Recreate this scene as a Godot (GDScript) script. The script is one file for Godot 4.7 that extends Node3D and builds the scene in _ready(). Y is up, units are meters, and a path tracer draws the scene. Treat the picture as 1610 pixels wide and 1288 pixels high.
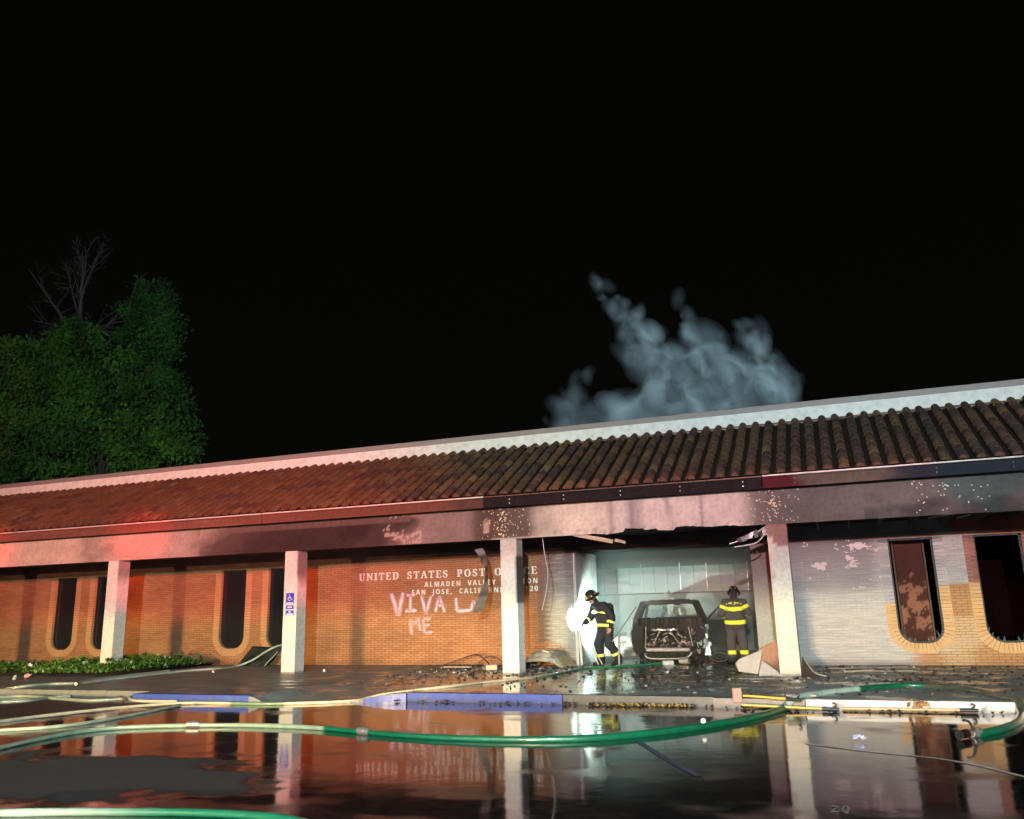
extends Node3D
# A burnt-out post office at night: a long brick building with a clay tile roof, a charred car inside its
# broken-open entrance bay, two firefighters, hoses on a wet car park. x runs along the front wall, z points to the camera.

const WALL_Z := -2.797
const GROUND_Y := -0.13
var rng := RandomNumberGenerator.new()
var soot_noise := FastNoiseLite.new()
var fine_noise := FastNoiseLite.new()
var used_names := {}
var mats := {}
var grain: NoiseTexture2D
var pits: NoiseTexture2D
var mottle: NoiseTexture2D

class Buf:
	var v := PackedVector3Array()
	var n := PackedVector3Array()
	var c := PackedColorArray()
	func tri(p: Vector3, q: Vector3, r: Vector3, cp: Color, cq: Color, cr: Color) -> void:
		var w := (q - p).cross(r - p).normalized()
		v.append(p); v.append(r); v.append(q)
		n.append(w); n.append(w); n.append(w)
		c.append(cp); c.append(cr); c.append(cq)
	func stri(p: Vector3, q: Vector3, r: Vector3, np: Vector3, nq: Vector3, nr: Vector3, cp: Color, cq: Color, cr: Color) -> void:
		if (q - p).cross(r - p).dot(np + nq + nr) < 0.0:
			v.append(p); v.append(q); v.append(r)
			n.append(np); n.append(nq); n.append(nr)
			c.append(cp); c.append(cq); c.append(cr)
			return
		v.append(p); v.append(r); v.append(q)
		n.append(np); n.append(nr); n.append(nq)
		c.append(cp); c.append(cr); c.append(cq)
	func quad(p: Vector3, q: Vector3, r: Vector3, s: Vector3, col: Color) -> void:
		tri(p, q, r, col, col, col); tri(p, r, s, col, col, col)
	func quad4(p: Vector3, q: Vector3, r: Vector3, s: Vector3, a: Color, b: Color, d: Color, e: Color) -> void:
		tri(p, q, r, a, b, d); tri(p, r, s, a, d, e)
	func out(pts: Array, mid: Vector3, col: Color) -> void:   # a convex polygon turned away from mid
		var w: Vector3 = (pts[1] - pts[0]).cross(pts[2] - pts[0])
		var flip: bool = w.dot(pts[0] - mid) < 0.0
		for i in range(1, pts.size() - 1):
			if flip: tri(pts[0], pts[i + 1], pts[i], col, col, col)
			else: tri(pts[0], pts[i], pts[i + 1], col, col, col)
	func box(t: Transform3D, size: Vector3, col: Color, bevel := 0.0) -> void:
		var h := size / 2.0
		var mid := t.origin
		var b := minf(bevel, minf(h.x, minf(h.y, h.z)) * 0.9)
		var at := func(axis: int, s: Vector3) -> Vector3:
			var p := Vector3(s.x * (h.x - b), s.y * (h.y - b), s.z * (h.z - b))
			p[axis] = s[axis] * h[axis]
			return t * p
		for axis in 3:
			var u := (axis + 1) % 3
			var w := (axis + 2) % 3
			for s in [-1.0, 1.0]:
				var pts := []
				for k in [[-1.0, -1.0], [1.0, -1.0], [1.0, 1.0], [-1.0, 1.0]]:
					var q := Vector3.ZERO
					q[axis] = s; q[u] = k[0]; q[w] = k[1]
					pts.append(at.call(axis, q))
				out(pts, mid, col)
		if b <= 0.0: return
		for e in 3:
			var a1 := (e + 1) % 3
			var a2 := (e + 2) % 3
			for s1 in [-1.0, 1.0]:
				for s2 in [-1.0, 1.0]:
					var lo := Vector3.ZERO
					lo[a1] = s1; lo[a2] = s2; lo[e] = -1.0
					var hi := lo
					hi[e] = 1.0
					out([at.call(a1, lo), at.call(a1, hi), at.call(a2, hi), at.call(a2, lo)], mid, col)
		for k in 8:
			var s := Vector3(-1.0 if k & 1 else 1.0, -1.0 if k & 2 else 1.0, -1.0 if k & 4 else 1.0)
			out([at.call(0, s), at.call(1, s), at.call(2, s)], mid, col)
	func bar(p: Vector3, q: Vector3, w: float, d: float, col: Color, bevel := 0.0, up := Vector3.UP) -> void:
		var along := q - p
		var y := along.normalized()
		var x := up.cross(y)
		if x.length() < 0.05: x = Vector3.FORWARD.cross(y)
		x = x.normalized()
		box(Transform3D(Basis(x, y, x.cross(y)), (p + q) / 2.0), Vector3(w, along.length(), d), col, bevel)
	func tube(pts: Array, radii: Array, cols: Array, sides := 8, caps := true, flat := 1.0) -> void:
		var rings := []
		var side := Vector3.ZERO
		for i in pts.size():
			var along: Vector3 = (pts[mini(i + 1, pts.size() - 1)] - pts[maxi(i - 1, 0)]).normalized()
			if side == Vector3.ZERO:
				side = along.cross(Vector3.UP)
				if side.length() < 0.1: side = along.cross(Vector3.RIGHT)
			side = (side - along * side.dot(along)).normalized()
			var up := side.cross(along).normalized()
			var ring := []
			for k in sides:
				var a := TAU * k / sides
				ring.append(side * cos(a) + up * sin(a) * flat)
			rings.append(ring)
		for i in pts.size() - 1:
			var r0: float = radii[mini(i, radii.size() - 1)]
			var r1: float = radii[mini(i + 1, radii.size() - 1)]
			var c0: Color = cols[mini(i, cols.size() - 1)]
			var c1: Color = cols[mini(i + 1, cols.size() - 1)]
			for k in sides:
				var m := (k + 1) % sides
				var n0: Vector3 = rings[i][k]
				var n1: Vector3 = rings[i][m]
				var n2: Vector3 = rings[i + 1][m]
				var n3: Vector3 = rings[i + 1][k]
				stri(pts[i] + n0 * r0, pts[i] + n1 * r0, pts[i + 1] + n2 * r1, n0, n1, n2, c0, c0, c1)
				stri(pts[i] + n0 * r0, pts[i + 1] + n2 * r1, pts[i + 1] + n3 * r1, n0, n2, n3, c0, c1, c1)
		if caps:
			for e in [0, pts.size() - 1]:
				var r: float = radii[mini(e, radii.size() - 1)]
				var col: Color = cols[mini(e, cols.size() - 1)]
				var face := []
				for k in sides: face.append(pts[e] + rings[e][k] * r)
				var inner: Vector3 = pts[1] if e == 0 else pts[pts.size() - 2]
				out(face, inner, col)
	func grid(o: Vector3, du: Vector3, dv: Vector3, nu: int, nv: int, f: Callable) -> void:   # a sheet coloured point by point
		var cols := []
		for j in nv + 1:
			for i in nu + 1:
				cols.append(f.call(o + du * (float(i) / nu) + dv * (float(j) / nv)))
		for j in nv:
			for i in nu:
				var p := o + du * (float(i) / nu) + dv * (float(j) / nv)
				var u := du / nu
				var w := dv / nv
				quad4(p, p + u, p + u + w, p + w, cols[j * (nu + 1) + i], cols[j * (nu + 1) + i + 1], cols[(j + 1) * (nu + 1) + i + 1], cols[(j + 1) * (nu + 1) + i])
	func gridbox(lo: Vector3, hi: Vector3, step: float, f: Callable) -> void:
		var s := hi - lo
		var k := Vector3i(maxi(1, roundi(s.x / step)), maxi(1, roundi(s.y / step)), maxi(1, roundi(s.z / step)))
		var x := Vector3(s.x, 0, 0)
		var y := Vector3(0, s.y, 0)
		var z := Vector3(0, 0, s.z)
		grid(lo + z, x, y, k.x, k.y, f)
		grid(lo + x, -x, y, k.x, k.y, f)
		grid(lo + x + z, -z, y, k.z, k.y, f)
		grid(lo, z, y, k.z, k.y, f)
		grid(lo + y + z, x, -z, k.x, k.z, f)
		grid(lo, x, z, k.x, k.z, f)
	func mesh() -> ArrayMesh:
		var a := []
		a.resize(Mesh.ARRAY_MAX)
		a[Mesh.ARRAY_VERTEX] = v
		a[Mesh.ARRAY_NORMAL] = n
		a[Mesh.ARRAY_COLOR] = c
		var m := ArrayMesh.new()
		m.add_surface_from_arrays(Mesh.PRIMITIVE_TRIANGLES, a)
		return m

func lin(r: float, g: float, b: float) -> Color:
	return Color(r, g, b)

func numbered(called: String) -> String:
	var k: int = used_names.get(called, -1) + 1
	used_names[called] = k
	return called if k == 0 else "%s_%03d" % [called, k]

func tag(o: Node, label := "", category := "", group := "", kind := "") -> Node:
	if label: o.set_meta("label", label)
	if category: o.set_meta("category", category)
	if group: o.set_meta("group", group)
	if kind: o.set_meta("kind", kind)
	return o

func thing(called: String, at: Vector3, turn: float, label: String, category: String, group := "") -> Node3D:
	var o := Node3D.new()
	o.name = numbered(called)
	add_child(o)
	o.position = at
	o.rotation.y = turn
	tag(o, label, category, group)
	return o

func put(called: String, m: Mesh, material: Material, parent: Node = null) -> MeshInstance3D:
	var o := MeshInstance3D.new()
	o.mesh = m
	if material: o.material_override = material
	if parent == null:
		o.name = numbered(called)
		add_child(o)
	else:
		o.name = called
		parent.add_child(o, true)
		if not o.name == called:
			var k := 1
			while parent.has_node("%s_%03d" % [called, k]): k += 1
			o.name = "%s_%03d" % [called, k]
	return o

func part_node(called: String, parent: Node) -> Node3D:
	var o := Node3D.new()
	o.name = called
	parent.add_child(o, true)
	return o

func scatter(called: String, m: Mesh, material: Material, places: Array, cols: Array, parent: Node = null) -> MultiMeshInstance3D:
	var mm := MultiMesh.new()
	mm.transform_format = MultiMesh.TRANSFORM_3D
	mm.use_colors = cols.size() > 0
	mm.mesh = m
	mm.instance_count = places.size()
	for i in places.size():
		mm.set_instance_transform(i, places[i])
		if cols.size(): mm.set_instance_color(i, cols[i])
	var o := MultiMeshInstance3D.new()
	o.multimesh = mm
	o.material_override = material
	o.set_meta("kind", "stuff")
	if parent == null:
		o.name = numbered(called)
		add_child(o)
	else:
		o.name = called
		parent.add_child(o, true)
	return o

# a material whose colour comes from linear vertex colours (or albedo), with fine grain and relief
func mat(key: String, rough := 0.85, opts := {}) -> StandardMaterial3D:
	if mats.has(key): return mats[key]
	var m := StandardMaterial3D.new()
	m.resource_name = key
	m.vertex_color_use_as_albedo = opts.get("vertex", true)
	if opts.has("color"):
		var c: Color = opts.color
		m.albedo_color = c.linear_to_srgb()
	m.roughness = rough
	m.metallic = opts.get("metal", 0.0)
	m.metallic_specular = opts.get("spec", 0.5)
	if opts.has("grain"):
		m.albedo_texture = grain
		m.uv1_triplanar = true
		m.uv1_world_triplanar = opts.get("world", false)
		m.uv1_scale = Vector3.ONE * opts.grain
	if opts.has("relief"):
		m.heightmap_enabled = true
		m.heightmap_texture = pits
		m.heightmap_scale = opts.relief
		m.uv1_triplanar = true
		m.uv1_world_triplanar = opts.get("world", false)
		if not opts.has("grain"): m.uv1_scale = Vector3.ONE * opts.get("relief_scale", 1.0)
	if opts.has("mottle"):
		m.albedo_texture = mottle
		m.uv1_triplanar = true
		m.uv1_scale = Vector3.ONE * opts.mottle
	if opts.has("coat"):
		m.clearcoat_enabled = true
		m.clearcoat = opts.coat
		m.clearcoat_roughness = opts.get("coat_rough", 0.1)
	if opts.has("glow"):
		m.emission_enabled = true
		m.emission = opts.glow
		m.emission_energy_multiplier = opts.get("power", 1.0)
	if opts.has("alpha"):
		m.transparency = BaseMaterial3D.TRANSPARENCY_ALPHA
		m.albedo_color.a = opts.alpha
	if opts.has("backlight"):
		m.backlight_enabled = true
		m.backlight = opts.backlight
	if opts.get("two_sided", false): m.cull_mode = BaseMaterial3D.CULL_DISABLED
	mats[key] = m
	return m

func smooth(a: float, b: float, x: float) -> float:
	return smoothstep(a, b, x)

func steps(table: Array, x: float) -> Color:   # rows [x, r, g, b] blended smoothly
	if x <= table[0][0]: return Color(table[0][1], table[0][2], table[0][3])
	for i in table.size() - 1:
		if x < table[i + 1][0]:
			var t := smoothstep(0.0, 1.0, (x - table[i][0]) / (table[i + 1][0] - table[i][0]))
			return Color(table[i][1], table[i][2], table[i][3]).lerp(Color(table[i + 1][1], table[i + 1][2], table[i + 1][3]), t)
	var e: Array = table[table.size() - 1]
	return Color(e[1], e[2], e[3])

func curve_points(pts: Array, spacing: float) -> Array:   # a smooth run through the points
	var out := []
	for i in pts.size() - 1:
		var p0: Vector3 = pts[maxi(i - 1, 0)]
		var p1: Vector3 = pts[i]
		var p2: Vector3 = pts[i + 1]
		var p3: Vector3 = pts[mini(i + 2, pts.size() - 1)]
		var k := maxi(1, int(ceil(p1.distance_to(p2) / spacing)))
		for s in k:
			out.append(p1.cubic_interpolate(p2, p0, p3, float(s) / k))
	out.append(pts[pts.size() - 1])
	return out

func _ready() -> void:
	rng.seed = 20
	soot_noise.seed = 4
	soot_noise.frequency = 0.9
	soot_noise.fractal_octaves = 4
	fine_noise.seed = 9
	fine_noise.frequency = 6.0
	fine_noise.fractal_octaves = 3
	set_camera_and_light()
	make_textures()
	build_ground()
	build_post_office()
	build_trees()
	build_car()
	build_firefighters()
	build_hoses()
	build_debris()
	build_smoke()

func set_camera_and_light() -> void:
	var cam := Camera3D.new()
	cam.name = "camera"
	add_child(cam)
	cam.position = Vector3(0, 1.35, 16.93)
	cam.rotation_degrees = Vector3(13.51, 20.84, -1.41)
	cam.fov = 52.64
	cam.near = 0.1
	cam.far = 600.0
	cam.current = true
	var e := Environment.new()
	e.background_mode = Environment.BG_SKY
	var sky := ProceduralSkyMaterial.new()
	sky.sky_top_color = Color(0.022, 0.021, 0.018)
	sky.sky_horizon_color = Color(0.035, 0.034, 0.030)
	sky.ground_bottom_color = Color(0.02, 0.02, 0.02)
	sky.ground_horizon_color = Color(0.03, 0.03, 0.03)
	e.sky = Sky.new()
	e.sky.sky_material = sky
	e.tonemap_mode = Environment.TONE_MAPPER_LINEAR
	e.tonemap_exposure = 1.0
	e.sdfgi_enabled = true
	e.ssao_enabled = true
	e.ssil_enabled = true
	e.volumetric_fog_enabled = true
	e.volumetric_fog_density = 0.0
	var w := WorldEnvironment.new()
	w.name = "environment"
	w.environment = e
	add_child(w)
	# a trace of moonlight
	var moon := DirectionalLight3D.new()
	moon.name = "moon"
	moon.light_energy = 0.012
	moon.light_color = Color(0.8, 0.88, 1.0)
	moon.light_angular_distance = 0.5
	moon.shadow_enabled = true
	moon.rotation_degrees = Vector3(-40, 25, 0)
	add_child(moon)
	# the fire engines' lamps stand behind the camera, plus one added for smoke
	lamp("scene_floodlight", Vector3(1.2, 4.4, 24.0), Vector3(-11, 3, -3), Color(0.90, 0.98, 1.0), 640.0, 75.0, 0.08, [], "white floodlight on a thin mast lighting the smoking roof", "floodlight")
	lamp("added_smoke_lamp", Vector3(7.0, 6.6, 26.0), Vector3(-4.0, 9.0, -8.0), Color(0.80, 0.95, 1.0), 5600.0, 13.0, 0.01, [1.6, 0.0], "unseen white lamp added to brighten the smoke", "floodlight")  # added lamp that lights the smoke alone
	lamp("work_light", Vector3(-14.0, 3.2, 31.0), Vector3(-15, 1.5, -3), Color(1.0, 0.86, 0.62), 330.0, 22.0, 0.03, [], "warm work light on a mast facing the lettered brick wall", "work light")
	lamp("red_beacon", Vector3(5.0, 4.6, 20.0), Vector3(-23, 2.5, -3), Color(1.0, 0.13, 0.08), 1150.0, 21.0, 0.015, [0.045, -0.130], "red emergency beacon on a mast turned to the left wing", "beacon", "emergency beacons")
	lamp("red_beacon", Vector3(0.9, 4.6, 30.5), Vector3(-4, 3, -3), Color(1.0, 0.22, 0.17), 520.0, 22.0, 0.015, [-0.022, -0.072], "red emergency beacon on a mast turned to the broken entrance", "beacon", "emergency beacons")
	for side in [[-14.65, "left"], [-13.35, "right"]]:
		lamp("headlight", Vector3(side[0], 1.0, 31.0), Vector3(side[0] - 1.0, 0.9, -3), Color(1.0, 0.82, 0.54), 480.0, 21.0, 0.01, [0.010], "warm hooded headlight facing the lettered brick wall, %s of its pair" % side[1], "headlight", "hooded headlights")
	for side in [[-3.2, "left"], [-2.0, "right"]]:
		lamp("headlight", Vector3(side[0], 1.0, 30.0), Vector3(side[0] + 0.8, 0.9, -3), Color(1.0, 0.86, 0.68), 500.0, 21.0, 0.01, [0.013], "warm hooded headlight facing the painted brick wall, %s of its pair" % side[1], "headlight", "hooded headlights")
	# two narrow red beams sweep the eaves on the left
	for aim in [[Vector3(-16.75, 3.45, 0.2), 1.8, 1900.0], [Vector3(-23.0, 3.2, 0.2), 2.2, 2600.0]]:
		var s := SpotLight3D.new()
		s.name = "red_beam"
		s.light_color = Color(1.0, 0.10, 0.08)
		s.light_energy = aim[2]
		s.spot_angle = aim[1]
		s.spot_angle_attenuation = 1.0
		s.spot_range = 80.0
		s.spot_attenuation = 2.0
		s.light_size = 0.06
		s.shadow_enabled = true
		add_child(s, true)
		s.look_at_from_position(Vector3(4.92, 4.6, 19.88), aim[0])

func lamp(called: String, at: Vector3, aim: Vector3, color: Color, energy: float, angle: float, size: float, cut: Array, label: String, category: String, group := "") -> void:
	var o := thing(called, at, 0.0, label, category, group)
	var inward := (aim - at).normalized()
	var b := Buf.new()
	var dark := lin(0.03, 0.03, 0.032)
	b.tube([inward * -0.24, inward * -0.2, inward * -0.06, inward * -0.04], [0.06, 0.13, 0.14, 0.15], [dark], 14)
	put("housing", b.mesh(), mat("lamp_housing", 0.5), o)
	var s := Buf.new()
	s.bar(Vector3(0, -0.1, 0) - inward * 0.16, Vector3(0, GROUND_Y - at.y, 0) - inward * 0.16, 0.05, 0.05, dark)
	put("mast", s.mesh(), mat("lamp_housing"), o)
	if cut.size() > 0:   # shades that keep the beam between two heights
		var h := Buf.new()
		h.box(Transform3D(Basis(), Vector3(0, 0.15 + cut[0], -0.9)), Vector3(3.2, 0.3, 0.02), dark)
		h.bar(Vector3(0, 0.25, -0.16), Vector3(0, 0.25, -0.9), 0.03, 0.03, dark)
		if cut.size() > 1:
			h.box(Transform3D(Basis(), Vector3(0, cut[1] - 0.45, -0.9)), Vector3(3.2, 0.9, 0.02), dark)
			h.bar(Vector3(0, -0.5, -0.16), Vector3(0, -0.5, -0.9), 0.03, 0.03, dark)
		put("hood", h.mesh(), mat("lamp_housing"), o)
	var lens := SphereMesh.new()
	lens.radius = 0.1
	lens.height = 0.1
	lens.radial_segments = 16
	lens.rings = 8
	var l := put("lens", lens, mat("lens_" + called, 0.3, {"vertex": false, "color": color, "glow": color, "power": 3.0}), o)
	l.position = inward * -0.02
	var spot := SpotLight3D.new()
	spot.name = "glow"
	spot.light_color = color
	spot.light_energy = energy
	spot.light_size = size
	spot.spot_angle = angle
	spot.spot_angle_attenuation = 0.95 if called == "red_beacon" else (0.15 if called == "scene_floodlight" else 0.6)
	spot.spot_range = 90.0
	spot.spot_attenuation = 2.0
	spot.shadow_enabled = true
	o.add_child(spot)
	spot.look_at_from_position(at + inward * 0.12, aim)

func make_textures() -> void:
	var f := FastNoiseLite.new()
	f.seed = 3
	f.frequency = 0.02
	f.fractal_octaves = 5
	grain = NoiseTexture2D.new()
	grain.width = 512
	grain.height = 512
	grain.seamless = true
	grain.noise = f
	var ramp := Gradient.new()
	ramp.offsets = PackedFloat32Array([0.0, 0.35, 0.7, 1.0])
	ramp.colors = PackedColorArray([Color(0.86, 0.86, 0.85), Color(0.93, 0.93, 0.925), Color(0.97, 0.97, 0.97), Color(1, 1, 1)])
	grain.color_ramp = ramp
	var q := FastNoiseLite.new()
	q.seed = 41
	q.frequency = 0.018
	q.fractal_octaves = 6
	q.fractal_gain = 0.6
	mottle = NoiseTexture2D.new()
	mottle.width = 512
	mottle.height = 512
	mottle.seamless = true
	mottle.noise = q
	var burn := Gradient.new()
	burn.offsets = PackedFloat32Array([0.0, 0.42, 0.52, 0.62, 0.72, 1.0])
	burn.colors = PackedColorArray([Color(0.16, 0.15, 0.15), Color(0.34, 0.31, 0.30), Color(0.46, 0.40, 0.37), Color(0.80, 0.62, 0.52), Color(0.90, 0.87, 0.85), Color(1, 1, 1)])
	mottle.color_ramp = burn
	var p := FastNoiseLite.new()
	p.seed = 12
	p.frequency = 0.06
	p.fractal_octaves = 4
	pits = NoiseTexture2D.new()
	pits.width = 512
	pits.height = 512
	pits.seamless = true
	pits.noise = p

# ---------------------------------------------------------------- ground

func flat_mesh(b: Buf, x0: float, z0: float, w: float, d: float) -> ArrayMesh:
	var uv := PackedVector2Array()
	uv.resize(b.v.size())
	for i in b.v.size(): uv[i] = Vector2((b.v[i].x - x0) / w, (b.v[i].z - z0) / d)
	var a := []
	a.resize(Mesh.ARRAY_MAX)
	a[Mesh.ARRAY_VERTEX] = b.v
	a[Mesh.ARRAY_NORMAL] = b.n
	a[Mesh.ARRAY_COLOR] = b.c
	a[Mesh.ARRAY_TEX_UV] = uv
	var m := ArrayMesh.new()
	m.add_surface_from_arrays(Mesh.PRIMITIVE_TRIANGLES, a)
	return m

# how dry the car park is, 0 = under water
func dryness(x: float, z: float) -> float:
	var n := soot_noise.get_noise_2d(x * 0.55, z * 0.9)
	var n2 := soot_noise.get_noise_2d(x * 2.3 + 40.0, z * 2.6)
	var d := 0.0
	var patch := Vector2((x + 7.3) / 2.3, (z - 10.4) / 1.15).length()
	d = maxf(d, 1.0 - smoothstep(0.75, 1.1, patch + n * 0.55 + n2 * 0.26))
	patch = Vector2((x + 13.6) / 3.0, (z - 6.0) / 1.5).length()
	d = maxf(d, 0.8 * (1.0 - smoothstep(0.7, 1.15, patch + n * 0.5)))
	patch = Vector2((x + 3.0) / 1.6, (z - 12.2) / 1.0).length()
	d = maxf(d, 0.35 * (1.0 - smoothstep(0.5, 1.1, patch + n * 0.6)))
	d = maxf(d, smoothstep(0.10, 0.65, n + n2 * 0.2) * 0.3)
	return clampf(d, 0.0, 1.0)

func bytes_texture(w: int, h: int, f: Callable) -> ImageTexture:
	var data := PackedByteArray()
	data.resize(w * h)
	for j in h:
		for i in w:
			data[j * w + i] = clampi(int(f.call(i, j) * 255.0), 0, 255)
	return ImageTexture.create_from_image(Image.create_from_data(w, h, false, Image.FORMAT_L8, data))

func build_ground() -> void:
	var x0 := -22.0
	var z0 := 3.0
	var w := 26.0
	var d := 13.0
	var iw := 2048
	var ih := 1024
	var dry := PackedFloat32Array()
	var dw := 512
	var dh := 256
	dry.resize(dw * dh)
	for j in dh:
		for i in dw:
			dry[j * dw + i] = dryness(x0 + w * (i + 0.5) / dw, z0 + d * (j + 0.5) / dh)
	var ripple := FastNoiseLite.new()
	ripple.seed = 31
	ripple.frequency = 0.03
	ripple.fractal_octaves = 3
	var ri := ripple.get_image(iw, ih, false, false, false).get_data()
	var stone := FastNoiseLite.new()
	stone.seed = 77
	stone.frequency = 0.35
	stone.fractal_octaves = 2
	var si := stone.get_image(iw, ih, false, false, false).get_data()
	var height := PackedByteArray()
	height.resize(iw * ih)
	var rough := PackedByteArray()
	rough.resize(dw * dh)
	for j in ih:
		var jj := (j >> 2) * dw
		for i in iw:
			var q := dry[jj + (i >> 2)]
			var at := j * iw + i
			height[at] = clampi(int((ri[at] * 0.30 + 50.0 + si[at] * 0.02) * (1.0 - q) + (si[at] * 0.75 + 20.0) * q), 0, 255)
	for k in dw * dh:
		rough[k] = clampi(int((0.07 + 0.62 * dry[k] + 0.035 * fine_noise.get_noise_1d(k * 0.31)) * 255.0), 8, 255)
	var m := StandardMaterial3D.new()
	m.resource_name = "wet_asphalt"
	m.vertex_color_use_as_albedo = true
	m.roughness = 1.0
	m.roughness_texture = ImageTexture.create_from_image(Image.create_from_data(dw, dh, false, Image.FORMAT_L8, rough))
	m.roughness_texture_channel = BaseMaterial3D.TEXTURE_CHANNEL_RED
	m.heightmap_enabled = true
	m.heightmap_texture = ImageTexture.create_from_image(Image.create_from_data(iw, ih, false, Image.FORMAT_L8, height))
	m.heightmap_scale = 0.26
	m.texture_repeat = false
	m.metallic_specular = 0.62
	var speck := PackedByteArray()
	speck.resize(1024 * 512)
	for j in 512:
		for i in 1024:
			speck[j * 1024 + i] = clampi(90 + int((si[(j * 2) * iw + i * 2] - 110) * 1.4), 40, 255)
	m.albedo_texture = ImageTexture.create_from_image(Image.create_from_data(1024, 512, false, Image.FORMAT_L8, speck))
	var b := Buf.new()
	b.grid(Vector3(-60, GROUND_Y, 50), Vector3(90, 0, 0), Vector3(0, 0, -48), 180, 96, func(p: Vector3) -> Color:
		var q := dryness(p.x, p.z)
		var n := 1.0 + 0.3 * soot_noise.get_noise_2d(p.x * 3.0, p.z * 3.0)
		return lin(0.036, 0.036, 0.036).lerp(lin(0.042, 0.046, 0.041), q) * n)
	tag(put("parking_lot", flat_mesh(b, x0, z0, w, d), m), "", "", "", "structure")
	var far := Buf.new()
	far.quad(Vector3(-400, GROUND_Y - 0.05, 300), Vector3(400, GROUND_Y - 0.05, 300), Vector3(400, GROUND_Y - 0.05, -400), Vector3(-400, GROUND_Y - 0.05, -400), lin(0.03, 0.03, 0.028))
	tag(put("ground", far.mesh(), mat("far_ground", 0.9)), "", "", "", "structure")
	build_walkway()
	# worn paint on the asphalt
	var paint := Buf.new()
	stripe(paint, [Vector3(-0.52, 0, 7.03), Vector3(0.1, 0, 7.4), Vector3(0.88, 0, 7.81), Vector3(1.6, 0, 9.0)], 0.05, lin(0.30, 0.29, 0.27))
	tag(put("road_marking", paint.mesh(), mat("paint", 0.3)), "faint pale stripe worn across the wet asphalt on the right", "road marking", "", "structure")
	var blue := Buf.new()
	stripe(blue, [Vector3(-2.3, 0, 7.2), Vector3(-1.75, 0, 8.28), Vector3(-1.32, 0, 9.04)], 0.07, lin(0.012, 0.018, 0.06))
	tag(put("road_marking", blue.mesh(), mat("paint")), "dim blue stripe worn into the asphalt below the green hose", "road marking", "", "structure")
	var number := thing("painted_number", Vector3(-0.2, GROUND_Y + 0.005, 9.98), 0.0, "faint number 20 painted on the wet asphalt", "painted number")
	var tx := 0.0
	for ch in ["2", "0"]:
		var t := TextMesh.new()
		t.text = ch
		t.font = face("Droid Sans", 700)
		t.font_size = 32
		t.pixel_size = 0.0055
		t.depth = 0.002
		var o := put("digit", t, mat("number_paint", 0.15, {"vertex": false, "color": lin(0.10, 0.085, 0.075)}), number)
		o.rotation_degrees = Vector3(-90, 0, 0)
		o.scale = Vector3(0.62, 1.7, 1.0)
		o.position = Vector3(tx, 0, 0)
		tx += 0.075

func face(family: String, weight: int) -> SystemFont:
	var f := SystemFont.new()
	f.font_names = PackedStringArray([family])
	f.font_weight = weight
	return f

func stripe(b: Buf, pts: Array, width: float, col: Color) -> void:
	var run := curve_points(pts, 0.25)
	for i in run.size() - 1:
		var p: Vector3 = run[i]
		var q: Vector3 = run[i + 1]
		var s := (q - p).cross(Vector3.UP).normalized() * width / 2.0
		p.y = GROUND_Y + 0.004
		q.y = GROUND_Y + 0.004
		b.quad(p - s, p + s, q + s, q - s, col * (0.75 + 0.5 * rng.randf()))

func walkway_color(p: Vector3) -> Color:
	var n := soot_noise.get_noise_2d(p.x * 0.8, p.z * 1.4)
	var n2 := fine_noise.get_noise_2d(p.x * 0.5, p.z * 0.7)
	var c := lin(0.185, 0.215, 0.205) * (1.0 + 0.45 * n + 0.25 * n2)
	# ash and mud spread out of the burnt bay
	var near := Vector2((p.x + 3.2) / 4.6, (p.z + 2.2) / 4.4).length()
	var ash := 1.0 - smoothstep(0.55, 1.25, near + 0.5 * n)
	c = c.lerp(lin(0.045, 0.047, 0.043) * (1.0 + 0.6 * n2), ash * 0.85)
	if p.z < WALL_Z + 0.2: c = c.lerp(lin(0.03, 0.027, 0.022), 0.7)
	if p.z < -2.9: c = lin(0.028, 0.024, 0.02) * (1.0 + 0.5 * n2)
	var silt := smoothstep(0.05, 0.3, soot_noise.get_noise_2d(p.x * 0.5 + 9.0, p.z * 1.6)) * smoothstep(-2.6, -1.6, p.z) * smoothstep(-3.5, 0.5, p.x)
	c = c.lerp(lin(0.26, 0.29, 0.27), silt * 0.7)
	# a brown mat-like stain near the blue kerb
	if absf(p.x + 8.05 + (p.z - 1.9) * 0.1) < 0.33 and absf(p.z - 1.85) < 0.55: c = lin(0.06, 0.04, 0.028)
	return c

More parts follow.
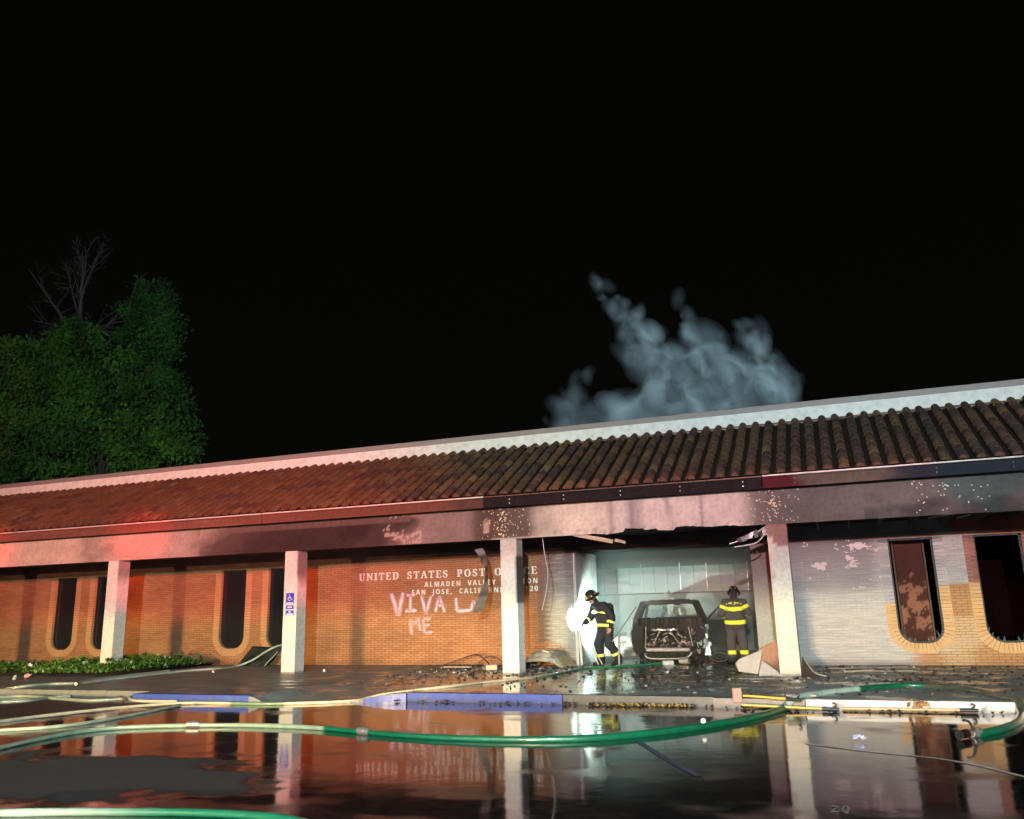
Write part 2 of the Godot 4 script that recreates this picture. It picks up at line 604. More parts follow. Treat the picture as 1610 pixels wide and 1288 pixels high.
func build_walkway() -> void:
	var rough := bytes_texture(512, 256, func(i: int, j: int) -> float:
		var x := -22.0 + 28.0 * (i + 0.5) / 512.0
		var z := -10.0 + 15.0 * (j + 0.5) / 256.0
		var n := soot_noise.get_noise_2d(x * 0.9 + 7.0, z * 1.3)
		var n2 := fine_noise.get_noise_2d(x * 0.45, z * 0.8)
		var wet := 1.0 - smoothstep(0.5, 1.15, Vector2((x + 5.4) / 3.4, (z - 1.4) / 3.2).length() + 0.6 * n + 0.3 * n2)
		wet = maxf(wet, 1.0 - smoothstep(0.4, 1.0, Vector2((x + 3.6) / 3.0, (z + 3.4) / 2.2).length() + 0.6 * n2 + 0.3 * n))
		wet = maxf(wet, smoothstep(0.0, 0.35, n) * smoothstep(-15.0, -9.0, x) * 0.75)
		return lerpf(0.52, 0.09, wet))
	var m := StandardMaterial3D.new()
	m.resource_name = "wet_concrete"
	m.vertex_color_use_as_albedo = true
	m.roughness = 1.0
	m.roughness_texture = rough
	m.roughness_texture_channel = BaseMaterial3D.TEXTURE_CHANNEL_RED
	m.texture_repeat = false
	m.heightmap_enabled = true
	var bump := FastNoiseLite.new()
	bump.seed = 5
	bump.frequency = 0.09
	bump.fractal_octaves = 4
	m.heightmap_texture = ImageTexture.create_from_image(bump.get_image(1024, 512, false, false, false))
	m.heightmap_scale = 0.5
	var b := Buf.new()
	var f := func(p: Vector3) -> Color: return walkway_color(p)
	b.grid(Vector3(-34, 0, 1.9), Vector3(42, 0, 0), Vector3(0, 0, -16), 280, 110, f)
	b.grid(Vector3(-34, 0, 4.2), Vector3(21.75, 0, 0), Vector3(0, 0, -2.3), 90, 12, f)
	b.grid(Vector3(-12.25, 0, 4.65), Vector3(2.65, 0, 0), Vector3(0, 0, -2.75), 18, 16, f)
	b.grid(Vector3(-7.0, 0, 3.85), Vector3(5.1, 0, 0), Vector3(0, 0, -1.95), 60, 20, f)
	b.grid(Vector3(-1.9, 0, 4.0), Vector3(9.9, 0, 0), Vector3(0, 0, -2.1), 100, 20, f)
	# the dropped kerb: the walkway slopes down to the asphalt
	var first := b.v.size()
	b.grid(Vector3(-9.6, 0, 1.9), Vector3(2.6, 0, 0), Vector3(0, 0, -0.001), 1, 1, f)
	b.v.resize(first); b.n.resize(first); b.c.resize(first)
	var ramp := func(u: float, v: float) -> Vector3:
		var x := -9.6 + 2.6 * u
		var z := lerpf(1.9, lerpf(4.68, 3.9, u), v)
		var flare := smoothstep(0.0, 0.14, u) * smoothstep(1.0, 0.5, u)
		return Vector3(x, (GROUND_Y - 0.01) * flare * v, z)
	for i in 26:
		for k in 20:
			var p: Vector3 = ramp.call(i / 26.0, k / 20.0)
			var q: Vector3 = ramp.call((i + 1) / 26.0, k / 20.0)
			var r: Vector3 = ramp.call((i + 1) / 26.0, (k + 1) / 20.0)
			var s: Vector3 = ramp.call(i / 26.0, (k + 1) / 20.0)
			b.quad4(p, s, r, q, f.call(p), f.call(s), f.call(r), f.call(q))
			if k == 19: b.quad(s, Vector3(s.x, GROUND_Y - 0.03, s.z), Vector3(r.x, GROUND_Y - 0.03, r.z), r, lin(0.030, 0.064, 0.28) if s.x > -7.7 else f.call(s) * 0.5)
	tag(put("walkway", flat_mesh(b, -22.0, -10.0, 28.0, 15.0), m), "", "", "", "structure")
	# kerbs: each painted length is a piece of its own
	var kerbs := [
		[-34.0, -12.25, 4.2, lin(0.20, 0.21, 0.18), "grey concrete kerb beside the planted bed on the left"],
		[-12.2, -9.6, 4.65, lin(0.036, 0.075, 0.31), "bright blue painted kerb left of the dropped kerb"],
		[-7.5, -4.25, 3.85, lin(0.030, 0.064, 0.28), "blue painted kerb in front of the middle column, half under a puddle"],
		[-4.25, -1.9, 3.85, lin(0.075, 0.068, 0.058), "bare muddy concrete kerb between the blue and the white paint"],
		[-1.9, -0.62, 4.0, lin(0.17, 0.13, 0.11), "chipped tan kerb under the yellow pike poles"],
		[-0.62, 2.6, 4.0, lin(0.54, 0.50, 0.46), "white painted kerb inside the loop of green hose"],
		[2.6, 8.0, 4.0, lin(0.2, 0.19, 0.18), "plain concrete kerb at the right edge"],
	]
	for k in kerbs:
		var kb := Buf.new()
		var base: Color = k[3]
		kb.gridbox(Vector3(k[0] + 0.006, GROUND_Y - 0.1, k[2] - 0.16), Vector3(k[1] - 0.006, 0.006, k[2]), 0.06, func(p: Vector3) -> Color:
			var n := fine_noise.get_noise_3d(p.x * 1.4, p.y * 3.0, p.z * 2.0)
			var c: Color = base * (1.0 + 0.25 * n)
			if n > 0.42: c = c.lerp(lin(0.1, 0.1, 0.095), 0.75)
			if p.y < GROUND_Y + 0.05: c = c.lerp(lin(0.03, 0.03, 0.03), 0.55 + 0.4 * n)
			return c)
		if k[0] == -7.5:   # its left end dips with the dropped kerb
			for i in kb.v.size():
				var p := kb.v[i]
				if p.y > GROUND_Y: kb.v[i].y = lerpf(GROUND_Y - 0.02, p.y, smoothstep(-7.6, -6.9, p.x))
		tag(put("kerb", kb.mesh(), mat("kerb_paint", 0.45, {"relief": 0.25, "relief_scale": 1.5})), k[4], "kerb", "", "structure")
	# soil of the planted bed
	var soil := Buf.new()
	soil.grid(Vector3(-27, 0.02, 1.2), Vector3(10.4, 0, 0), Vector3(0, 0.05, -3.9), 60, 24, func(p: Vector3) -> Color:
		return lin(0.07, 0.05, 0.032) * (1.0 + 0.7 * fine_noise.get_noise_2d(p.x, p.z)))
	tag(put("planted_bed", soil.mesh(), mat("soil", 0.95, {"relief": 1.0, "relief_scale": 1.2})), "", "", "", "structure")

# ---------------------------------------------------------------- post office

const COLUMN_X := [-23.575, -17.985, -12.39, -6.796, -1.204, 4.39]
const WINDOW_X := [-22.62, -20.98, -16.17, -14.53, 1.50, 3.14, 6.1]
const HALF := 0.435
const SILL := 0.44
const HEAD := 2.62
const CURVE := 0.33
const TRIM := 0.2
const BAY_L := -5.96
const BAY_R := -1.80
const TOP := 2.98

func half_width(y: float, grow: float) -> float:   # half the width of a window opening at height y, -1 below it
	var h := HALF + grow
	var r := CURVE + grow
	var low := SILL - grow
	if y < low or y > HEAD + grow * 0.0: return -1.0
	if y > low + r: return h
	var dy := low + r - y
	return h - r + sqrt(maxf(r * r - dy * dy, 0.0))

func holes(y: float, grow: float) -> Array:   # the gaps in the front wall at height y
	var out := []
	for x in WINDOW_X:
		var h := half_width(y, grow)
		if h > 0.0: out.append([x - h, x + h])
	if y < 2.72: out.append([BAY_L, BAY_R])
	out.sort_custom(func(p, q): return p[0] < q[0])
	return out

func outline(x: float, grow: float) -> Array:   # the U of a window, from the top left round to the top right
	var r := CURVE + grow
	var h := HALF + grow
	var low := SILL - grow
	var out := [Vector2(x - h, HEAD)]
	for i in 9:
		var a := PI + PI / 2 * i / 8.0
		out.append(Vector2(x - h + r + cos(a) * r, low + r + sin(a) * r))
	for i in 9:
		var a := PI * 1.5 + PI / 2 * i / 8.0
		out.append(Vector2(x + h - r + cos(a) * r, low + r + sin(a) * r))
	out.append(Vector2(x + h, HEAD))
	return out

func painted(x: float, y: float) -> float:   # where the brick wears scorched paint
	var n := soot_noise.get_noise_2d(x * 2.0, y * 3.0)
	if x > -6.72 and x < BAY_L + 0.1: return smoothstep(0.36, 0.5, y + n * 0.35 - smoothstep(-6.5, -6.1, x) * -0.2 - smoothstep(-6.3, -6.9, x) * -0.1)
	if x > BAY_R - 0.05:
		if x > 1.96 and x < 2.68: return 1.0 if y > 1.62 else 0.0
		if x >= 2.62: return 0.0
		if x > 1.33 and y < 0.26: return 0.0
		return 1.0
	return 0.0

func brick_color(x: float, y: float, r: float) -> Color:
	var n := soot_noise.get_noise_2d(x * 0.8, y * 1.2)
	var f := fine_noise.get_noise_2d(x, y * 1.5)
	var c := lin(0.47, 0.225, 0.105).lerp(lin(0.35, 0.150, 0.066), r * 0.75) * (0.9 + 0.22 * n)
	if x > 1.2: c = lin(0.50, 0.27, 0.115).lerp(lin(0.42, 0.20, 0.08), r * 0.6)
	if x > 1.88 and x < 2.72 - smoothstep(0.6, 0.2, y) * 0.35 and y < 0.98: c = c.lerp(lin(0.60, 0.42, 0.23), 0.85)
	if x > -6.95 and x <= -6.72 and y > 0.55: c = c.lerp(lin(0.14, 0.11, 0.10), 0.7)  # the middle column's cast shadow painted on the bricks
	var p := painted(x, y)
	if p > 0.0:
		var k := lin(0.40, 0.42, 0.385)
		if x < BAY_L + 0.2:
			k *= 0.9 + 0.25 * f
			k = k.lerp(lin(0.085, 0.075, 0.072), clampf(smoothstep(1.5, 2.6, y + 0.35 * n) * 0.8 + smoothstep(1.2, 0.0, absf(y - 2.1)) * smoothstep(-6.4, -6.75, x) * 0.5, 0.0, 1.0))
			if f > 0.3: k = k.lerp(lin(0.5, 0.5, 0.46), 0.4)
		else:
			k = lin(0.60, 0.55, 0.50) * (0.94 + 0.16 * f)
			k = k.lerp(lin(0.30, 0.31, 0.32), smoothstep(0.25, -0.1, f + 0.15) * 0.35)
			if x < -0.55: k = k.lerp(lin(0.28, 0.29, 0.28), smoothstep(-0.5, -1.1, x) * 0.3)
			var s := smoothstep(1.42, 1.68, y + 0.06 * n) * 0.42 + smoothstep(1.8, 2.75, y) * 0.42  # upper half darker: soot, with the edge of the lamplight painted in
			if x > 0.75: s *= 0.35 if x < 1.3 else 0.2
			k = k.lerp(lin(0.145, 0.118, 0.128), s)
			if y < 0.2: k = k.lerp(lin(0.2, 0.19, 0.17), smoothstep(0.16, 0.0, y) * 0.6)
		c = c.lerp(k, p)
	var soot_and_shade := smoothstep(2.45, 2.75, y + 0.12 * n) * 0.72  # soot together with the beam's shadow, painted along the wall top
	if x > 0.4 and x < 2.0: soot_and_shade = maxf(soot_and_shade, smoothstep(2.55, 2.65, y) * 0.8)
	c = c.lerp(lin(0.06, 0.045, 0.045), soot_and_shade)
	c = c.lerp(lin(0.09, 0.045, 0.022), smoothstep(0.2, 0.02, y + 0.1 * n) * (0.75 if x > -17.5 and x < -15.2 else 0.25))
	return c

func flaked(x: float, y: float) -> bool:   # where the scorched paint has peeled
	if x < -0.75 or x > 0.98 or y < 1.45: return false
	var n := soot_noise.get_noise_2d(x * 2.6 + 3.0, y * 4.2) + 0.45 * fine_noise.get_noise_2d(x * 1.4, y * 2.2)
	var g := 0.62
	g -= 0.62 * exp(-pow((x - 0.42) / 0.36, 2.0) - pow((y - 2.44) / 0.14, 2.0))
	g -= 0.50 * exp(-pow((x + 0.30) / 0.25, 2.0) - pow((y - 2.12) / 0.10, 2.0))
	g -= 0.50 * exp(-pow((x - 0.35) / 0.35, 2.0) - pow((y - 2.15) / 0.13, 2.0))
	return n > g

func build_post_office() -> void:
	var po := thing("post_office", Vector3(-12, 0, -8), 0.0, "long low tan brick post office with clay tile roof, scorched round its broken-open entrance", "building")
	po.position = Vector3.ZERO
	build_wall(po)
	build_windows(po)
	build_inside(po)
	build_columns(po)
	build_eaves(po)
	build_roof(po)
	build_lettering(po)

func build_wall(po: Node3D) -> void:
	var pitch := 0.0555
	var long := 0.213
	var joint := 0.009
	var mortar := Buf.new()
	var rest := Buf.new()
	var single := []
	var rows := int(TOP / pitch)
	var brick_mat := mat("brick", 0.8, {"grain": 3.0, "relief": 0.3, "world": true})
	for j in rows:
		var y0 := j * pitch
		var ym := y0 + pitch / 2.0
		var gaps := holes(ym, TRIM - 0.02)
		var inner := holes(ym, TRIM * 0.5)
		var x := -34.0
		for g in inner + [[8.0, 9.0]]:
			var x1: float = g[0]
			var k := maxi(1, int((x1 - x) / 0.5))
			for i in k:
				var xa := lerpf(x, x1, float(i) / k)
				var xb := lerpf(x, x1, float(i + 1) / k)
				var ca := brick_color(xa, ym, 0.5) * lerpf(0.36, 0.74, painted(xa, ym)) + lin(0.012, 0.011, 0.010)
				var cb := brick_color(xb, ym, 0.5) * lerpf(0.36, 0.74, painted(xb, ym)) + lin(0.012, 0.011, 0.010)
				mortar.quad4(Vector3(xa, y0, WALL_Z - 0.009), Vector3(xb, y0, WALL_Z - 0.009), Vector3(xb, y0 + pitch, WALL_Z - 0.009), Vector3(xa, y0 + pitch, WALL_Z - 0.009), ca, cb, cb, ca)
			x = g[1]
		var at := -34.0 + (long / 2.0 if j % 2 else 0.0) - long
		while at < 8.0:
			var a := at + joint / 2.0
			var b := at + long - joint / 2.0
			at += long
			var pieces := [[a, b]]
			for g in gaps:
				var cut := []
				for s in pieces:
					if s[1] <= g[0] or s[0] >= g[1]: cut.append(s)
					else:
						if s[0] < g[0]: cut.append([s[0], g[0]])
						if s[1] > g[1]: cut.append([g[1], s[1]])
				pieces = cut
			for s in pieces:
				if s[1] - s[0] < 0.025: continue
				var own := rng.randf()
				var m: float = (s[0] + s[1]) / 2.0
				var proud := rng.randf_range(-0.0015, 0.0015)
				if s[0] > 1.0 and s[1] < 3.6 and single.size() < 290:
					single.append([s, y0, own, proud])
				else:
					add_brick(rest, s[0], s[1], y0 + joint * 0.45, y0 + pitch - joint * 0.45, own, proud)
	var wall := put("front_wall", mortar.mesh(), mat("mortar", 0.95, {"relief": 0.2, "relief_scale": 3.0}), po)
	for s in single:
		var b := Buf.new()
		add_brick(b, s[0][0], s[0][1], s[1] + joint * 0.45, s[1] + pitch - joint * 0.45, s[2], s[3])
		put("brick", b.mesh(), brick_mat, wall)
	put("brickwork", rest.mesh(), brick_mat, wall).set_meta("kind", "stuff")
	# bricks on end round each window; the far left ones are too small to pick apart
	for wi in WINDOW_X.size():
		var wx: float = WINDOW_X[wi]
		var joined := Buf.new()
		var inside := outline(wx, 0.0)
		var path := []
		var y := HEAD
		while y > SILL + CURVE:
			path.append([Vector2(wx - HALF, y), Vector2(-1, 0)])
			y -= 0.075
		for i in 8:
			var a := PI + PI / 2 * (i + 0.15) / 8.0
			path.append([Vector2(wx - HALF + CURVE, SILL + CURVE) + Vector2(cos(a), sin(a)) * CURVE, Vector2(cos(a), sin(a))])
		var x := wx - HALF + CURVE
		while x < wx + HALF - CURVE - 0.03:
			path.append([Vector2(x + 0.01, SILL), Vector2(0, -1)])
			x += 0.075
		for i in 8:
			var a := PI * 1.5 + PI / 2 * (i + 0.15) / 8.0
			path.append([Vector2(wx + HALF - CURVE, SILL + CURVE) + Vector2(cos(a), sin(a)) * CURVE, Vector2(cos(a), sin(a))])
		y = SILL + CURVE + 0.01
		while y < HEAD:
			path.append([Vector2(wx + HALF, y), Vector2(1, 0)])
			y += 0.075
		path.append([Vector2(wx + HALF, HEAD), Vector2(1, 0)])
		for i in path.size() - 1:
			var p: Vector2 = path[i][0]
			var q: Vector2 = path[i + 1][0]
			var e := (q - p) * 0.045
			var p1: Vector2 = p + path[i][1] * TRIM
			var q1: Vector2 = q + path[i + 1][1] * TRIM
			var e1 := (q1 - p1) * 0.045
			var mid := (p + q1) / 2.0
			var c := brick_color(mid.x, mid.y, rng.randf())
			if wi >= 4:
				var raw := mid.y < 1.27 or (mid.x > 1.9 and mid.y < 1.64) or mid.x > 2.6
				c = lin(0.66, 0.42, 0.20).lerp(lin(0.60, 0.34, 0.145), rng.randf()) if raw else brick_color(mid.x if mid.x < 1.3 else 2.2, mid.y, rng.randf())
				if mid.x > 2.55 and mid.y > 1.62: c = lin(0.36, 0.15, 0.10) * rng.randf_range(0.85, 1.1)
			else:
				c = c.lerp(lin(0.62, 0.36, 0.17), 0.55)
			c = c.lerp(lin(0.05, 0.04, 0.04), smoothstep(2.45, 2.62, mid.y) * 0.6)
			var b := joined if (wi < 4 or wi == 6) else Buf.new()
			var front := WALL_Z + 0.005 + rng.randf_range(0.0, 0.002)
			var back := WALL_Z - 0.2
			var pts := [p + e, p1 + e1, q1 - e1, q - e]
			var f := []
			var k := []
			for t in pts:
				f.append(Vector3(t.x, t.y, front)); k.append(Vector3(t.x, t.y, back))
			var centre := Vector3(mid.x, mid.y, (front + back) / 2.0)
			b.out(f, centre, c)
			for t in 4: b.out([f[t], f[(t + 1) % 4], k[(t + 1) % 4], k[t]], centre, c)
			if b != joined: put("brick", b.mesh(), brick_mat, wall)
		if joined.v.size(): put("window_brick_trim", joined.mesh(), brick_mat, wall).set_meta("kind", "stuff")
		var lining := Buf.new()
		for i in inside.size() - 1:
			var p: Vector2 = inside[i]
			var q: Vector2 = inside[i + 1]
			lining.quad(Vector3(p.x, p.y, WALL_Z - 0.19), Vector3(p.x, p.y, WALL_Z - 0.3), Vector3(q.x, q.y, WALL_Z - 0.3), Vector3(q.x, q.y, WALL_Z - 0.19), lin(0.04, 0.03, 0.025))
		put("reveal", lining.mesh(), mat("mortar"), wall)
	# peeled flakes: raw pinkish coat under the scorched paint
	var flakes := Buf.new()
	var step := 0.022
	var yy := 1.45
	while yy < 2.62:
		var xx := -0.75
		while xx < 0.98:
			if flaked(xx + step / 2, yy + step / 2):
				flakes.quad(Vector3(xx, yy, WALL_Z + 0.0025), Vector3(xx + step, yy, WALL_Z + 0.0025), Vector3(xx + step, yy + step, WALL_Z + 0.0025), Vector3(xx, yy + step, WALL_Z + 0.0025), lin(0.62, 0.50, 0.49))
			xx += step
		yy += step
	put("peeled_paint", flakes.mesh(), mat("flake", 0.9), wall).set_meta("kind", "stuff")
	# the block of wall above the bay, its jambs and the scorched return at its left
	var b := Buf.new()
	b.gridbox(Vector3(BAY_L, 2.68, WALL_Z - 0.3), Vector3(BAY_R, TOP, WALL_Z - 0.02), 0.1, func(p: Vector3) -> Color: return lin(0.045, 0.032, 0.032) * (1.0 + 0.6 * soot_noise.get_noise_2d(p.x * 2, p.y * 3)))
	put("bay_lintel", b.mesh(), mat("charred", 0.9, {"spec": 0.2, "relief": 1.2, "relief_scale": 1.6}), wall)
	var jl := Buf.new()
	jl.gridbox(Vector3(BAY_L - 0.06, 0, WALL_Z - 1.9), Vector3(BAY_L + 0.004, 2.68, WALL_Z + 0.004), 0.12, func(p: Vector3) -> Color:
		var c := lin(0.60, 0.62, 0.58)
		return c.lerp(lin(0.1, 0.1, 0.1), smoothstep(1.9, 2.6, p.y + 0.3 * soot_noise.get_noise_2d(p.z * 2, p.y * 2)) * 0.75))
	put("bay_jamb", jl.mesh(), mat("stucco", 0.85, {"grain": 1.2, "relief": 0.25, "world": true}), wall)
	var jr := Buf.new()
	jr.gridbox(Vector3(BAY_R, 0, WALL_Z - 0.35), Vector3(BAY_R + 0.42, 2.68, WALL_Z + 0.05), 0.1, func(p: Vector3) -> Color:
		var n := soot_noise.get_noise_2d(p.x * 2, p.y * 2)
		var c := lin(0.36, 0.30, 0.25) * (1.0 + 0.3 * n)
		c = c.lerp(lin(0.42, 0.40, 0.34), smoothstep(1.5, 0.9, p.y))
		return c.lerp(lin(0.12, 0.07, 0.085), smoothstep(1.2, 2.5, p.y + 0.5 * n) * 0.85))
	put("bay_jamb", jr.mesh(), mat("stucco"), wall)

func add_brick(b: Buf, x0: float, x1: float, y0: float, y1: float, own: float, proud: float) -> void:
	var z := WALL_Z + proud
	var k := WALL_Z - 0.012
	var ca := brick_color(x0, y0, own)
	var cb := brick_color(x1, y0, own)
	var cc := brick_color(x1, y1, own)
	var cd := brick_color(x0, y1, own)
	var e := 0.0022
	var p := [Vector3(x0 + e, y0 + e, z), Vector3(x1 - e, y0 + e, z), Vector3(x1 - e, y1 - e, z), Vector3(x0 + e, y1 - e, z)]
	var q := [Vector3(x0, y0, k), Vector3(x1, y0, k), Vector3(x1, y1, k), Vector3(x0, y1, k)]
	b.quad4(p[0], p[1], p[2], p[3], ca, cb, cc, cd)
	b.quad(q[0], q[1], p[1], p[0], ca)
	b.quad(q[1], q[2], p[2], p[1], cb)
	b.quad(q[2], q[3], p[3], p[2], cc)
	b.quad(q[3], q[0], p[0], p[3], cd)

func build_windows(po: Node3D) -> void:
	for wi in WINDOW_X.size():
		var x: float = WINDOW_X[wi]
		var outer := outline(x, 0.0)
		var inner := outline(x, -0.035)
		var f := Buf.new()
		var zf := WALL_Z - 0.08
		var col := lin(0.010, 0.009, 0.009)
		for i in outer.size() - 1:
			var a: Vector2 = outer[i]
			var b: Vector2 = outer[i + 1]
			var c: Vector2 = inner[i + 1]
			var d: Vector2 = inner[i]
			f.quad(Vector3(a.x, a.y, zf), Vector3(b.x, b.y, zf), Vector3(c.x, c.y, zf), Vector3(d.x, d.y, zf), col)
			f.quad(Vector3(d.x, d.y, zf), Vector3(c.x, c.y, zf), Vector3(c.x, c.y, zf - 0.06), Vector3(d.x, d.y, zf - 0.06), col)
		f.box(Transform3D(Basis(), Vector3(x, HEAD - 0.02, zf - 0.03)), Vector3(HALF * 2.0, 0.04, 0.06), col)
		var name_ := put("window", f.mesh(), mat("window_frame", 0.6), po)
		if wi < 4:
			var g := Buf.new()
			var mid := Vector3(x, 1.5, zf - 0.03)
			for i in inner.size() - 1:
				g.tri(mid, Vector3(inner[i].x, inner[i].y, zf - 0.03), Vector3(inner[i + 1].x, inner[i + 1].y, zf - 0.03), col, col, col)
			var last: Vector2 = inner[inner.size() - 1]
			var first: Vector2 = inner[0]
			g.tri(mid, Vector3(last.x, last.y, zf - 0.03), Vector3(first.x, first.y, zf - 0.03), col, col, col)
			put("pane", g.mesh(), mat("smoked_glass", 0.06, {"vertex": false, "color": lin(0.02, 0.02, 0.022), "alpha": 0.75}), name_)
		else:
			name_.set_meta("label", "burnt-out window with its glass gone")
			var s := Buf.new()
			for k in 7:   # slivers of glass left in the frame
				var p: Vector2 = inner[2 + k * 2]
				var q: Vector2 = inner[3 + k * 2]
				var mid2 := (p + q) / 2.0
				var tip := mid2.lerp(Vector2(x, 1.6), rng.randf_range(0.03, 0.13))
				s.tri(Vector3(p.x, p.y, zf - 0.03), Vector3(q.x, q.y, zf - 0.03), Vector3(tip.x, tip.y, zf - 0.03), col, col, col)
			put("glass_shard", s.mesh(), mat("shard", 0.05, {"vertex": false, "color": lin(0.2, 0.24, 0.24), "alpha": 0.35}), name_).set_meta("kind", "stuff")

func build_inside(po: Node3D) -> void:
	# ceiling over the arcade and the rooms, burnt to the joists on the right
	var ceil_ := Buf.new()
	ceil_.gridbox(Vector3(-34, 3.0, -14), Vector3(8, 3.08, -0.35), 0.45, func(p: Vector3) -> Color:
		var c := lin(0.17, 0.10, 0.085).lerp(lin(0.022, 0.018, 0.018), smoothstep(-15.0, -9.5, p.x))
		return c * (1.0 + 0.5 * soot_noise.get_noise_2d(p.x, p.z)))
	var soffit := put("soffit", ceil_.mesh(), mat("charred"), po)
	var x := -0.9
	while x < 6.5:
		var j := Buf.new()
		j.box(Transform3D(Basis(Vector3.FORWARD, rng.randf_range(-0.03, 0.03)), Vector3(x, 2.93, -1.55)), Vector3(0.05, 0.13, 2.35), lin(0.05, 0.045, 0.045))
		put("joist", j.mesh(), mat("charred"), soffit)
		x += 0.61
	var lath := Buf.new()   # bright strips of torn ceiling metal by the right windows
	for s in [[Vector3(1.75, 2.86, -1.0), Vector3(2.1, 2.9, -1.05)], [Vector3(2.25, 2.84, -1.1), Vector3(2.5, 2.89, -1.1)], [Vector3(2.75, 2.88, -0.75), Vector3(4.4, 2.93, -0.7)]]:
		lath.bar(s[0], s[1], 0.05, 0.012, lin(0.55, 0.56, 0.58))
	put("torn_ceiling_strip", lath.mesh(), mat("bare_metal", 0.35, {"metal": 0.8}), soffit)
	var ledge := Buf.new()   # the dark band where wall and soffit meet
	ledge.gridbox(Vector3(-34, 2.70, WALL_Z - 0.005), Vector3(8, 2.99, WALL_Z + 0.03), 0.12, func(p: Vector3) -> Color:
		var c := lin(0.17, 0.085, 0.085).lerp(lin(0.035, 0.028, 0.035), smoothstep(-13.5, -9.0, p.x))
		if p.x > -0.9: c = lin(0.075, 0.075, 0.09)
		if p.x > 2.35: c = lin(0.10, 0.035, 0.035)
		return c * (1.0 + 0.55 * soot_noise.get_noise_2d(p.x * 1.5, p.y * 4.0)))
	put("wall_band", ledge.mesh(), mat("charred"), po)
	# dark rooms left and right, and the bay
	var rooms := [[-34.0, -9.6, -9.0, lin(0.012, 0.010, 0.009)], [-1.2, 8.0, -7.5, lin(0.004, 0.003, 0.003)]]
	for r in rooms:
		var b := Buf.new()
		var xa: float = r[0]
		var xb: float = r[1]
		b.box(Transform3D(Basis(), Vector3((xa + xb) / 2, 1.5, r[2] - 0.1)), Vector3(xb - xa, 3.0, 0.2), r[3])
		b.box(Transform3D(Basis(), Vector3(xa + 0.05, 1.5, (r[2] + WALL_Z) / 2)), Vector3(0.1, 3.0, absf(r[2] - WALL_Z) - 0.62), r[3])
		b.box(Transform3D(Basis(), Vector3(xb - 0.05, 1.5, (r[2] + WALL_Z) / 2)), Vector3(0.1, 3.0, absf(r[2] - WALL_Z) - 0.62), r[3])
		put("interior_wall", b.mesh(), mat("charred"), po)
	# a rust-brown panel stands inside the first right window
	var pn := Buf.new()
	pn.gridbox(Vector3(1.22, 0.35, -3.62), Vector3(1.78, 2.75, -3.57), 0.03, func(p: Vector3) -> Color:
		var n := soot_noise.get_noise_2d(p.x * 3.4, p.y * 2.6) + 0.3 * fine_noise.get_noise_2d(p.x * 2, p.y * 2)
		var c := lin(0.055, 0.014, 0.008)
		if p.y < 1.95 and n > -0.02 + smoothstep(1.0, 2.0, p.y) * 0.25: c = lin(0.19, 0.080, 0.045)
		return c * (1.0 + 0.3 * n))
	for ex in [1.19, 1.81]: pn.bar(Vector3(ex, 0.3, -3.59), Vector3(ex, 2.75, -3.59), 0.035, 0.05, lin(0.10, 0.06, 0.045))
	put("interior_panel", pn.mesh(), mat("flake"), po)
	# the bay's back wall: smooth below, framed panels above
	var bw := Buf.new()
	var back := -9.0
	bw.gridbox(Vector3(-9.5, 0, back - 0.2), Vector3(-1.3, 3.0, back), 0.25, func(p: Vector3) -> Color:
		var c := lin(0.46, 0.49, 0.45) * (1.0 + 0.15 * soot_noise.get_noise_2d(p.x, p.y))
		c = c.lerp(lin(0.13, 0.13, 0.12), smoothstep(1.9, 2.7, p.y + 0.3 * soot_noise.get_noise_2d(p.x * 1.5, p.y)) * 0.8)
		if p.y > 2.62: c = lin(0.07, 0.05, 0.045)
		return c.lerp(lin(0.14, 0.13, 0.115), smoothstep(-4.6, -2.2, p.x + 0.5 * soot_noise.get_noise_2d(p.x * 0.7, p.y)) * 0.75))
	bw.box(Transform3D(Basis(), Vector3(-9.45, 1.5, -5.95)), Vector3(0.1, 3.0, 5.9), lin(0.35, 0.36, 0.34))
	bw.box(Transform3D(Basis(), Vector3(-1.25, 1.5, -6.1)), Vector3(0.1, 3.0, 5.8), lin(0.07, 0.065, 0.06))
	bw.box(Transform3D(Basis(), Vector3(-7.75, 1.5, WALL_Z - 0.25)), Vector3(3.4, 3.0, 0.1), lin(0.2, 0.2, 0.19))
	var bay := put("bay_back_wall", bw.mesh(), mat("stucco"), po)
	x = -9.3
	while x < -1.5:
		var p := Buf.new()
		var s := smoothstep(-4.6, -2.2, x)
		var tone := lin(0.42, 0.46, 0.43).lerp(lin(0.15, 0.145, 0.13), s * 0.8) * rng.randf_range(0.88, 1.08)
		p.box(Transform3D(Basis(), Vector3(x + 0.2, 2.1, back + 0.012)), Vector3(0.375, 0.78, 0.024), tone, 0.006)
		put("panel", p.mesh(), mat("glazed_panel", 0.35, {"relief": 0.15, "relief_scale": 2.0}), bay)
		var q := Buf.new()
		var len_ := rng.randf_range(0.72, 0.95)
		q.bar(Vector3(x, 1.7, back + 0.03), Vector3(x, 1.7 + len_, back + 0.03), 0.022, 0.03, lin(0.5, 0.5, 0.44) if rng.randf() < 0.6 else lin(0.16, 0.17, 0.15))
		put("mullion", q.mesh(), mat("bare_metal"), bay)
		x += 0.4
	var rail := Buf.new()
	rail.bar(Vector3(-9.4, 1.69, back + 0.03), Vector3(-1.4, 1.69, back + 0.03), 0.03, 0.035, lin(0.09, 0.09, 0.085))
	put("rail", rail.mesh(), mat("window_frame"), bay)
	# shell: back and end walls, flat roof deck
	var sh := Buf.new()
	sh.box(Transform3D(Basis(), Vector3(-13, 2.65, -14.1)), Vector3(42, 5.3, 0.2), lin(0.3, 0.2, 0.12))
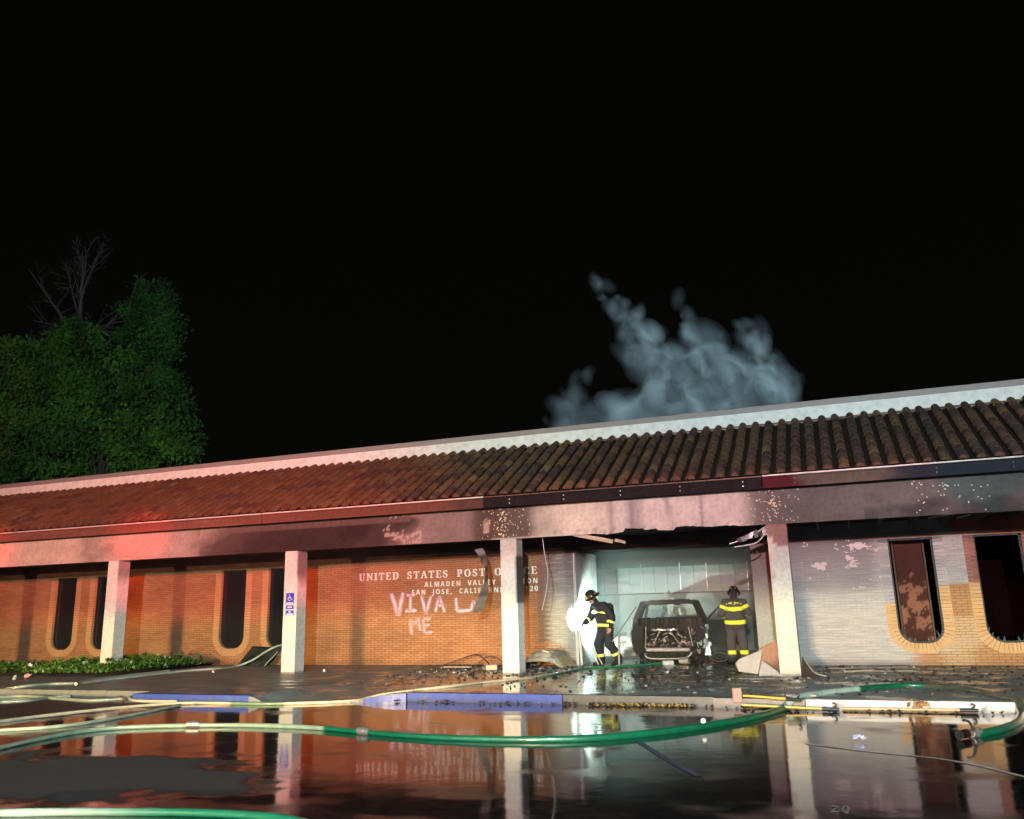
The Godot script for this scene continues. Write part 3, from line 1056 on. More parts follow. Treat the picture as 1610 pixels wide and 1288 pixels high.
	sh.box(Transform3D(Basis(), Vector3(-34.1, 2.65, -8.5)), Vector3(0.2, 5.3, 11.4), lin(0.3, 0.2, 0.12))
	sh.box(Transform3D(Basis(), Vector3(8.1, 2.65, -8.5)), Vector3(0.2, 5.3, 11.4), lin(0.3, 0.2, 0.12))
	sh.box(Transform3D(Basis(), Vector3(-13, 5.35, -8.5)), Vector3(42.4, 0.1, 11.4), lin(0.1, 0.1, 0.1))
	put("outer_shell", sh.mesh(), mat("stucco"), po)

func build_columns(po: Node3D) -> void:
	for i in COLUMN_X.size():
		var x: float = COLUMN_X[i]
		var b := Buf.new()
		var chip := 0.0
		b.gridbox(Vector3(x, 0, -0.37), Vector3(x + 0.372, 2.86, 0), 0.062, func(p: Vector3) -> Color:
			var n := soot_noise.get_noise_3d(p.x * 2 + i * 7.0, p.y * 1.3, p.z * 2)
			var c := lin(0.78, 0.73, 0.66) * (0.97 + 0.08 * n)
			var side := absf(p.x - x - 0.372) < 0.01
			if i == 1: c = c.lerp(lin(0.16, 0.15, 0.16), smoothstep(2.1, 2.6, p.y + 0.2 * n) * (0.75 if side else 0.1))
			if i == 2: c = c.lerp(lin(0.12, 0.11, 0.12), smoothstep(1.95, 2.4, p.y + 0.3 * n) * (0.85 if side else 0.22))
			if i == 3:
				if side:
					c = c.lerp(lin(0.035, 0.035, 0.035), smoothstep(1.42, 1.46, p.y + 0.04 * n) * 0.92 if p.y < 2.45 else 0.35)
				else:
					c = c.lerp(lin(0.34, 0.28, 0.25), smoothstep(2.1, 2.62, p.y + 0.25 * n) * 0.65)
			if i == 4:
				c = lin(0.74, 0.64, 0.53) * (0.97 + 0.08 * n)
				c = c.lerp(lin(0.40, 0.37, 0.34), smoothstep(1.75, 2.3, p.y + 0.15 * n) * 0.75)
				if p.y > 2.40 + 0.08 * n + (p.x - x) * 0.12: c = lin(0.24, 0.115, 0.10) * (1.0 + 0.3 * n)
				if p.x < x + 0.07 and p.y > 1.9 + 0.5 * n and p.y < 2.6: c = lin(0.60, 0.42, 0.35)
			c = c.lerp(lin(0.2, 0.18, 0.15), smoothstep(0.12, 0.0, p.y + 0.05 * n) * 0.35)
			return c)
		var o := put("column", b.mesh(), mat("column_stucco", 0.8, {"grain": 0.9, "relief": 0.3, "world": true}), po)
		if i == 4: o.set_meta("label", "column with its scorched top peeled to bare brown")
		# a plain square foot, slightly proud
		var foot := Buf.new()
		foot.box(Transform3D(Basis(), Vector3(x + 0.186, 0.02, -0.185)), Vector3(0.38, 0.04, 0.378), lin(0.3, 0.28, 0.25), 0.006)
		put("foot", foot.mesh(), mat("column_stucco"), o)

const BEAM_TONES := [[-28.0, 0.56, 0.44, 0.37], [-19.3, 0.54, 0.41, 0.35], [-18.6, 0.3, 0.22, 0.19], [-17.9, 0.46, 0.34, 0.29], [-15.6, 0.38, 0.28, 0.25], [-14.2, 0.081, 0.053, 0.05], [-12.9, 0.038, 0.025, 0.026], [-10.2, 0.031, 0.02, 0.021], [-9.4, 0.046, 0.031, 0.031], [-8.6, 0.187, 0.14, 0.128], [-7.6, 0.187, 0.136, 0.128], [-7.25, 0.085, 0.055, 0.047], [-6.2, 0.102, 0.072, 0.064], [-5.85, 0.4, 0.33, 0.28], [-5.0, 0.58, 0.47, 0.39], [-4.05, 0.56, 0.44, 0.39], [-1.75, 0.52, 0.39, 0.36], [-1.3, 0.15, 0.11, 0.105], [-1.0, 0.11, 0.085, 0.08], [-0.55, 0.104, 0.087, 0.083], [1.0, 0.122, 0.107, 0.1], [3.5, 0.085, 0.074, 0.074], [8.0, 0.085, 0.074, 0.074]]

func beam_bottom(x: float) -> float:   # the stucco edge is broken away over the bay
	var y := 2.82
	if x > -4.75 and x < -1.7:
		y += 0.012 * sin(x * 9.0) + 0.02 * soot_noise.get_noise_1d(x * 9.0)
		if x > -4.02 and x < -3.62: y += 0.075
		elif x > -3.62 and x < -3.35: y += 0.03
		elif x > -2.98 and x < -2.7: y += 0.065
		elif x > -2.7: y += 0.04 - (x + 2.7) * 0.03
	return y

func beam_flake(x: float, y: float) -> Color:   # alpha 0 where there is none
	var f := fine_noise.get_noise_2d(x * 2.6, y * 2.6) + 0.35 * soot_noise.get_noise_2d(x * 9.0, y * 9.0)
	var h := (y - 2.82) / 0.67
	var g := 0.30 * exp(-pow((x + 6.74) / 0.15, 2.0)) + 0.16 * exp(-pow((x + 6.3) / 0.1, 2.0) - pow((h - 0.75) / 0.2, 2.0)) + 0.22 * exp(-pow((x + 7.02) / 0.05, 2.0) - pow((h - 0.8) / 0.2, 2.0))
	if f + g > 0.56 and x > -7.25 and x < -6.1: return lin(0.60, 0.50, 0.30)
	g = 0.42 * exp(-pow((x + 1.03 + (h - 0.5) * 0.05) / 0.035, 2.0) - pow((h - 0.6) / 0.28, 2.0)) + 0.14 * exp(-pow((x + 1.05) / 0.16, 2.0))
	if f + g > 0.55 and x > -1.5 and x < -0.5: return lin(0.60, 0.46, 0.32)
	g = 0.24 * exp(-pow((x - 1.98) / 0.12, 2.0) - pow((h - 0.72) / 0.12, 2.0)) + 0.2 * exp(-pow((x - 1.6) / 0.07, 2.0) - pow((h - 0.75) / 0.12, 2.0)) + 0.10 * exp(-pow((x - 2.0) / 0.3, 2.0) - pow((h - 0.72) / 0.2, 2.0))
	if f + g > 0.64 and x > 1.4: return lin(0.70, 0.66, 0.58)
	return Color(0, 0, 0, 0)

func build_eaves(po: Node3D) -> void:
	var top := 3.50
	var z := 0.03
	for i in COLUMN_X.size() - 1:
		var x0: float = (COLUMN_X[i] + 0.186) if i > 0 else -34.0
		var x1: float = COLUMN_X[i + 1] + 0.186
		if i == COLUMN_X.size() - 2: x1 = 8.0
		var b := Buf.new()
		var nx := int((x1 - x0) / 0.045)
		var ny := 15
		var f := func(p: Vector3) -> Color:
			var n := soot_noise.get_noise_2d(p.x * 1.1, p.y * 2.4)
			var g := fine_noise.get_noise_2d(p.x * 1.6, p.y * 1.6)
			var h := (p.y - 2.82) / 0.67
			var c := steps(BEAM_TONES, p.x + 0.5 * n * (1.0 if p.x < -8 else 0.2) + (h - 0.5) * (-0.9 if p.x < -9 and p.x > -15 else 0.0))
			c *= 1.0 + 0.22 * n
			if p.x < -9.0 and p.x > -14.0 and h > 0.75: c = c.lerp(lin(0.22, 0.16, 0.14), 0.3)
			if p.x > -9.7 and p.x < -8.7 and n + 0.7 * g > 0.28 + absf(p.x + 9.0) * 0.3: c = c.lerp(lin(0.45, 0.34, 0.31), 0.6)
			# runs of soot down the clean stucco
			var down := soot_noise.get_noise_1d(p.x * 14.0)
			c = c.lerp(lin(0.14, 0.10, 0.13), exp(-pow((p.x + 3.8) / 0.16, 2.0)) * (0.75 + 0.4 * down))
			c = c.lerp(lin(0.2, 0.15, 0.16), exp(-pow((p.x + 3.12 + (h - 1.0) * 0.12) / 0.06, 2.0)) * 0.7 * h)
			c = c.lerp(lin(0.2, 0.15, 0.16), exp(-pow((p.x + 2.42) / 0.035, 2.0)) * 0.7)
			c = c.lerp(lin(0.24, 0.18, 0.18), exp(-pow((p.x + 4.28) / 0.06, 2.0)) * 0.6)
			if p.x > -5.6 and p.x < -1.5 and h < 0.16 and g > 0.25: c = c.lerp(lin(0.25, 0.18, 0.17), 0.6)
			# flakes of paler plaster beside the scorched joints
			if p.x > -7.16 and p.x < -7.02 and h < 0.85 and n + g * 0.4 > -0.05: c = c.lerp(lin(0.40, 0.28, 0.24), 0.8)
			if p.x > 0.6: c = c.lerp(lin(0.035, 0.030, 0.032), smoothstep(0.55, 0.0, h + 0.6 * n) * 0.7)
			if h < 0.06 and p.x < -5 and p.x > -7: c = lin(0.5, 0.4, 0.33)
			return c
		for k in nx:
			var xa := lerpf(x0, x1, float(k) / nx)
			var xb := lerpf(x0, x1, float(k + 1) / nx)
			var ya := beam_bottom(xa)
			var yb := beam_bottom(xb)
			var last := [Color(), Color()]
			for j in ny + 1:
				var pa := Vector3(xa, lerpf(ya, top, float(j) / ny), z)
				var pb := Vector3(xb, lerpf(yb, top, float(j) / ny), z)
				var now := [f.call(pa), f.call(pb)]
				if j > 0:
					var qa := Vector3(xa, lerpf(ya, top, float(j - 1) / ny), z)
					var qb := Vector3(xb, lerpf(yb, top, float(j - 1) / ny), z)
					b.quad4(qa, qb, pb, pa, last[0], last[1], now[1], now[0])
				last = now
			# broken edge and underside
			var dark := lin(0.05, 0.04, 0.04) if xa > -15.0 else lin(0.3, 0.22, 0.18)
			b.quad(Vector3(xa, ya, z - 0.03), Vector3(xb, yb, z - 0.03), Vector3(xb, yb, z), Vector3(xa, ya, z), dark.lerp(lin(0.4, 0.33, 0.28), 0.4))
			b.quad(Vector3(xa, ya, z - 0.03), Vector3(xa, 3.02, z - 0.03), Vector3(xb, 3.02, z - 0.03), Vector3(xb, yb, z - 0.03), dark)
			b.quad(Vector3(xa, 2.87, z - 0.42), Vector3(xb, 2.87, z - 0.42), Vector3(xb, 2.87, z - 0.03), Vector3(xa, 2.87, z - 0.03), dark)
			b.quad(Vector3(xa, 3.02, z - 0.42), Vector3(xa, 2.87, z - 0.42), Vector3(xb, 2.87, z - 0.42), Vector3(xb, 3.02, z - 0.42), dark)
		var beam := put("eave_beam", b.mesh(), mat("stucco_beam", 0.85, {"spec": 0.3, "grain": 0.8, "relief": 0.35, "world": true}), po)
		if i >= 2 and i <= 4:   # flakes of raw plaster where the scorched skin has come off
			var flakes := Buf.new()
			var s := 0.018
			var xx := maxf(x0, -7.3)
			while xx < minf(x1, 2.7):
				var yy := 2.86
				while yy < 3.48:
					var tone := beam_flake(xx, yy)
					if tone.a > 0.0: flakes.quad(Vector3(xx, yy, z + 0.002), Vector3(xx + s, yy, z + 0.002), Vector3(xx + s, yy + s, z + 0.002), Vector3(xx, yy + s, z + 0.002), tone)
					yy += s
				xx += s
			if flakes.v.size(): put("plaster_flakes", flakes.mesh(), mat("flake"), beam).set_meta("kind", "stuff")
	# fascia boards under the tiles, one per length
	var boards := [[-34.0, -25.0], [-25.0, -18.93], [-18.93, -12.86], [-12.86, -7.02], [-7.02, -1.18], [-1.18, 4.6], [4.6, 8.0]]
	for i in boards.size():
		var b := Buf.new()
		var burnt := i == 4
		b.gridbox(Vector3(boards[i][0] + 0.012, 3.488, 0.31), Vector3(boards[i][1] - 0.012, 3.712, 0.352), 0.07, func(p: Vector3) -> Color:
			var n := soot_noise.get_noise_2d(p.x * 0.7, p.y * 5.0)
			var c := lin(0.17, 0.072, 0.055) * (1.0 + 0.3 * n)
			if p.x > -14.5: c = c.lerp(lin(0.12, 0.048, 0.038), smoothstep(-14.5, -11.0, p.x))
			if p.x > -8.1: c = c.lerp(lin(0.085, 0.04, 0.035), smoothstep(-7.9, -7.5, p.x + n * 0.2))
			if burnt: c = lin(0.035, 0.024, 0.026) * (1.0 + 0.6 * fine_noise.get_noise_2d(p.x * 2.0, p.y))
			if p.x > -1.18:
				c = lin(0.075, 0.014, 0.018).lerp(lin(0.105, 0.075, 0.064), smoothstep(-0.65, -0.35, p.x + (p.y - 3.6) * 0.8)) * (1.0 + 0.3 * n)
				c = c.lerp(lin(0.026, 0.025, 0.033), smoothstep(0.9, 1.35, p.x + n * 0.4))
			return c)
		var o := put("fascia_board", b.mesh(), mat("char_board", 0.6, {"spec": 0.3, "relief": 2.2, "relief_scale": 4.0}) if burnt else mat("fascia_wood", 0.8, {"grain": 0.7, "spec": 0.2}), po)
		if burnt: o.set_meta("label", "fascia board burnt to black char")
		var lip := Buf.new()
		if not burnt:
			lip.box(Transform3D(Basis(), Vector3((boards[i][0] + boards[i][1]) / 2, 3.728, 0.345)), Vector3(boards[i][1] - boards[i][0] - 0.02, 0.026, 0.05), lin(0.62, 0.50, 0.46), 0.005)
		else:
			lip.box(Transform3D(Basis(), Vector3((boards[i][0] + boards[i][1]) / 2, 3.722, 0.335)), Vector3(boards[i][1] - boards[i][0] - 0.02, 0.018, 0.04), lin(0.20, 0.085, 0.05), 0.004)
		put("drip_edge", lip.mesh(), mat("drip_edge", 0.45), o)
		var nails := Buf.new()
		var x: float = boards[i][0] + 0.6
		while x < boards[i][1] - 0.2:
			for y in [3.555, 3.64]:
				nails.tube([Vector3(x, y, 0.35), Vector3(x, y, 0.36)], [0.014], [lin(0.7, 0.68, 0.64) if burnt else lin(0.06, 0.04, 0.035)], 6)
			x += 1.22
		put("bolt", nails.mesh(), mat("drip_edge"), o).set_meta("kind", "stuff")
	# under-eave board that closes the gap between fascia and beam
	var u := Buf.new()
	u.gridbox(Vector3(-34, 3.50, 0.0), Vector3(8, 3.53, 0.31), 0.4, func(p: Vector3) -> Color: return lin(0.12, 0.05, 0.04).lerp(lin(0.03, 0.025, 0.025), smoothstep(-13.0, -9.0, p.x)))
	put("eave_board", u.mesh(), mat("charred"), po)

func build_roof(po: Node3D) -> void:
	var eave := Vector3(0, 3.745, 0.36)
	var up := Vector3(0, 1.60, -2.96)
	var long := up.length()
	var along := up / long
	var normal := Vector3.RIGHT.cross(-along).normalized() * -1.0
	if normal.y < 0: normal = -normal
	var deck := Buf.new()
	var pitch := 0.286
	# the channels between the rows of cover tiles, their shade put into the colour
	var n0 := int(42.0 / pitch)
	for k in n0:
		var x := -34.0 + k * pitch
		var last := Vector3.ZERO
		for s in 5:
			var a := float(s) / 4.0
			var p := Vector3(x + a * pitch, 0, 0) + eave + normal * (0.006 - 0.06 * sin(a * PI)) - along * 0.02
			if s > 0: deck.quad(last, p, p + along * (long + 0.02), last + along * (long + 0.02), lin(0.022, 0.016, 0.012))
			last = p
	var roof := put("roof", deck.mesh(), mat("old_clay", 0.9, {"spec": 0.25, "grain": 2.0, "relief": 0.5, "world": true}), po)
	var under := Buf.new()
	under.quad(eave - Vector3(34, 0.06, 0), eave + Vector3(8, -0.06, 0), eave + up + Vector3(8, -0.06, 0), eave + up - Vector3(34, 0.06, 0), lin(0.03, 0.02, 0.015))
	put("roof_deck", under.mesh(), mat("charred"), roof)
	# cover tiles: tapered half barrels, each lapping the one below
	var tones := [lin(0.140, 0.084, 0.046), lin(0.112, 0.066, 0.051), lin(0.160, 0.080, 0.040), lin(0.085, 0.052, 0.044), lin(0.130, 0.080, 0.052), lin(0.190, 0.118, 0.056)]
	var meshes := []
	for t in tones: meshes.append(tile_mesh(t, false))
	var plain := tile_mesh(lin(1, 1, 1), false)
	var end_tile := tile_mesh(lin(0.17, 0.075, 0.045), true)
	var rows := 11
	var step := (long - 0.1) / rows
	var stuff_at := []
	var stuff_col := []
	var count := 0
	for k in range(n0 - 1, -1, -1):
		var x := -34.0 + k * pitch
		for j in rows:
			var down := -along
			var jitter := Basis(normal, rng.randf_range(-0.045, 0.045)) * Basis(Vector3.RIGHT, rng.randf_range(-0.012, 0.012))
			var basis := jitter * Basis(Vector3.RIGHT, normal, Vector3.RIGHT.cross(normal))
			if basis.z.dot(down) < 0: basis = Basis(-basis.x, basis.y, -basis.z)
			var at := eave + Vector3(x + rng.randf_range(-0.006, 0.006), 0, 0) + along * (j * step + rng.randf_range(-0.01, 0.01)) + normal * 0.018
			if rng.randf() < 0.05: at += along * rng.randf_range(-0.05, 0.02) + normal * 0.008
			var n := soot_noise.get_noise_2d(x * 0.5, j * 0.6)
			var pick := rng.randi() % 5
			if x < -9.0: pick = [0, 2, 5, 4, 0, 2][rng.randi() % 6]
			elif x > -1.0: pick = [1, 3, 4, 1, 3, 0][rng.randi() % 6]
			if rng.randf() < 0.05: pick = 5
			if n > 0.3: pick = 3
			var fired: bool = j == 0 and x > -5.9 and x < -2.4
			var t := Transform3D(basis, at)
			if x > -4.4 and x < 3.9 and count < 296:
				count += 1
				var o := put("roof_tile", end_tile if fired else meshes[pick], mat("old_clay"), roof)
				o.transform = t
			else:
				stuff_at.append(t)
				var c: Color = (lin(0.26, 0.12, 0.06) if fired else tones[pick]) * rng.randf_range(0.8, 1.2)
				if x < -9.0: c = c.lerp(lin(0.13, 0.062, 0.036), 0.35)
				stuff_col.append(c)
	scatter("roof_tiles", plain, mat("old_clay"), stuff_at, stuff_col, roof)
	# mortar plugs in the open tile ends along the eave
	var plugs := Buf.new()
	for k in n0:
		var x := -34.0 + k * pitch
		var p := eave + Vector3(x, 0, 0) + along * 0.035 + normal * 0.012
		var prev := Vector3.ZERO
		for s in 7:
			var a := PI * s / 6.0
			var q := p + Vector3(cos(a) * 0.07, 0, 0) + normal * sin(a) * 0.07
			if s > 0: plugs.tri(p, prev, q, lin(0.15, 0.07, 0.045), lin(0.15, 0.07, 0.045), lin(0.15, 0.07, 0.045))
			prev = q
	put("tile_mortar", plugs.mesh(), mat("old_clay"), roof).set_meta("kind", "stuff")
	# flashing, white parapet board and its coping
	var crest := eave + up
	var fl := Buf.new()
	fl.box(Transform3D(Basis(Vector3.RIGHT, 0.25), crest + Vector3(-13, -0.015, 0.06)), Vector3(42, 0.02, 0.2), lin(0.22, 0.13, 0.08))
	put("flashing", fl.mesh(), mat("old_clay"), roof)
	var par := Buf.new()
	par.gridbox(Vector3(-34, crest.y - 0.3, -2.72), Vector3(8, 5.652, -2.615), 0.25, func(p: Vector3) -> Color:
		return lin(0.74, 0.72, 0.69) * (1.0 + 0.05 * soot_noise.get_noise_2d(p.x * 1.5, p.y * 5.0)))
	var parapet := put("parapet_board", par.mesh(), mat("white_paint", 0.6, {"grain": 0.4}), po)
	var cop := Buf.new()
	cop.box(Transform3D(Basis(Vector3.RIGHT, 0.0), Vector3(-13, 5.725, -2.76)), Vector3(42, 0.14, 0.26), lin(0.24, 0.20, 0.19), 0.012)
	put("coping", cop.mesh(), mat("coping", 0.55), parapet)

func tile_mesh(c: Color, end: bool) -> ArrayMesh:
	var b := Buf.new()
	var seg := 7
	var l := 0.40
	for s in seg:
		var a0 := PI * s / seg
		var a1 := PI * (s + 1) / seg
		var ring := []
		for a in [a0, a1]:
			var d := Vector3(cos(a), sin(a), 0)
			ring.append([d * 0.096, d * 0.078 + Vector3(0, -0.012, -l), d * 0.081, d])
		var shade := 1.0 if s % 2 else 0.93
		var col := c * shade
		b.stri(ring[0][0], ring[1][0], ring[1][1], ring[0][3], ring[1][3], ring[1][3], col, col, col)
		b.stri(ring[0][0], ring[1][1], ring[0][1], ring[0][3], ring[1][3], ring[0][3], col, col, col)
		var rim := c * (1.25 if end else 0.85)
		b.quad(ring[0][2], ring[1][2], ring[1][0], ring[0][0], rim)
		b.quad(ring[1][2], ring[0][2], ring[0][2] + Vector3(0, -0.003, -0.12), ring[1][2] + Vector3(0, -0.003, -0.12), c * 0.7)
	return b.mesh()

func build_lettering(po: Node3D) -> void:
	var sign_ := part_node("wall_sign", po)
	letters(sign_, "UNITED  STATES  POST  OFFICE", face("Droid Serif", 700), -12.03, -6.94, 2.17, 0.185)
	letters(sign_, "ALMADEN  VALLEY  STATION", face("Droid Sans", 700), -10.06, -6.93, 1.945, 0.125)
	letters(sign_, "SAN  JOSE,  CALIFORNIA  95120", face("Droid Sans", 700), -10.43, -6.93, 1.755, 0.125)
	# sprayed strokes on the brick, soft at their edges; strokes that touch make one letter
	var spray := mat("spray_paint", 0.7, {"alpha": 1.0})
	var graffiti := part_node("graffiti", po)
	var sets := [[0], [1, 2, 3], [4], [5, 6], [7, 8], [9], [10, 11], [12, 13, 14, 15]]
	var strokes := [[Vector2(-11.05, 1.81), Vector2(-10.95, 1.58), Vector2(-10.83, 1.24), Vector2(-10.76, 1.55), Vector2(-10.69, 1.82)], [Vector2(-10.47, 1.77), Vector2(-10.48, 1.33)], [Vector2(-10.59, 1.75), Vector2(-10.33, 1.75)], [Vector2(-10.62, 1.35), Vector2(-10.29, 1.36)], [Vector2(-10.16, 1.73), Vector2(-10.02, 1.28), Vector2(-9.88, 1.71)], [Vector2(-9.75, 1.32), Vector2(-9.64, 1.71), Vector2(-9.49, 1.30)], [Vector2(-9.70, 1.47), Vector2(-9.55, 1.47)], [Vector2(-9.17, 1.65), Vector2(-9.14, 1.32)], [Vector2(-9.14, 1.32), Vector2(-8.98, 1.32), Vector2(-8.75, 1.34)], [Vector2(-8.75, 1.34), Vector2(-8.68, 1.57), Vector2(-8.59, 1.38)], [Vector2(-10.43, 0.76), Vector2(-10.49, 1.14)], [Vector2(-10.49, 1.14), Vector2(-10.34, 1.01), Vector2(-10.25, 1.17), Vector2(-10.18, 0.84)], [Vector2(-10.10, 1.13), Vector2(-10.06, 0.80)], [Vector2(-10.10, 1.13), Vector2(-9.89, 1.14)], [Vector2(-10.07, 0.97), Vector2(-9.92, 0.99)], [Vector2(-10.06, 0.80), Vector2(-9.83, 0.81)]]
	for letter in sets:
		var b := Buf.new()
		for si in letter:
			var s: Array = strokes[si]
			var run := []
			for i in s.size() - 1:
				for k in 6: run.append((s[i] as Vector2).lerp(s[i + 1], k / 6.0))
			run.append(s[s.size() - 1])
			for i in run.size() - 1:
				var p: Vector2 = run[i]
				var q: Vector2 = run[i + 1]
				var side := (q - p).normalized().orthogonal()
				var wide := 0.09 if s[0].x < -10.6 and s.size() > 3 else 0.064
				var body := Color(0.80, 0.62, 0.74, 0.80 + 0.2 * fine_noise.get_noise_2d(p.x * 3, p.y * 3))
				if p.y < 1.2: body.a *= 0.6
				var fade := Color(body.r, body.g, body.b, 0.0)
				var z := WALL_Z + 0.0042
				var a := Vector3(p.x, p.y, z)
				var d := Vector3(q.x, q.y, z)
				var w := Vector3(side.x, side.y, 0) * wide
				b.quad4(a, d, d + w, a + w, body, body, fade, fade)
				b.quad4(a - w, d - w, d, a, fade, fade, body, body)
		put("sprayed_letter", b.mesh(), spray, graffiti)

func letters(parent: Node, text: String, font: SystemFont, x0: float, x1: float, base: float, cap: float) -> void:
	var size := 64
	var px := cap / (size * 0.714)
	var widths := []
	var total := 0.0
	for ch in text:
		var w := font.get_string_size(ch, HORIZONTAL_ALIGNMENT_LEFT, -1, size).x * px
		widths.append(w)
		total += w
	var gap := (x1 - x0 - total) / (text.length() - 1)
	var x := x0
	var mid := (font.get_ascent(size) + font.get_descent(size)) / 2.0 - font.get_descent(size)
	for i in text.length():
		var ch := text[i]
		if ch != " ":
			var t := TextMesh.new()
			t.text = ch
			t.font = font
			t.font_size = size
			t.pixel_size = px
			t.depth = 0.02
			t.curve_step = 1.5
			var o := put("letter", t, mat("sign_letter", 0.5, {"vertex": false, "color": lin(0.78, 0.76, 0.70)}), parent)
			o.position = Vector3(x + widths[i] / 2.0, base + mid * px, WALL_Z + 0.014)
		x += widths[i] + gap

# ---------------------------------------------------------------- trees

func leaf_mesh(w: float, l: float) -> ArrayMesh:
	var b := Buf.new()
	var c := Color.WHITE
	for k in 3:
		var t := Basis(Vector3.UP, k * 2.1) * Basis(Vector3.RIGHT, 0.5 + 0.3 * k)
		var p := [Vector3(0, 0, 0), Vector3(w * 0.5, l * 0.45, 0.02), Vector3(0, l, 0), Vector3(-w * 0.5, l * 0.5, 0.02)]
		b.quad(t * p[0], t * p[1], t * p[2], t * p[3], c)
	return b.mesh()

func limb(b: Buf, from: Vector3, to: Vector3, r0: float, r1: float, col: Color, bend := 0.1) -> Array:
	var pts := []
	var radii := []
	var n := 5
	var side := Vector3(rng.randf_range(-1, 1), rng.randf_range(-0.3, 0.3), rng.randf_range(-1, 1)) * from.distance_to(to) * bend
	for i in n + 1:
		var t := float(i) / n
		pts.append(from.lerp(to, t) + side * sin(t * PI))
		radii.append(lerpf(r0, r1, t))
	b.tube(pts, radii, [col], 6)
	return pts

func leafy_tree(called: String, at: Vector3, lobes: Array, leaves: int, size: float, dark: Color, light: Color, label: String, trunk_top: float) -> void:
	var t := thing(called, at, 0.0, label, "tree", "trees behind the post office")
	var tr := Buf.new()
	var bark := lin(0.06, 0.05, 0.04)
	limb(tr, Vector3(0, GROUND_Y, 0), Vector3(0, trunk_top, 0), 0.28, 0.12, bark, 0.02)
	for l in lobes: limb(tr, Vector3(0, trunk_top * rng.randf_range(0.3, 0.8), 0), l[0], 0.1, 0.03, bark, 0.1)
	put("trunk", tr.mesh(), mat("bark", 0.95, {"relief": 1.5, "relief_scale": 1.5}), t)
	var places := []
	var cols := []
	var vol := 0.0
	for l in lobes: vol += l[1] * l[1]
	for l in lobes:
		var n := int(leaves * l[1] * l[1] / vol)
		# each lobe is a cluster of smaller tufts with gaps between
		var tufts := []
		for k in maxi(8, n / 60):
			var d := Vector3(rng.randfn(), rng.randfn(), rng.randfn()).normalized()
			tufts.append([l[0] + Vector3(d.x, d.y * l[2], d.z) * l[1] * pow(rng.randf(), 0.4), rng.randf()])
		for k in n:
			var tf: Array = tufts[rng.randi() % tufts.size()]
			var d := Vector3(rng.randfn(), rng.randfn() * 0.75, rng.randfn()) * size * 1.5
			var p: Vector3 = tf[0] + d
			var s := size * rng.randf_range(0.7, 1.4)
			var q := Basis(Vector3(rng.randfn(), rng.randfn(), rng.randfn()).normalized(), rng.randf() * TAU)
			places.append(Transform3D(q.scaled(Vector3.ONE * s), p))
			cols.append(dark.lerp(light, clampf(pow(tf[1], 1.5) * 0.9 + rng.randf() * 0.2, 0, 1)))
	scatter("crown", leaf_mesh(0.62, 1.0), mat("leaf_" + called, 0.95, {"backlight": Color(0.12, 0.2, 0.06)}), places, cols, t)

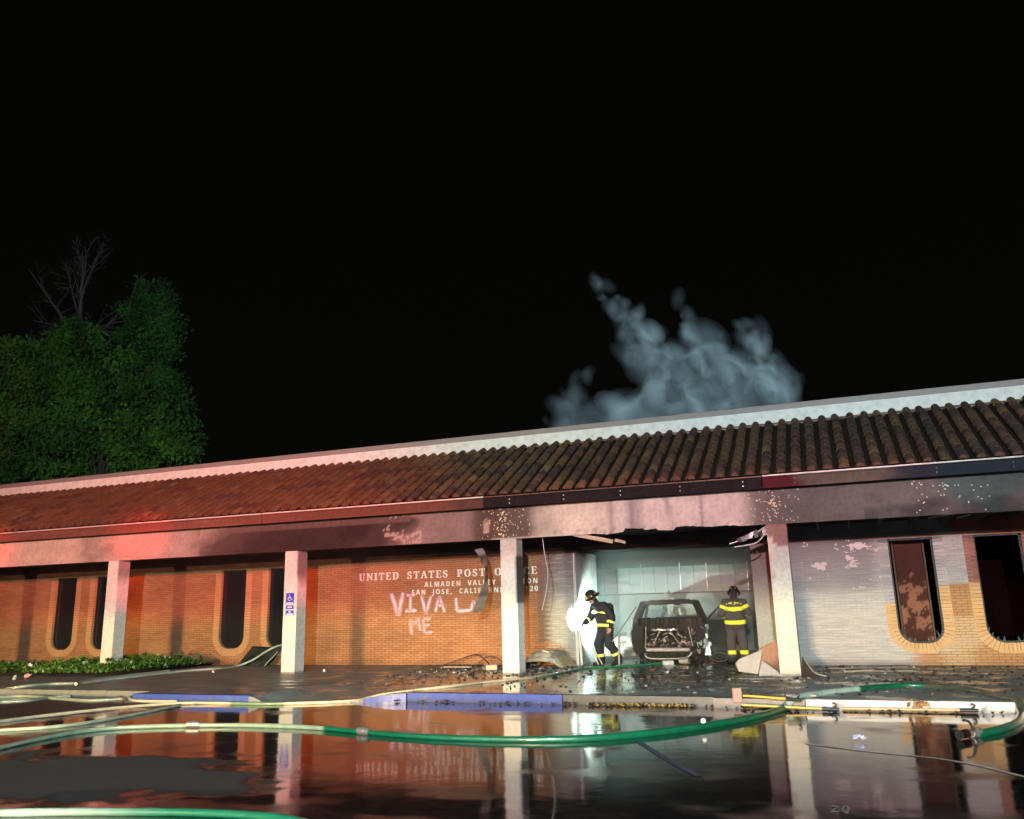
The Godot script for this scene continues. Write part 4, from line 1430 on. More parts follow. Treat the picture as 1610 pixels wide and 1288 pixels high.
func build_trees() -> void:
	# each tree stands behind the left wing; lobes: centre, radius, flattening
	var green_d := lin(0.020, 0.056, 0.006)
	var green_l := lin(0.085, 0.215, 0.018)
	leafy_tree("round_tree", Vector3(-32.3, 0, -12.5), [[Vector3(-3.42, 14.39, -0.36), 1.66, 0.85], [Vector3(-4.86, 13.73, 0.36), 1.85, 0.85], [Vector3(-0.91, 13.07, -0.12), 1.79, 0.85], [Vector3(-2.42, 11.77, -0.36), 2.39, 0.85], [Vector3(0.95, 11.08, 0.48), 1.58, 0.85], [Vector3(2.94, 10.04, 0.36), 1.45, 0.85], [Vector3(-4.48, 11.18, -0.36), 2.25, 0.85], [Vector3(-0.47, 9.50, -0.12), 2.21, 0.85], [Vector3(3.95, 8.94, -0.60), 1.28, 0.85], [Vector3(2.20, 8.64, -0.36), 1.58, 0.85], [Vector3(-2.89, 9.09, 0.24), 2.16, 0.85], [Vector3(-2.43, 15.10, -0.24), 1.13, 0.85]], 15000, 0.20, green_d, green_l, "broad round green tree beside the conifer, left of the smoke", 9.0)
	leafy_tree("yellow_green_tree", Vector3(-38.5, 0, -11.5), [[Vector3(0.13, 14.46, 0.48), 1.18, 0.85], [Vector3(0.69, 12.72, -0.24), 1.69, 0.85], [Vector3(1.69, 10.82, 0.00), 1.49, 0.85], [Vector3(0.72, 10.11, -0.12), 1.95, 0.85], [Vector3(1.62, 8.61, -0.36), 2.05, 0.85], [Vector3(-1.27, 12.62, -0.60), 2.36, 0.85], [Vector3(-1.14, 9.32, 0.60), 2.68, 0.85]], 9000, 0.20, lin(0.040, 0.066, 0.006), lin(0.140, 0.205, 0.016), "yellow-green bushy tree at the left edge of the photo", 8.5)
	leafy_tree("conifer_tree", Vector3(-30.8, 0, -14.0), [[Vector3(-1.05, 17.75, -0.48), 0.74, 0.85], [Vector3(-0.30, 16.97, 0.00), 0.8, 0.85], [Vector3(-1.6, 16.85, 0.00), 0.7, 0.85], [Vector3(-0.52, 15.99, -0.24), 1.16, 0.85], [Vector3(0.44, 15.44, 0.12), 0.86, 0.85], [Vector3(-1.47, 15.44, 0.00), 0.88, 0.85], [Vector3(-0.46, 14.48, -0.60), 1.15, 0.85], [Vector3(0.70, 14.32, 0.48), 0.71, 0.85], [Vector3(-1.40, 14.00, 0.24), 0.80, 0.85], [Vector3(-0.24, 13.11, -0.36), 0.99, 0.85], [Vector3(-0.63, 12.17, 0.36), 0.78, 0.85], [Vector3(0.69, 12.73, -0.12), 0.70, 0.85], [Vector3(1.20, 11.50, 0.12), 0.75, 0.85], [Vector3(2.16, 11.27, 0.60), 0.41, 0.85], [Vector3(0.45, 10.97, -0.60), 0.90, 0.85], [Vector3(1.64, 10.12, -0.48), 0.68, 0.85], [Vector3(2.10, 9.23, 0.48), 0.73, 0.85], [Vector3(2.66, 8.96, 0.24), 0.33, 0.85], [Vector3(0.99, 9.48, 0.24), 0.88, 0.85]], 11000, 0.16, lin(0.010, 0.044, 0.008), lin(0.055, 0.180, 0.020), "tall dark green conifer rising above the round tree", 16.5)
	# the bare tree between them
	var t := thing("bare_tree", Vector3(-38.8, 0, -16.0), 0.0, "bare leafless tree with pale branches against the black sky", "tree", "trees behind the post office")
	var wood := lin(0.13, 0.12, 0.11)
	var b := Buf.new()
	limb(b, Vector3(0, GROUND_Y, 0), Vector3(0.0, 16.2, 0), 0.30, 0.16, wood, 0.01)
	put("trunk", b.mesh(), mat("bark"), t)
	var br := Buf.new()
	var mains := [[Vector3(0, 16.0, 0), Vector3(-0.3, 22.2, 0), 0.15], [Vector3(-0.2, 17.0, 0), Vector3(-4.2, 21.7, 0.3), 0.09], [Vector3(0.1, 15.9, 0), Vector3(3.6, 18.9, -0.3), 0.10], [Vector3(-0.1, 18.6, 0), Vector3(1.3, 21.2, 0.4), 0.07], [Vector3(-0.2, 17.4, 0), Vector3(-3.0, 18.2, 0.5), 0.05], [Vector3(-0.2, 18.4, 0), Vector3(-2.0, 21.9, -0.4), 0.05], [Vector3(0.1, 16.8, 0), Vector3(2.8, 17.2, 0.4), 0.05], [Vector3(-0.2, 19.6, 0), Vector3(0.4, 21.8, 0.3), 0.05], [Vector3(-0.3, 15.6, 0), Vector3(-4.6, 17.4, 0.2), 0.06]]
	for m in mains:
		var run: Array = limb(br, m[0], m[1], m[2], 0.02, wood, 0.05)
		for k in 9:
			var f: float = rng.randf_range(1.0, 4.9)
			var p: Vector3 = (run[int(f)] as Vector3).lerp(run[int(f) + 1], f - int(f))
			var dir: Vector3 = ((m[1] as Vector3) - (m[0] as Vector3)).normalized()
			var d: Vector3 = (dir + Vector3(rng.randfn(), rng.randfn() * 0.6, rng.randfn() * 0.5) * 0.75).normalized()
			var q: Vector3 = p + d * rng.randf_range(0.7, 1.9)
			var twig: Array = limb(br, p, q, 0.022, 0.008, wood * 0.9, 0.08)
			for s in 4:
				var o: Vector3 = twig[rng.randi_range(2, 5)]
				limb(br, o, o + (d + Vector3(rng.randfn(), rng.randfn(), rng.randfn()) * 0.6).normalized() * rng.randf_range(0.3, 0.9), 0.012, 0.006, wood * 0.8, 0.06)
	put("branches", br.mesh(), mat("bark"), t)
	# ground cover in the planted bed
	var places := []
	var cols := []
	for k in 5200:
		var x := rng.randf_range(-24.5, -16.4)
		var z := rng.randf_range(-2.3, 1.15)
		var n := soot_noise.get_noise_2d(x * 0.9, z * 0.9)
		var thick := smoothstep(-20.6, -19.0, x + n) * smoothstep(-16.2, -17.0, x)
		if rng.randf() > 0.22 + 0.85 * thick: continue
		if z > 0.75 + n and thick < 0.5: continue
		var h := (0.03 + 0.19 * rng.randf() * (0.75 + 1.1 * soot_noise.get_noise_2d(x * 2.2 + 30.0, z * 1.5))) * (0.35 + 0.75 * thick) * (1.0 - 0.5 * smoothstep(0.4, 1.15, z))
		var q := Basis(Vector3.UP, rng.randf() * TAU) * Basis(Vector3.RIGHT, rng.randf_range(-0.9, 0.9))
		places.append(Transform3D(q.scaled(Vector3.ONE * rng.randf_range(0.055, 0.12)), Vector3(x, 0.05 + h, z)))
		cols.append(lin(0.040, 0.105, 0.012).lerp(lin(0.15, 0.26, 0.045), rng.randf() * (0.4 + 0.6 * thick)) if rng.randf() < 0.97 else lin(0.35, 0.4, 0.25))
	tag(scatter("ground_cover", leaf_mesh(0.75, 1.0), mat("ground_leaf", 0.4, {"backlight": Color(0.1, 0.16, 0.04)}), places, cols), "low leafy green ground cover in the bed at the left wall", "ground cover", "", "stuff")
	var sprig := thing("weed_sprig", Vector3(-16.95, 0.05, 0.55), 0.0, "lone taller sprig standing up in front of the leftmost column", "plant")
	var st := Buf.new()
	st.tube([Vector3.ZERO, Vector3(0.02, 0.2, 0.01), Vector3(0.0, 0.42, 0.02)], [0.006, 0.005, 0.003], [lin(0.06, 0.11, 0.03)], 5)
	put("stem", st.mesh(), mat("ground_leaf"), sprig)
	for k in 8:
		var lf := Buf.new()
		var a := k * 2.4
		var o := Vector3(0.01, 0.12 + 0.04 * k, 0.01)
		var d := Vector3(cos(a), 0.5, sin(a)) * 0.09
		var w := d.cross(Vector3.UP).normalized() * 0.025
		lf.quad(o, o + d * 0.5 + w, o + d, o + d * 0.5 - w, lin(0.08, 0.17, 0.03))
		put("leaf", lf.mesh(), mat("ground_leaf"), sprig)

# ---------------------------------------------------------------- the burnt car

func plate(b: Buf, poly: PackedVector2Array, t: Transform3D, thick: float, f: Callable) -> void:   # a thick flat piece: outline in the x, y of t
	var tris := Geometry2D.triangulate_polygon(poly)
	var h := thick / 2.0
	for s in [1.0, -1.0]:
		for i in range(0, tris.size(), 3):
			var p := []
			for k in 3:
				var q: Vector2 = poly[tris[i + k]]
				p.append(t * Vector3(q.x, q.y, h * s))
			var w: Vector3 = (p[1] - p[0]).cross(p[2] - p[0])
			if w.dot(t.basis.z * s) < 0: p = [p[0], p[2], p[1]]
			b.tri(p[0], p[1], p[2], f.call(p[0]), f.call(p[1]), f.call(p[2]))
	for i in poly.size():
		var a := poly[i]
		var c := poly[(i + 1) % poly.size()]
		var p := t * Vector3(a.x, a.y, h)
		var q := t * Vector3(c.x, c.y, h)
		b.quad(p, t * Vector3(a.x, a.y, -h), t * Vector3(c.x, c.y, -h), q, f.call(p))

func char_color(p: Vector3) -> Color:
	var n := soot_noise.get_noise_3d(p.x * 2.2, p.y * 2.2, p.z * 2.2)
	var f := fine_noise.get_noise_3d(p.x * 1.2, p.y * 1.2, p.z * 1.2)
	var c := lin(0.060, 0.050, 0.047)
	c = c.lerp(lin(0.11, 0.045, 0.026), smoothstep(0.08, 0.4, n) * 0.8)
	c = c.lerp(lin(0.11, 0.10, 0.095), smoothstep(0.25, 0.5, f) * 0.6)
	return c

func build_car() -> void:
	var car := thing("burnt_car", Vector3(-3.98, 0, -3.95), 0.15, "burnt-out car shell standing inside the broken entrance bay", "car")
	var f := func(p: Vector3) -> Color: return char_color(p)
	var shell := mat("charred_metal", 0.55, {"metal": 0.3, "mottle": 2.6, "relief": 1.0})
	# body sides with wheel arches, as outlines along the car
	for s in [-1.0, 1.0]:
		var pts := PackedVector2Array()
		pts.append(Vector2(0.0, 0.24))
		pts.append(Vector2(0.03, 0.62))
		pts.append(Vector2(-0.04, 0.90))
		pts.append(Vector2(-0.5, 0.985))
		pts.append(Vector2(-1.3, 1.01))
		pts.append(Vector2(-3.1, 0.97))
		pts.append(Vector2(-4.1, 0.86))
		pts.append(Vector2(-4.35, 0.62))
		pts.append(Vector2(-4.32, 0.26))
		for arch in [-3.5, -0.85]:
			for k in 9:
				var a := PI - PI * k / 8.0
				pts.append(Vector2(arch + cos(a) * 0.35 * -1.0 * -1.0, 0.26 + sin(a) * 0.36))
		var b := Buf.new()
		# local x of the outline runs along the car (z), local y up
		plate(b, pts, Transform3D(Basis(Vector3(0, 0, 1), Vector3(0, 1, 0), Vector3(-1, 0, 0)), Vector3(s * 0.87, 0, 0)), 0.05, f)
		put("side_panel", b.mesh(), shell, car)
	var fl := Buf.new()
	fl.gridbox(Vector3(-0.86, 0.20, -4.2), Vector3(0.86, 0.30, -0.1), 0.3, f)
	fl.gridbox(Vector3(-0.85, 0.3, -1.15), Vector3(0.85, 0.86, -1.08), 0.2, f)   # bulkhead behind the boot
	fl.gridbox(Vector3(-0.85, 0.3, -3.2), Vector3(0.85, 0.92, -3.1), 0.2, f)
	put("floor_pan", fl.mesh(), shell, car)
	# roof: sagging, ragged sheet
	var roof := Buf.new()
	roof.grid(Vector3(-0.62, 0, -1.2), Vector3(1.26, 0, 0), Vector3(0, 0, -1.75), 18, 14, func(p: Vector3) -> Color: return f.call(p))
	for i in roof.v.size():
		var p := roof.v[i]
		var e := 1.0 - pow(absf(p.x) / 0.66, 4.0)
		roof.v[i] = Vector3(p.x, 1.41 + 0.05 * e + 0.05 * soot_noise.get_noise_2d(p.x * 3, p.z * 3) - 0.05 * smoothstep(-1.4, -1.2, p.z), p.z)
	put("roof", roof.mesh(), shell, car)
	for s in [-1.0, 1.0]:
		for p in [[Vector3(s * 0.66, 1.42, -1.25), Vector3(s * 0.83, 0.97, -0.55), 0.19], [Vector3(s * 0.68, 1.42, -2.2), Vector3(s * 0.84, 0.97, -2.2), 0.12], [Vector3(s * 0.66, 1.41, -2.95), Vector3(s * 0.80, 0.95, -3.55), 0.07], [Vector3(s * 0.665, 1.42, -1.22), Vector3(s * 0.665, 1.41, -2.95), 0.08]]:
			var b := Buf.new()
			b.bar(p[0], p[1], p[2], 0.07, char_color(p[0]), 0.015)
			put("pillar", b.mesh(), shell, car)
	var hd := Buf.new()
	for k in 10:
		var x0 := -0.66 + 1.32 * k / 10.0
		hd.bar(Vector3(x0, 1.40 + rng.randf_range(-0.015, 0.02), -1.2), Vector3(x0 + 0.14, 1.40 + rng.randf_range(-0.015, 0.03), -1.2), 0.12, 0.12, char_color(Vector3(x0, 1.4, 0)))
	put("roof_header", hd.mesh(), shell, car)
	# the boot: rear shelf, crumpled lid edge, open cavity with braces and rubble of parts
	var shelf := Buf.new()
	shelf.gridbox(Vector3(-0.82, 0.90, -1.05), Vector3(0.82, 1.02, -0.30), 0.12, f)
	shelf.gridbox(Vector3(-0.82, 0.80, -0.34), Vector3(0.82, 1.0, -0.28), 0.1, f)
	put("rear_shelf", shelf.mesh(), shell, car)
	var lid := Buf.new()
	for k in 14:
		var x0 := -0.80 + 1.6 * k / 14.0
		lid.bar(Vector3(x0, 0.87 + rng.randf_range(-0.03, 0.03), -0.16 + rng.randf_range(-0.05, 0.05)), Vector3(x0 + 0.125, 0.87 + rng.randf_range(-0.03, 0.03), -0.16 + rng.randf_range(-0.05, 0.05)), 0.12, 0.34, char_color(Vector3(x0, 0.9, 0)) * rng.randf_range(0.85, 1.1), 0.02)
	put("boot_lid", lid.mesh(), shell, car)
	var bright := mat("bare_metal")
	var cr := Buf.new()
	for k in 11:
		var x0 := -0.44 + 0.62 * k / 11.0
		cr.bar(Vector3(x0, 0.755 + rng.randf_range(-0.015, 0.015), 0.03 + rng.randf_range(-0.03, 0.03)), Vector3(x0 + 0.07, 0.755 + rng.randf_range(-0.015, 0.015), 0.03 + rng.randf_range(-0.03, 0.03)), 0.075, 0.05, lin(0.62, 0.58, 0.62) * rng.randf_range(0.5, 1.1), 0.012)
	put("crumpled_trim", cr.mesh(), bright, car)
	for br in [[Vector3(-0.23, 0.72, 0.02), Vector3(-0.43, 0.36, 0.0)], [Vector3(0.02, 0.72, 0.02), Vector3(0.24, 0.38, 0.0)], [Vector3(-0.56, 0.84, 0.0), Vector3(-0.60, 0.30, 0.0)], [Vector3(0.46, 0.82, 0.0), Vector3(0.54, 0.36, 0.02)]]:
		var b := Buf.new()
		b.bar(br[0], br[1], 0.022 if absf(br[0].x) < 0.3 else 0.06, 0.02, lin(0.30, 0.27, 0.22), 0.004)
		put("brace", b.mesh(), mat("scorched_steel", 0.45, {"metal": 0.5, "relief": 0.4, "relief_scale": 4.0}), car)
	var junk := Buf.new()
	for k in 230:
		var p := Vector3(rng.randf_range(-0.6, 0.62), rng.randf_range(0.32, 0.76), rng.randf_range(-0.55, -0.02))
		if p.y > 0.5 and rng.randf() < 0.45: continue
		var q := p + Vector3(rng.randfn(), rng.randfn(), rng.randfn()) * 0.07
		var c := lin(0.03, 0.025, 0.024)
		var r := rng.randf()
		if r < 0.22: c = lin(0.34, 0.32, 0.34)
		elif r < 0.36: c = lin(0.18, 0.07, 0.06)
		if p.x > 0.15 and r < 0.5: c = lin(0.40, 0.24, 0.24)
		junk.bar(p, q, rng.randf_range(0.015, 0.06), rng.randf_range(0.01, 0.04), c)
	put("charred_contents", junk.mesh(), mat("scorched_steel"), car).set_meta("kind", "stuff")
	var bump := Buf.new()
	bump.box(Transform3D(Basis(Vector3.FORWARD, 0.01), Vector3(-0.06, 0.29, 0.06)), Vector3(1.05, 0.10, 0.05), lin(0.24, 0.21, 0.21), 0.014)
	bump.box(Transform3D(Basis(Vector3.FORWARD, 0.01), Vector3(-0.06, 0.285, 0.09)), Vector3(1.0, 0.022, 0.012), lin(0.42, 0.40, 0.40))
	put("bumper_beam", bump.mesh(), mat("scorched_steel"), car)
	var low := Buf.new()
	var run := curve_points([Vector3(-0.62, 0.20, 0.05), Vector3(-0.58, 0.12, 0.09), Vector3(-0.40, 0.085, 0.1), Vector3(0.2, 0.085, 0.1), Vector3(0.42, 0.13, 0.08), Vector3(0.5, 0.22, 0.05)], 0.05)
	low.tube(run, [0.02], [lin(0.42, 0.39, 0.36)], 7)
	put("hanging_strip", low.mesh(), mat("scorched_steel"), car)
	# corner panels: dark on the left, torn bright metal low on the right
	var left := Buf.new()
	plate(left, PackedVector2Array([Vector2(-0.90, 0.24), Vector2(-0.66, 0.24), Vector2(-0.64, 0.84), Vector2(-0.82, 0.92), Vector2(-0.93, 0.72), Vector2(-0.92, 0.45)]), Transform3D(Basis(), Vector3(0, 0, 0.0)), 0.05, f)
	var rim := curve_points([Vector3(-0.85, 0.90, 0.03), Vector3(-0.935, 0.74, 0.03), Vector3(-0.93, 0.5, 0.03), Vector3(-0.885, 0.34, 0.03)], 0.05)
	left.tube(rim, [0.008], [lin(0.6, 0.6, 0.55)], 5)
	put("rear_quarter", left.mesh(), shell, car)
	var right := Buf.new()
	plate(right, PackedVector2Array([Vector2(0.62, 0.26), Vector2(0.90, 0.22), Vector2(0.93, 0.70), Vector2(0.82, 0.92), Vector2(0.62, 0.86)]), Transform3D(Basis(), Vector3(0, 0, -0.02)), 0.05, f)
	put("rear_quarter", right.mesh(), shell, car)
	var torn := Buf.new()
	for k in 34:
		var up_ := rng.randf()
		var p := Vector3(0.60 + 0.34 * rng.randf(), 0.16 + 0.62 * up_, 0.03 + 0.05 * rng.randf())
		if up_ > 0.45 and p.x < 0.78: continue
		var d := Vector3(0.03 * rng.randfn(), 0.06 + 0.05 * rng.randf(), 0.02 * rng.randfn())
		var w := Vector3(0.03 + 0.03 * rng.randf(), 0.02 * rng.randfn(), 0.03 * rng.randfn())
		torn.quad(p, p + w, p + w + d, p + d * 1.1, lin(0.62, 0.70, 0.72) * rng.randf_range(0.35, 1.1))
	torn.quad(Vector3(0.80, 0.15, 0.05), Vector3(0.95, 0.14, 0.03), Vector3(0.93, 0.46, 0.04), Vector3(0.83, 0.44, 0.07), lin(0.7, 0.76, 0.78))
	put("torn_fender", torn.mesh(), mat("bare_metal"), car)
	for s in [-1.0, 1.0]:
		for z in [-0.85, -3.5]:
			var w := Buf.new()
			var c := Vector3(s * 0.76, 0.29, z)
			var ring := []
			for k in 17: ring.append(c + Vector3(0, sin(TAU * k / 16.0), cos(TAU * k / 16.0)) * 0.22)
			w.tube(ring, [0.065], [lin(0.02, 0.018, 0.018)], 8, false)
			var wheel := put("wheel", w.mesh(), shell, car)
			var r := Buf.new()
			r.tube([c - Vector3(0.08, 0, 0), c + Vector3(0.08, 0, 0)], [0.17], [lin(0.12, 0.10, 0.09)], 14)
			for k in 5:
				var d := Vector3(0, sin(TAU * k / 5.0), cos(TAU * k / 5.0))
				r.bar(c + Vector3(s * 0.085, 0, 0) + d * 0.03, c + Vector3(s * 0.085, 0, 0) + d * 0.17, 0.04, 0.02, lin(0.3, 0.29, 0.28))
			put("rim", r.mesh(), mat("scorched_steel"), wheel)
	for s in [-0.4, 0.4]:   # bare seat frames
		var sf := Buf.new()
		sf.tube(curve_points([Vector3(s - 0.2, 0.35, -2.1), Vector3(s - 0.19, 0.85, -1.95), Vector3(s, 0.93, -1.92), Vector3(s + 0.19, 0.85, -1.95), Vector3(s + 0.2, 0.35, -2.1)], 0.1), [0.018], [lin(0.05, 0.04, 0.035)], 6)
		put("seat_frame", sf.mesh(), shell, car)
	# the right door hangs open
	var door := part_node("door", car)
	door.position = Vector3(0.90, 0, -2.6)
	door.rotation.y = 1.15
	var dp := Buf.new()
	plate(dp, PackedVector2Array([Vector2(0.0, 0.28), Vector2(1.0, 0.28), Vector2(1.02, 0.9), Vector2(0.0, 0.94)]), Transform3D(Basis(Vector3(0, 0, 1), Vector3(0, 1, 0), Vector3(-1, 0, 0)), Vector3.ZERO), 0.06, f)
	put("door_panel", dp.mesh(), shell, door)
	var df := Buf.new()
	df.tube(curve_points([Vector3(0, 0.93, 0.04), Vector3(0, 1.18, 0.30), Vector3(0, 1.38, 0.62), Vector3(0, 1.40, 0.9), Vector3(0, 0.92, 1.0)], 0.08), [0.028], [lin(0.02, 0.018, 0.018)], 6)
	put("door_window_frame", df.mesh(), shell, door)

# ---------------------------------------------------------------- firefighters: one smooth surface from tapered capsules

class Field:
	var f := PackedFloat32Array()
	var id := PackedByteArray()
	var own := PackedFloat32Array()
	var lo := Vector3.ZERO
	var n := Vector3i.ZERO
	var cell := 0.02

func field(prims: Array, cell: float, k: float) -> Field:   # prims: [a, b, radius a, radius b, colour index]
	var g := Field.new()
	g.cell = cell
	var lo := Vector3.ONE * 1e3
	var hi := -lo
	for p in prims:
		for e in [[p[0], p[2]], [p[1], p[3]]]:
			lo = lo.min(e[0] - Vector3.ONE * e[1])
			hi = hi.max(e[0] + Vector3.ONE * e[1])
	var pad := cell * 4.0
	g.lo = lo - Vector3.ONE * pad
	g.n = Vector3i(((hi - lo + Vector3.ONE * pad * 2.0) / cell).ceil()) + Vector3i.ONE
	var total := g.n.x * g.n.y * g.n.z
	g.f.resize(total); g.f.fill(9.0)
	g.own.resize(total); g.own.fill(9.0)
	g.id.resize(total)
	var nx := g.n.x
	var nxy := g.n.x * g.n.y
	for p in prims:
		var a: Vector3 = p[0]
		var b: Vector3 = p[1]
		var ra: float = p[2]
		var rb: float = p[3]
		var code: int = p[4]
		var reach := maxf(ra, rb) + k + cell * 3.0
		var i0 := Vector3i(((a.min(b) - Vector3.ONE * reach - g.lo) / cell).floor()).clamp(Vector3i.ZERO, g.n - Vector3i.ONE)
		var i1 := Vector3i(((a.max(b) + Vector3.ONE * reach - g.lo) / cell).ceil()).clamp(Vector3i.ZERO, g.n - Vector3i.ONE)
		var ab := b - a
		var l2 := maxf(ab.length_squared(), 1e-9)
		for z in range(i0.z, i1.z + 1):
			for y in range(i0.y, i1.y + 1):
				var at := i0.x + nx * y + nxy * z
				var q := g.lo + Vector3(i0.x, y, z) * cell - a
				for x in range(i0.x, i1.x + 1):
					var t := clampf(q.dot(ab) / l2, 0.0, 1.0)
					var d := (q - ab * t).length() - lerpf(ra, rb, t)
					if d < g.own[at]:
						g.own[at] = d
						g.id[at] = code
					var c: float = g.f[at]
					var h := maxf(k - absf(c - d), 0.0) / k
					g.f[at] = minf(c, d) - h * h * k * 0.25
					at += 1
					q.x += cell
	return g

func nets(g: Field, f: PackedFloat32Array, tones: Array, buf: Buf) -> void:
	var nx := g.n.x
	var ny := g.n.y
	var nz := g.n.z
	var nxy := nx * ny
	var where := PackedInt32Array()
	where.resize(f.size())
	where.fill(-1)
	var off := [0, 1, nx, nx + 1, nxy, nxy + 1, nxy + nx, nxy + nx + 1]
	var edges := [[0, 1], [2, 3], [4, 5], [6, 7], [0, 2], [1, 3], [4, 6], [5, 7], [0, 4], [1, 5], [2, 6], [3, 7]]
	var verts := PackedVector3Array()
	var norms := PackedVector3Array()
	var cols := PackedColorArray()
	var cells := PackedInt32Array()
	for z in range(1, nz - 2):
		for y in range(1, ny - 2):
			var i := 1 + nx * y + nxy * z - 1
			for x in range(1, nx - 2):
				i += 1
				if absf(f[i]) > g.cell * 2.5: continue
				var inside := 0
				for o in off:
					if f[i + o] < 0.0: inside += 1
				if inside == 0 or inside == 8: continue
				var sum := Vector3.ZERO
				var hits := 0
				for e in edges:
					var va: float = f[i + off[e[0]]]
					var vb: float = f[i + off[e[1]]]
					if (va < 0.0) == (vb < 0.0): continue
					var t := va / (va - vb)
					var pa := Vector3(e[0] & 1, (e[0] >> 1) & 1, e[0] >> 2)
					var pb := Vector3(e[1] & 1, (e[1] >> 1) & 1, e[1] >> 2)
					sum += pa.lerp(pb, t)
					hits += 1
				where[i] = verts.size()
				verts.append(g.lo + (Vector3(x, y, z) + sum / hits) * g.cell)
				var grad := Vector3(f[i + 2] - f[i - 1], f[i + nx * 2] - f[i - nx], f[i + nxy * 2] - f[i - nxy])
				norms.append(grad.normalized() if grad.length() < 1.0 else Vector3(f[i + 1] - f[i], f[i + nx] - f[i], f[i + nxy] - f[i]).normalized())
				cols.append(tones[mini(g.id[i], tones.size() - 1)])
				cells.append(i)
	var steps_ := [1, nx, nxy]
	for c in cells:
		for axis in 3:
			var s: int = steps_[axis]
			if (f[c] < 0.0) == (f[c + s] < 0.0): continue
			var u: int = steps_[(axis + 1) % 3]
			var w: int = steps_[(axis + 2) % 3]
			var q := [where[c], where[c - u], where[c - u - w], where[c - w]]
			if q.min() < 0: continue
			for t in [[q[0], q[1], q[2]], [q[0], q[2], q[3]]]:
				var n0 := norms[t[0]]
				var n1 := norms[t[1]]
				var n2 := norms[t[2]]
				var w3 := (verts[t[1]] - verts[t[0]]).cross(verts[t[2]] - verts[t[0]])
				if w3.dot(n0 + n1 + n2) < 0.0: buf.stri(verts[t[0]], verts[t[2]], verts[t[1]], n0, n2, n1, cols[t[0]], cols[t[2]], cols[t[1]])
				else: buf.stri(verts[t[0]], verts[t[1]], verts[t[2]], n0, n1, n2, cols[t[0]], cols[t[1]], cols[t[2]])

# a band round the limbs: the body's own surface swelled a little and cut by slabs [centre, axis, half width, reach]
func band(g: Field, slabs: Array, swell: float, tone: Color) -> ArrayMesh:
	var f := g.f.duplicate()
	var nx := g.n.x
	var nxy := g.n.x * g.n.y
	for z in g.n.z:
		for y in g.n.y:
			var at := nx * y + nxy * z
			for x in nx:
				var v: float = f[at] - swell
				if v < 0.12:
					var p := g.lo + Vector3(x, y, z) * g.cell
					var best := 9.0
					for s in slabs:
						var d: Vector3 = p - s[0]
						best = minf(best, maxf(absf(d.dot(s[1])) - s[2], d.length() - s[3]))
					v = maxf(v, best)
				else: v = 9.0
				f[at] = v
				at += 1
	var b := Buf.new()
	var g2 := Field.new()
	g2.lo = g.lo; g2.n = g.n; g2.cell = g.cell; g2.id = g.id
	nets(g2, f, [tone, tone, tone, tone, tone, tone, tone, tone], b)
	return b.mesh()

func hand(wrist: Vector3, d: Vector3, thumb: Vector3, palm: Vector3, curl: float, code: int) -> Array:
	var p := []
	d = d.normalized(); thumb = thumb.normalized(); palm = palm.normalized()
	for s in [-0.022, 0.0, 0.022]: p.append([wrist + d * 0.01 + thumb * s * 0.7, wrist + d * 0.088 + thumb * s, 0.021, 0.016, code])
	var lengths := [0.072, 0.082, 0.076, 0.058]
	for k in 4:
		var base := wrist + d * (0.092 - 0.004 * absf(k - 1.2)) + thumb * (0.032 - 0.0215 * k)
		var d1 := (d * cos(curl) + palm * sin(curl)).normalized()
		var d2 := (d * cos(curl * 2.2) + palm * sin(curl * 2.2)).normalized()
		var mid: Vector3 = base + d1 * lengths[k] * 0.52
		p.append([base, mid, 0.0098, 0.009, code])
		p.append([mid, mid + d2 * lengths[k] * 0.52, 0.009, 0.0075, code])
	var t0 := wrist + d * 0.03 + thumb * 0.026
	var t1 := t0 + (thumb * 0.7 + d * 0.7 + palm * 0.3).normalized() * 0.042
	p.append([t0, t1, 0.013, 0.0105, code])
	p.append([t1, t1 + (d * 0.9 + palm * 0.5 + thumb * 0.1).normalized() * 0.034, 0.0105, 0.009, code])
	return p

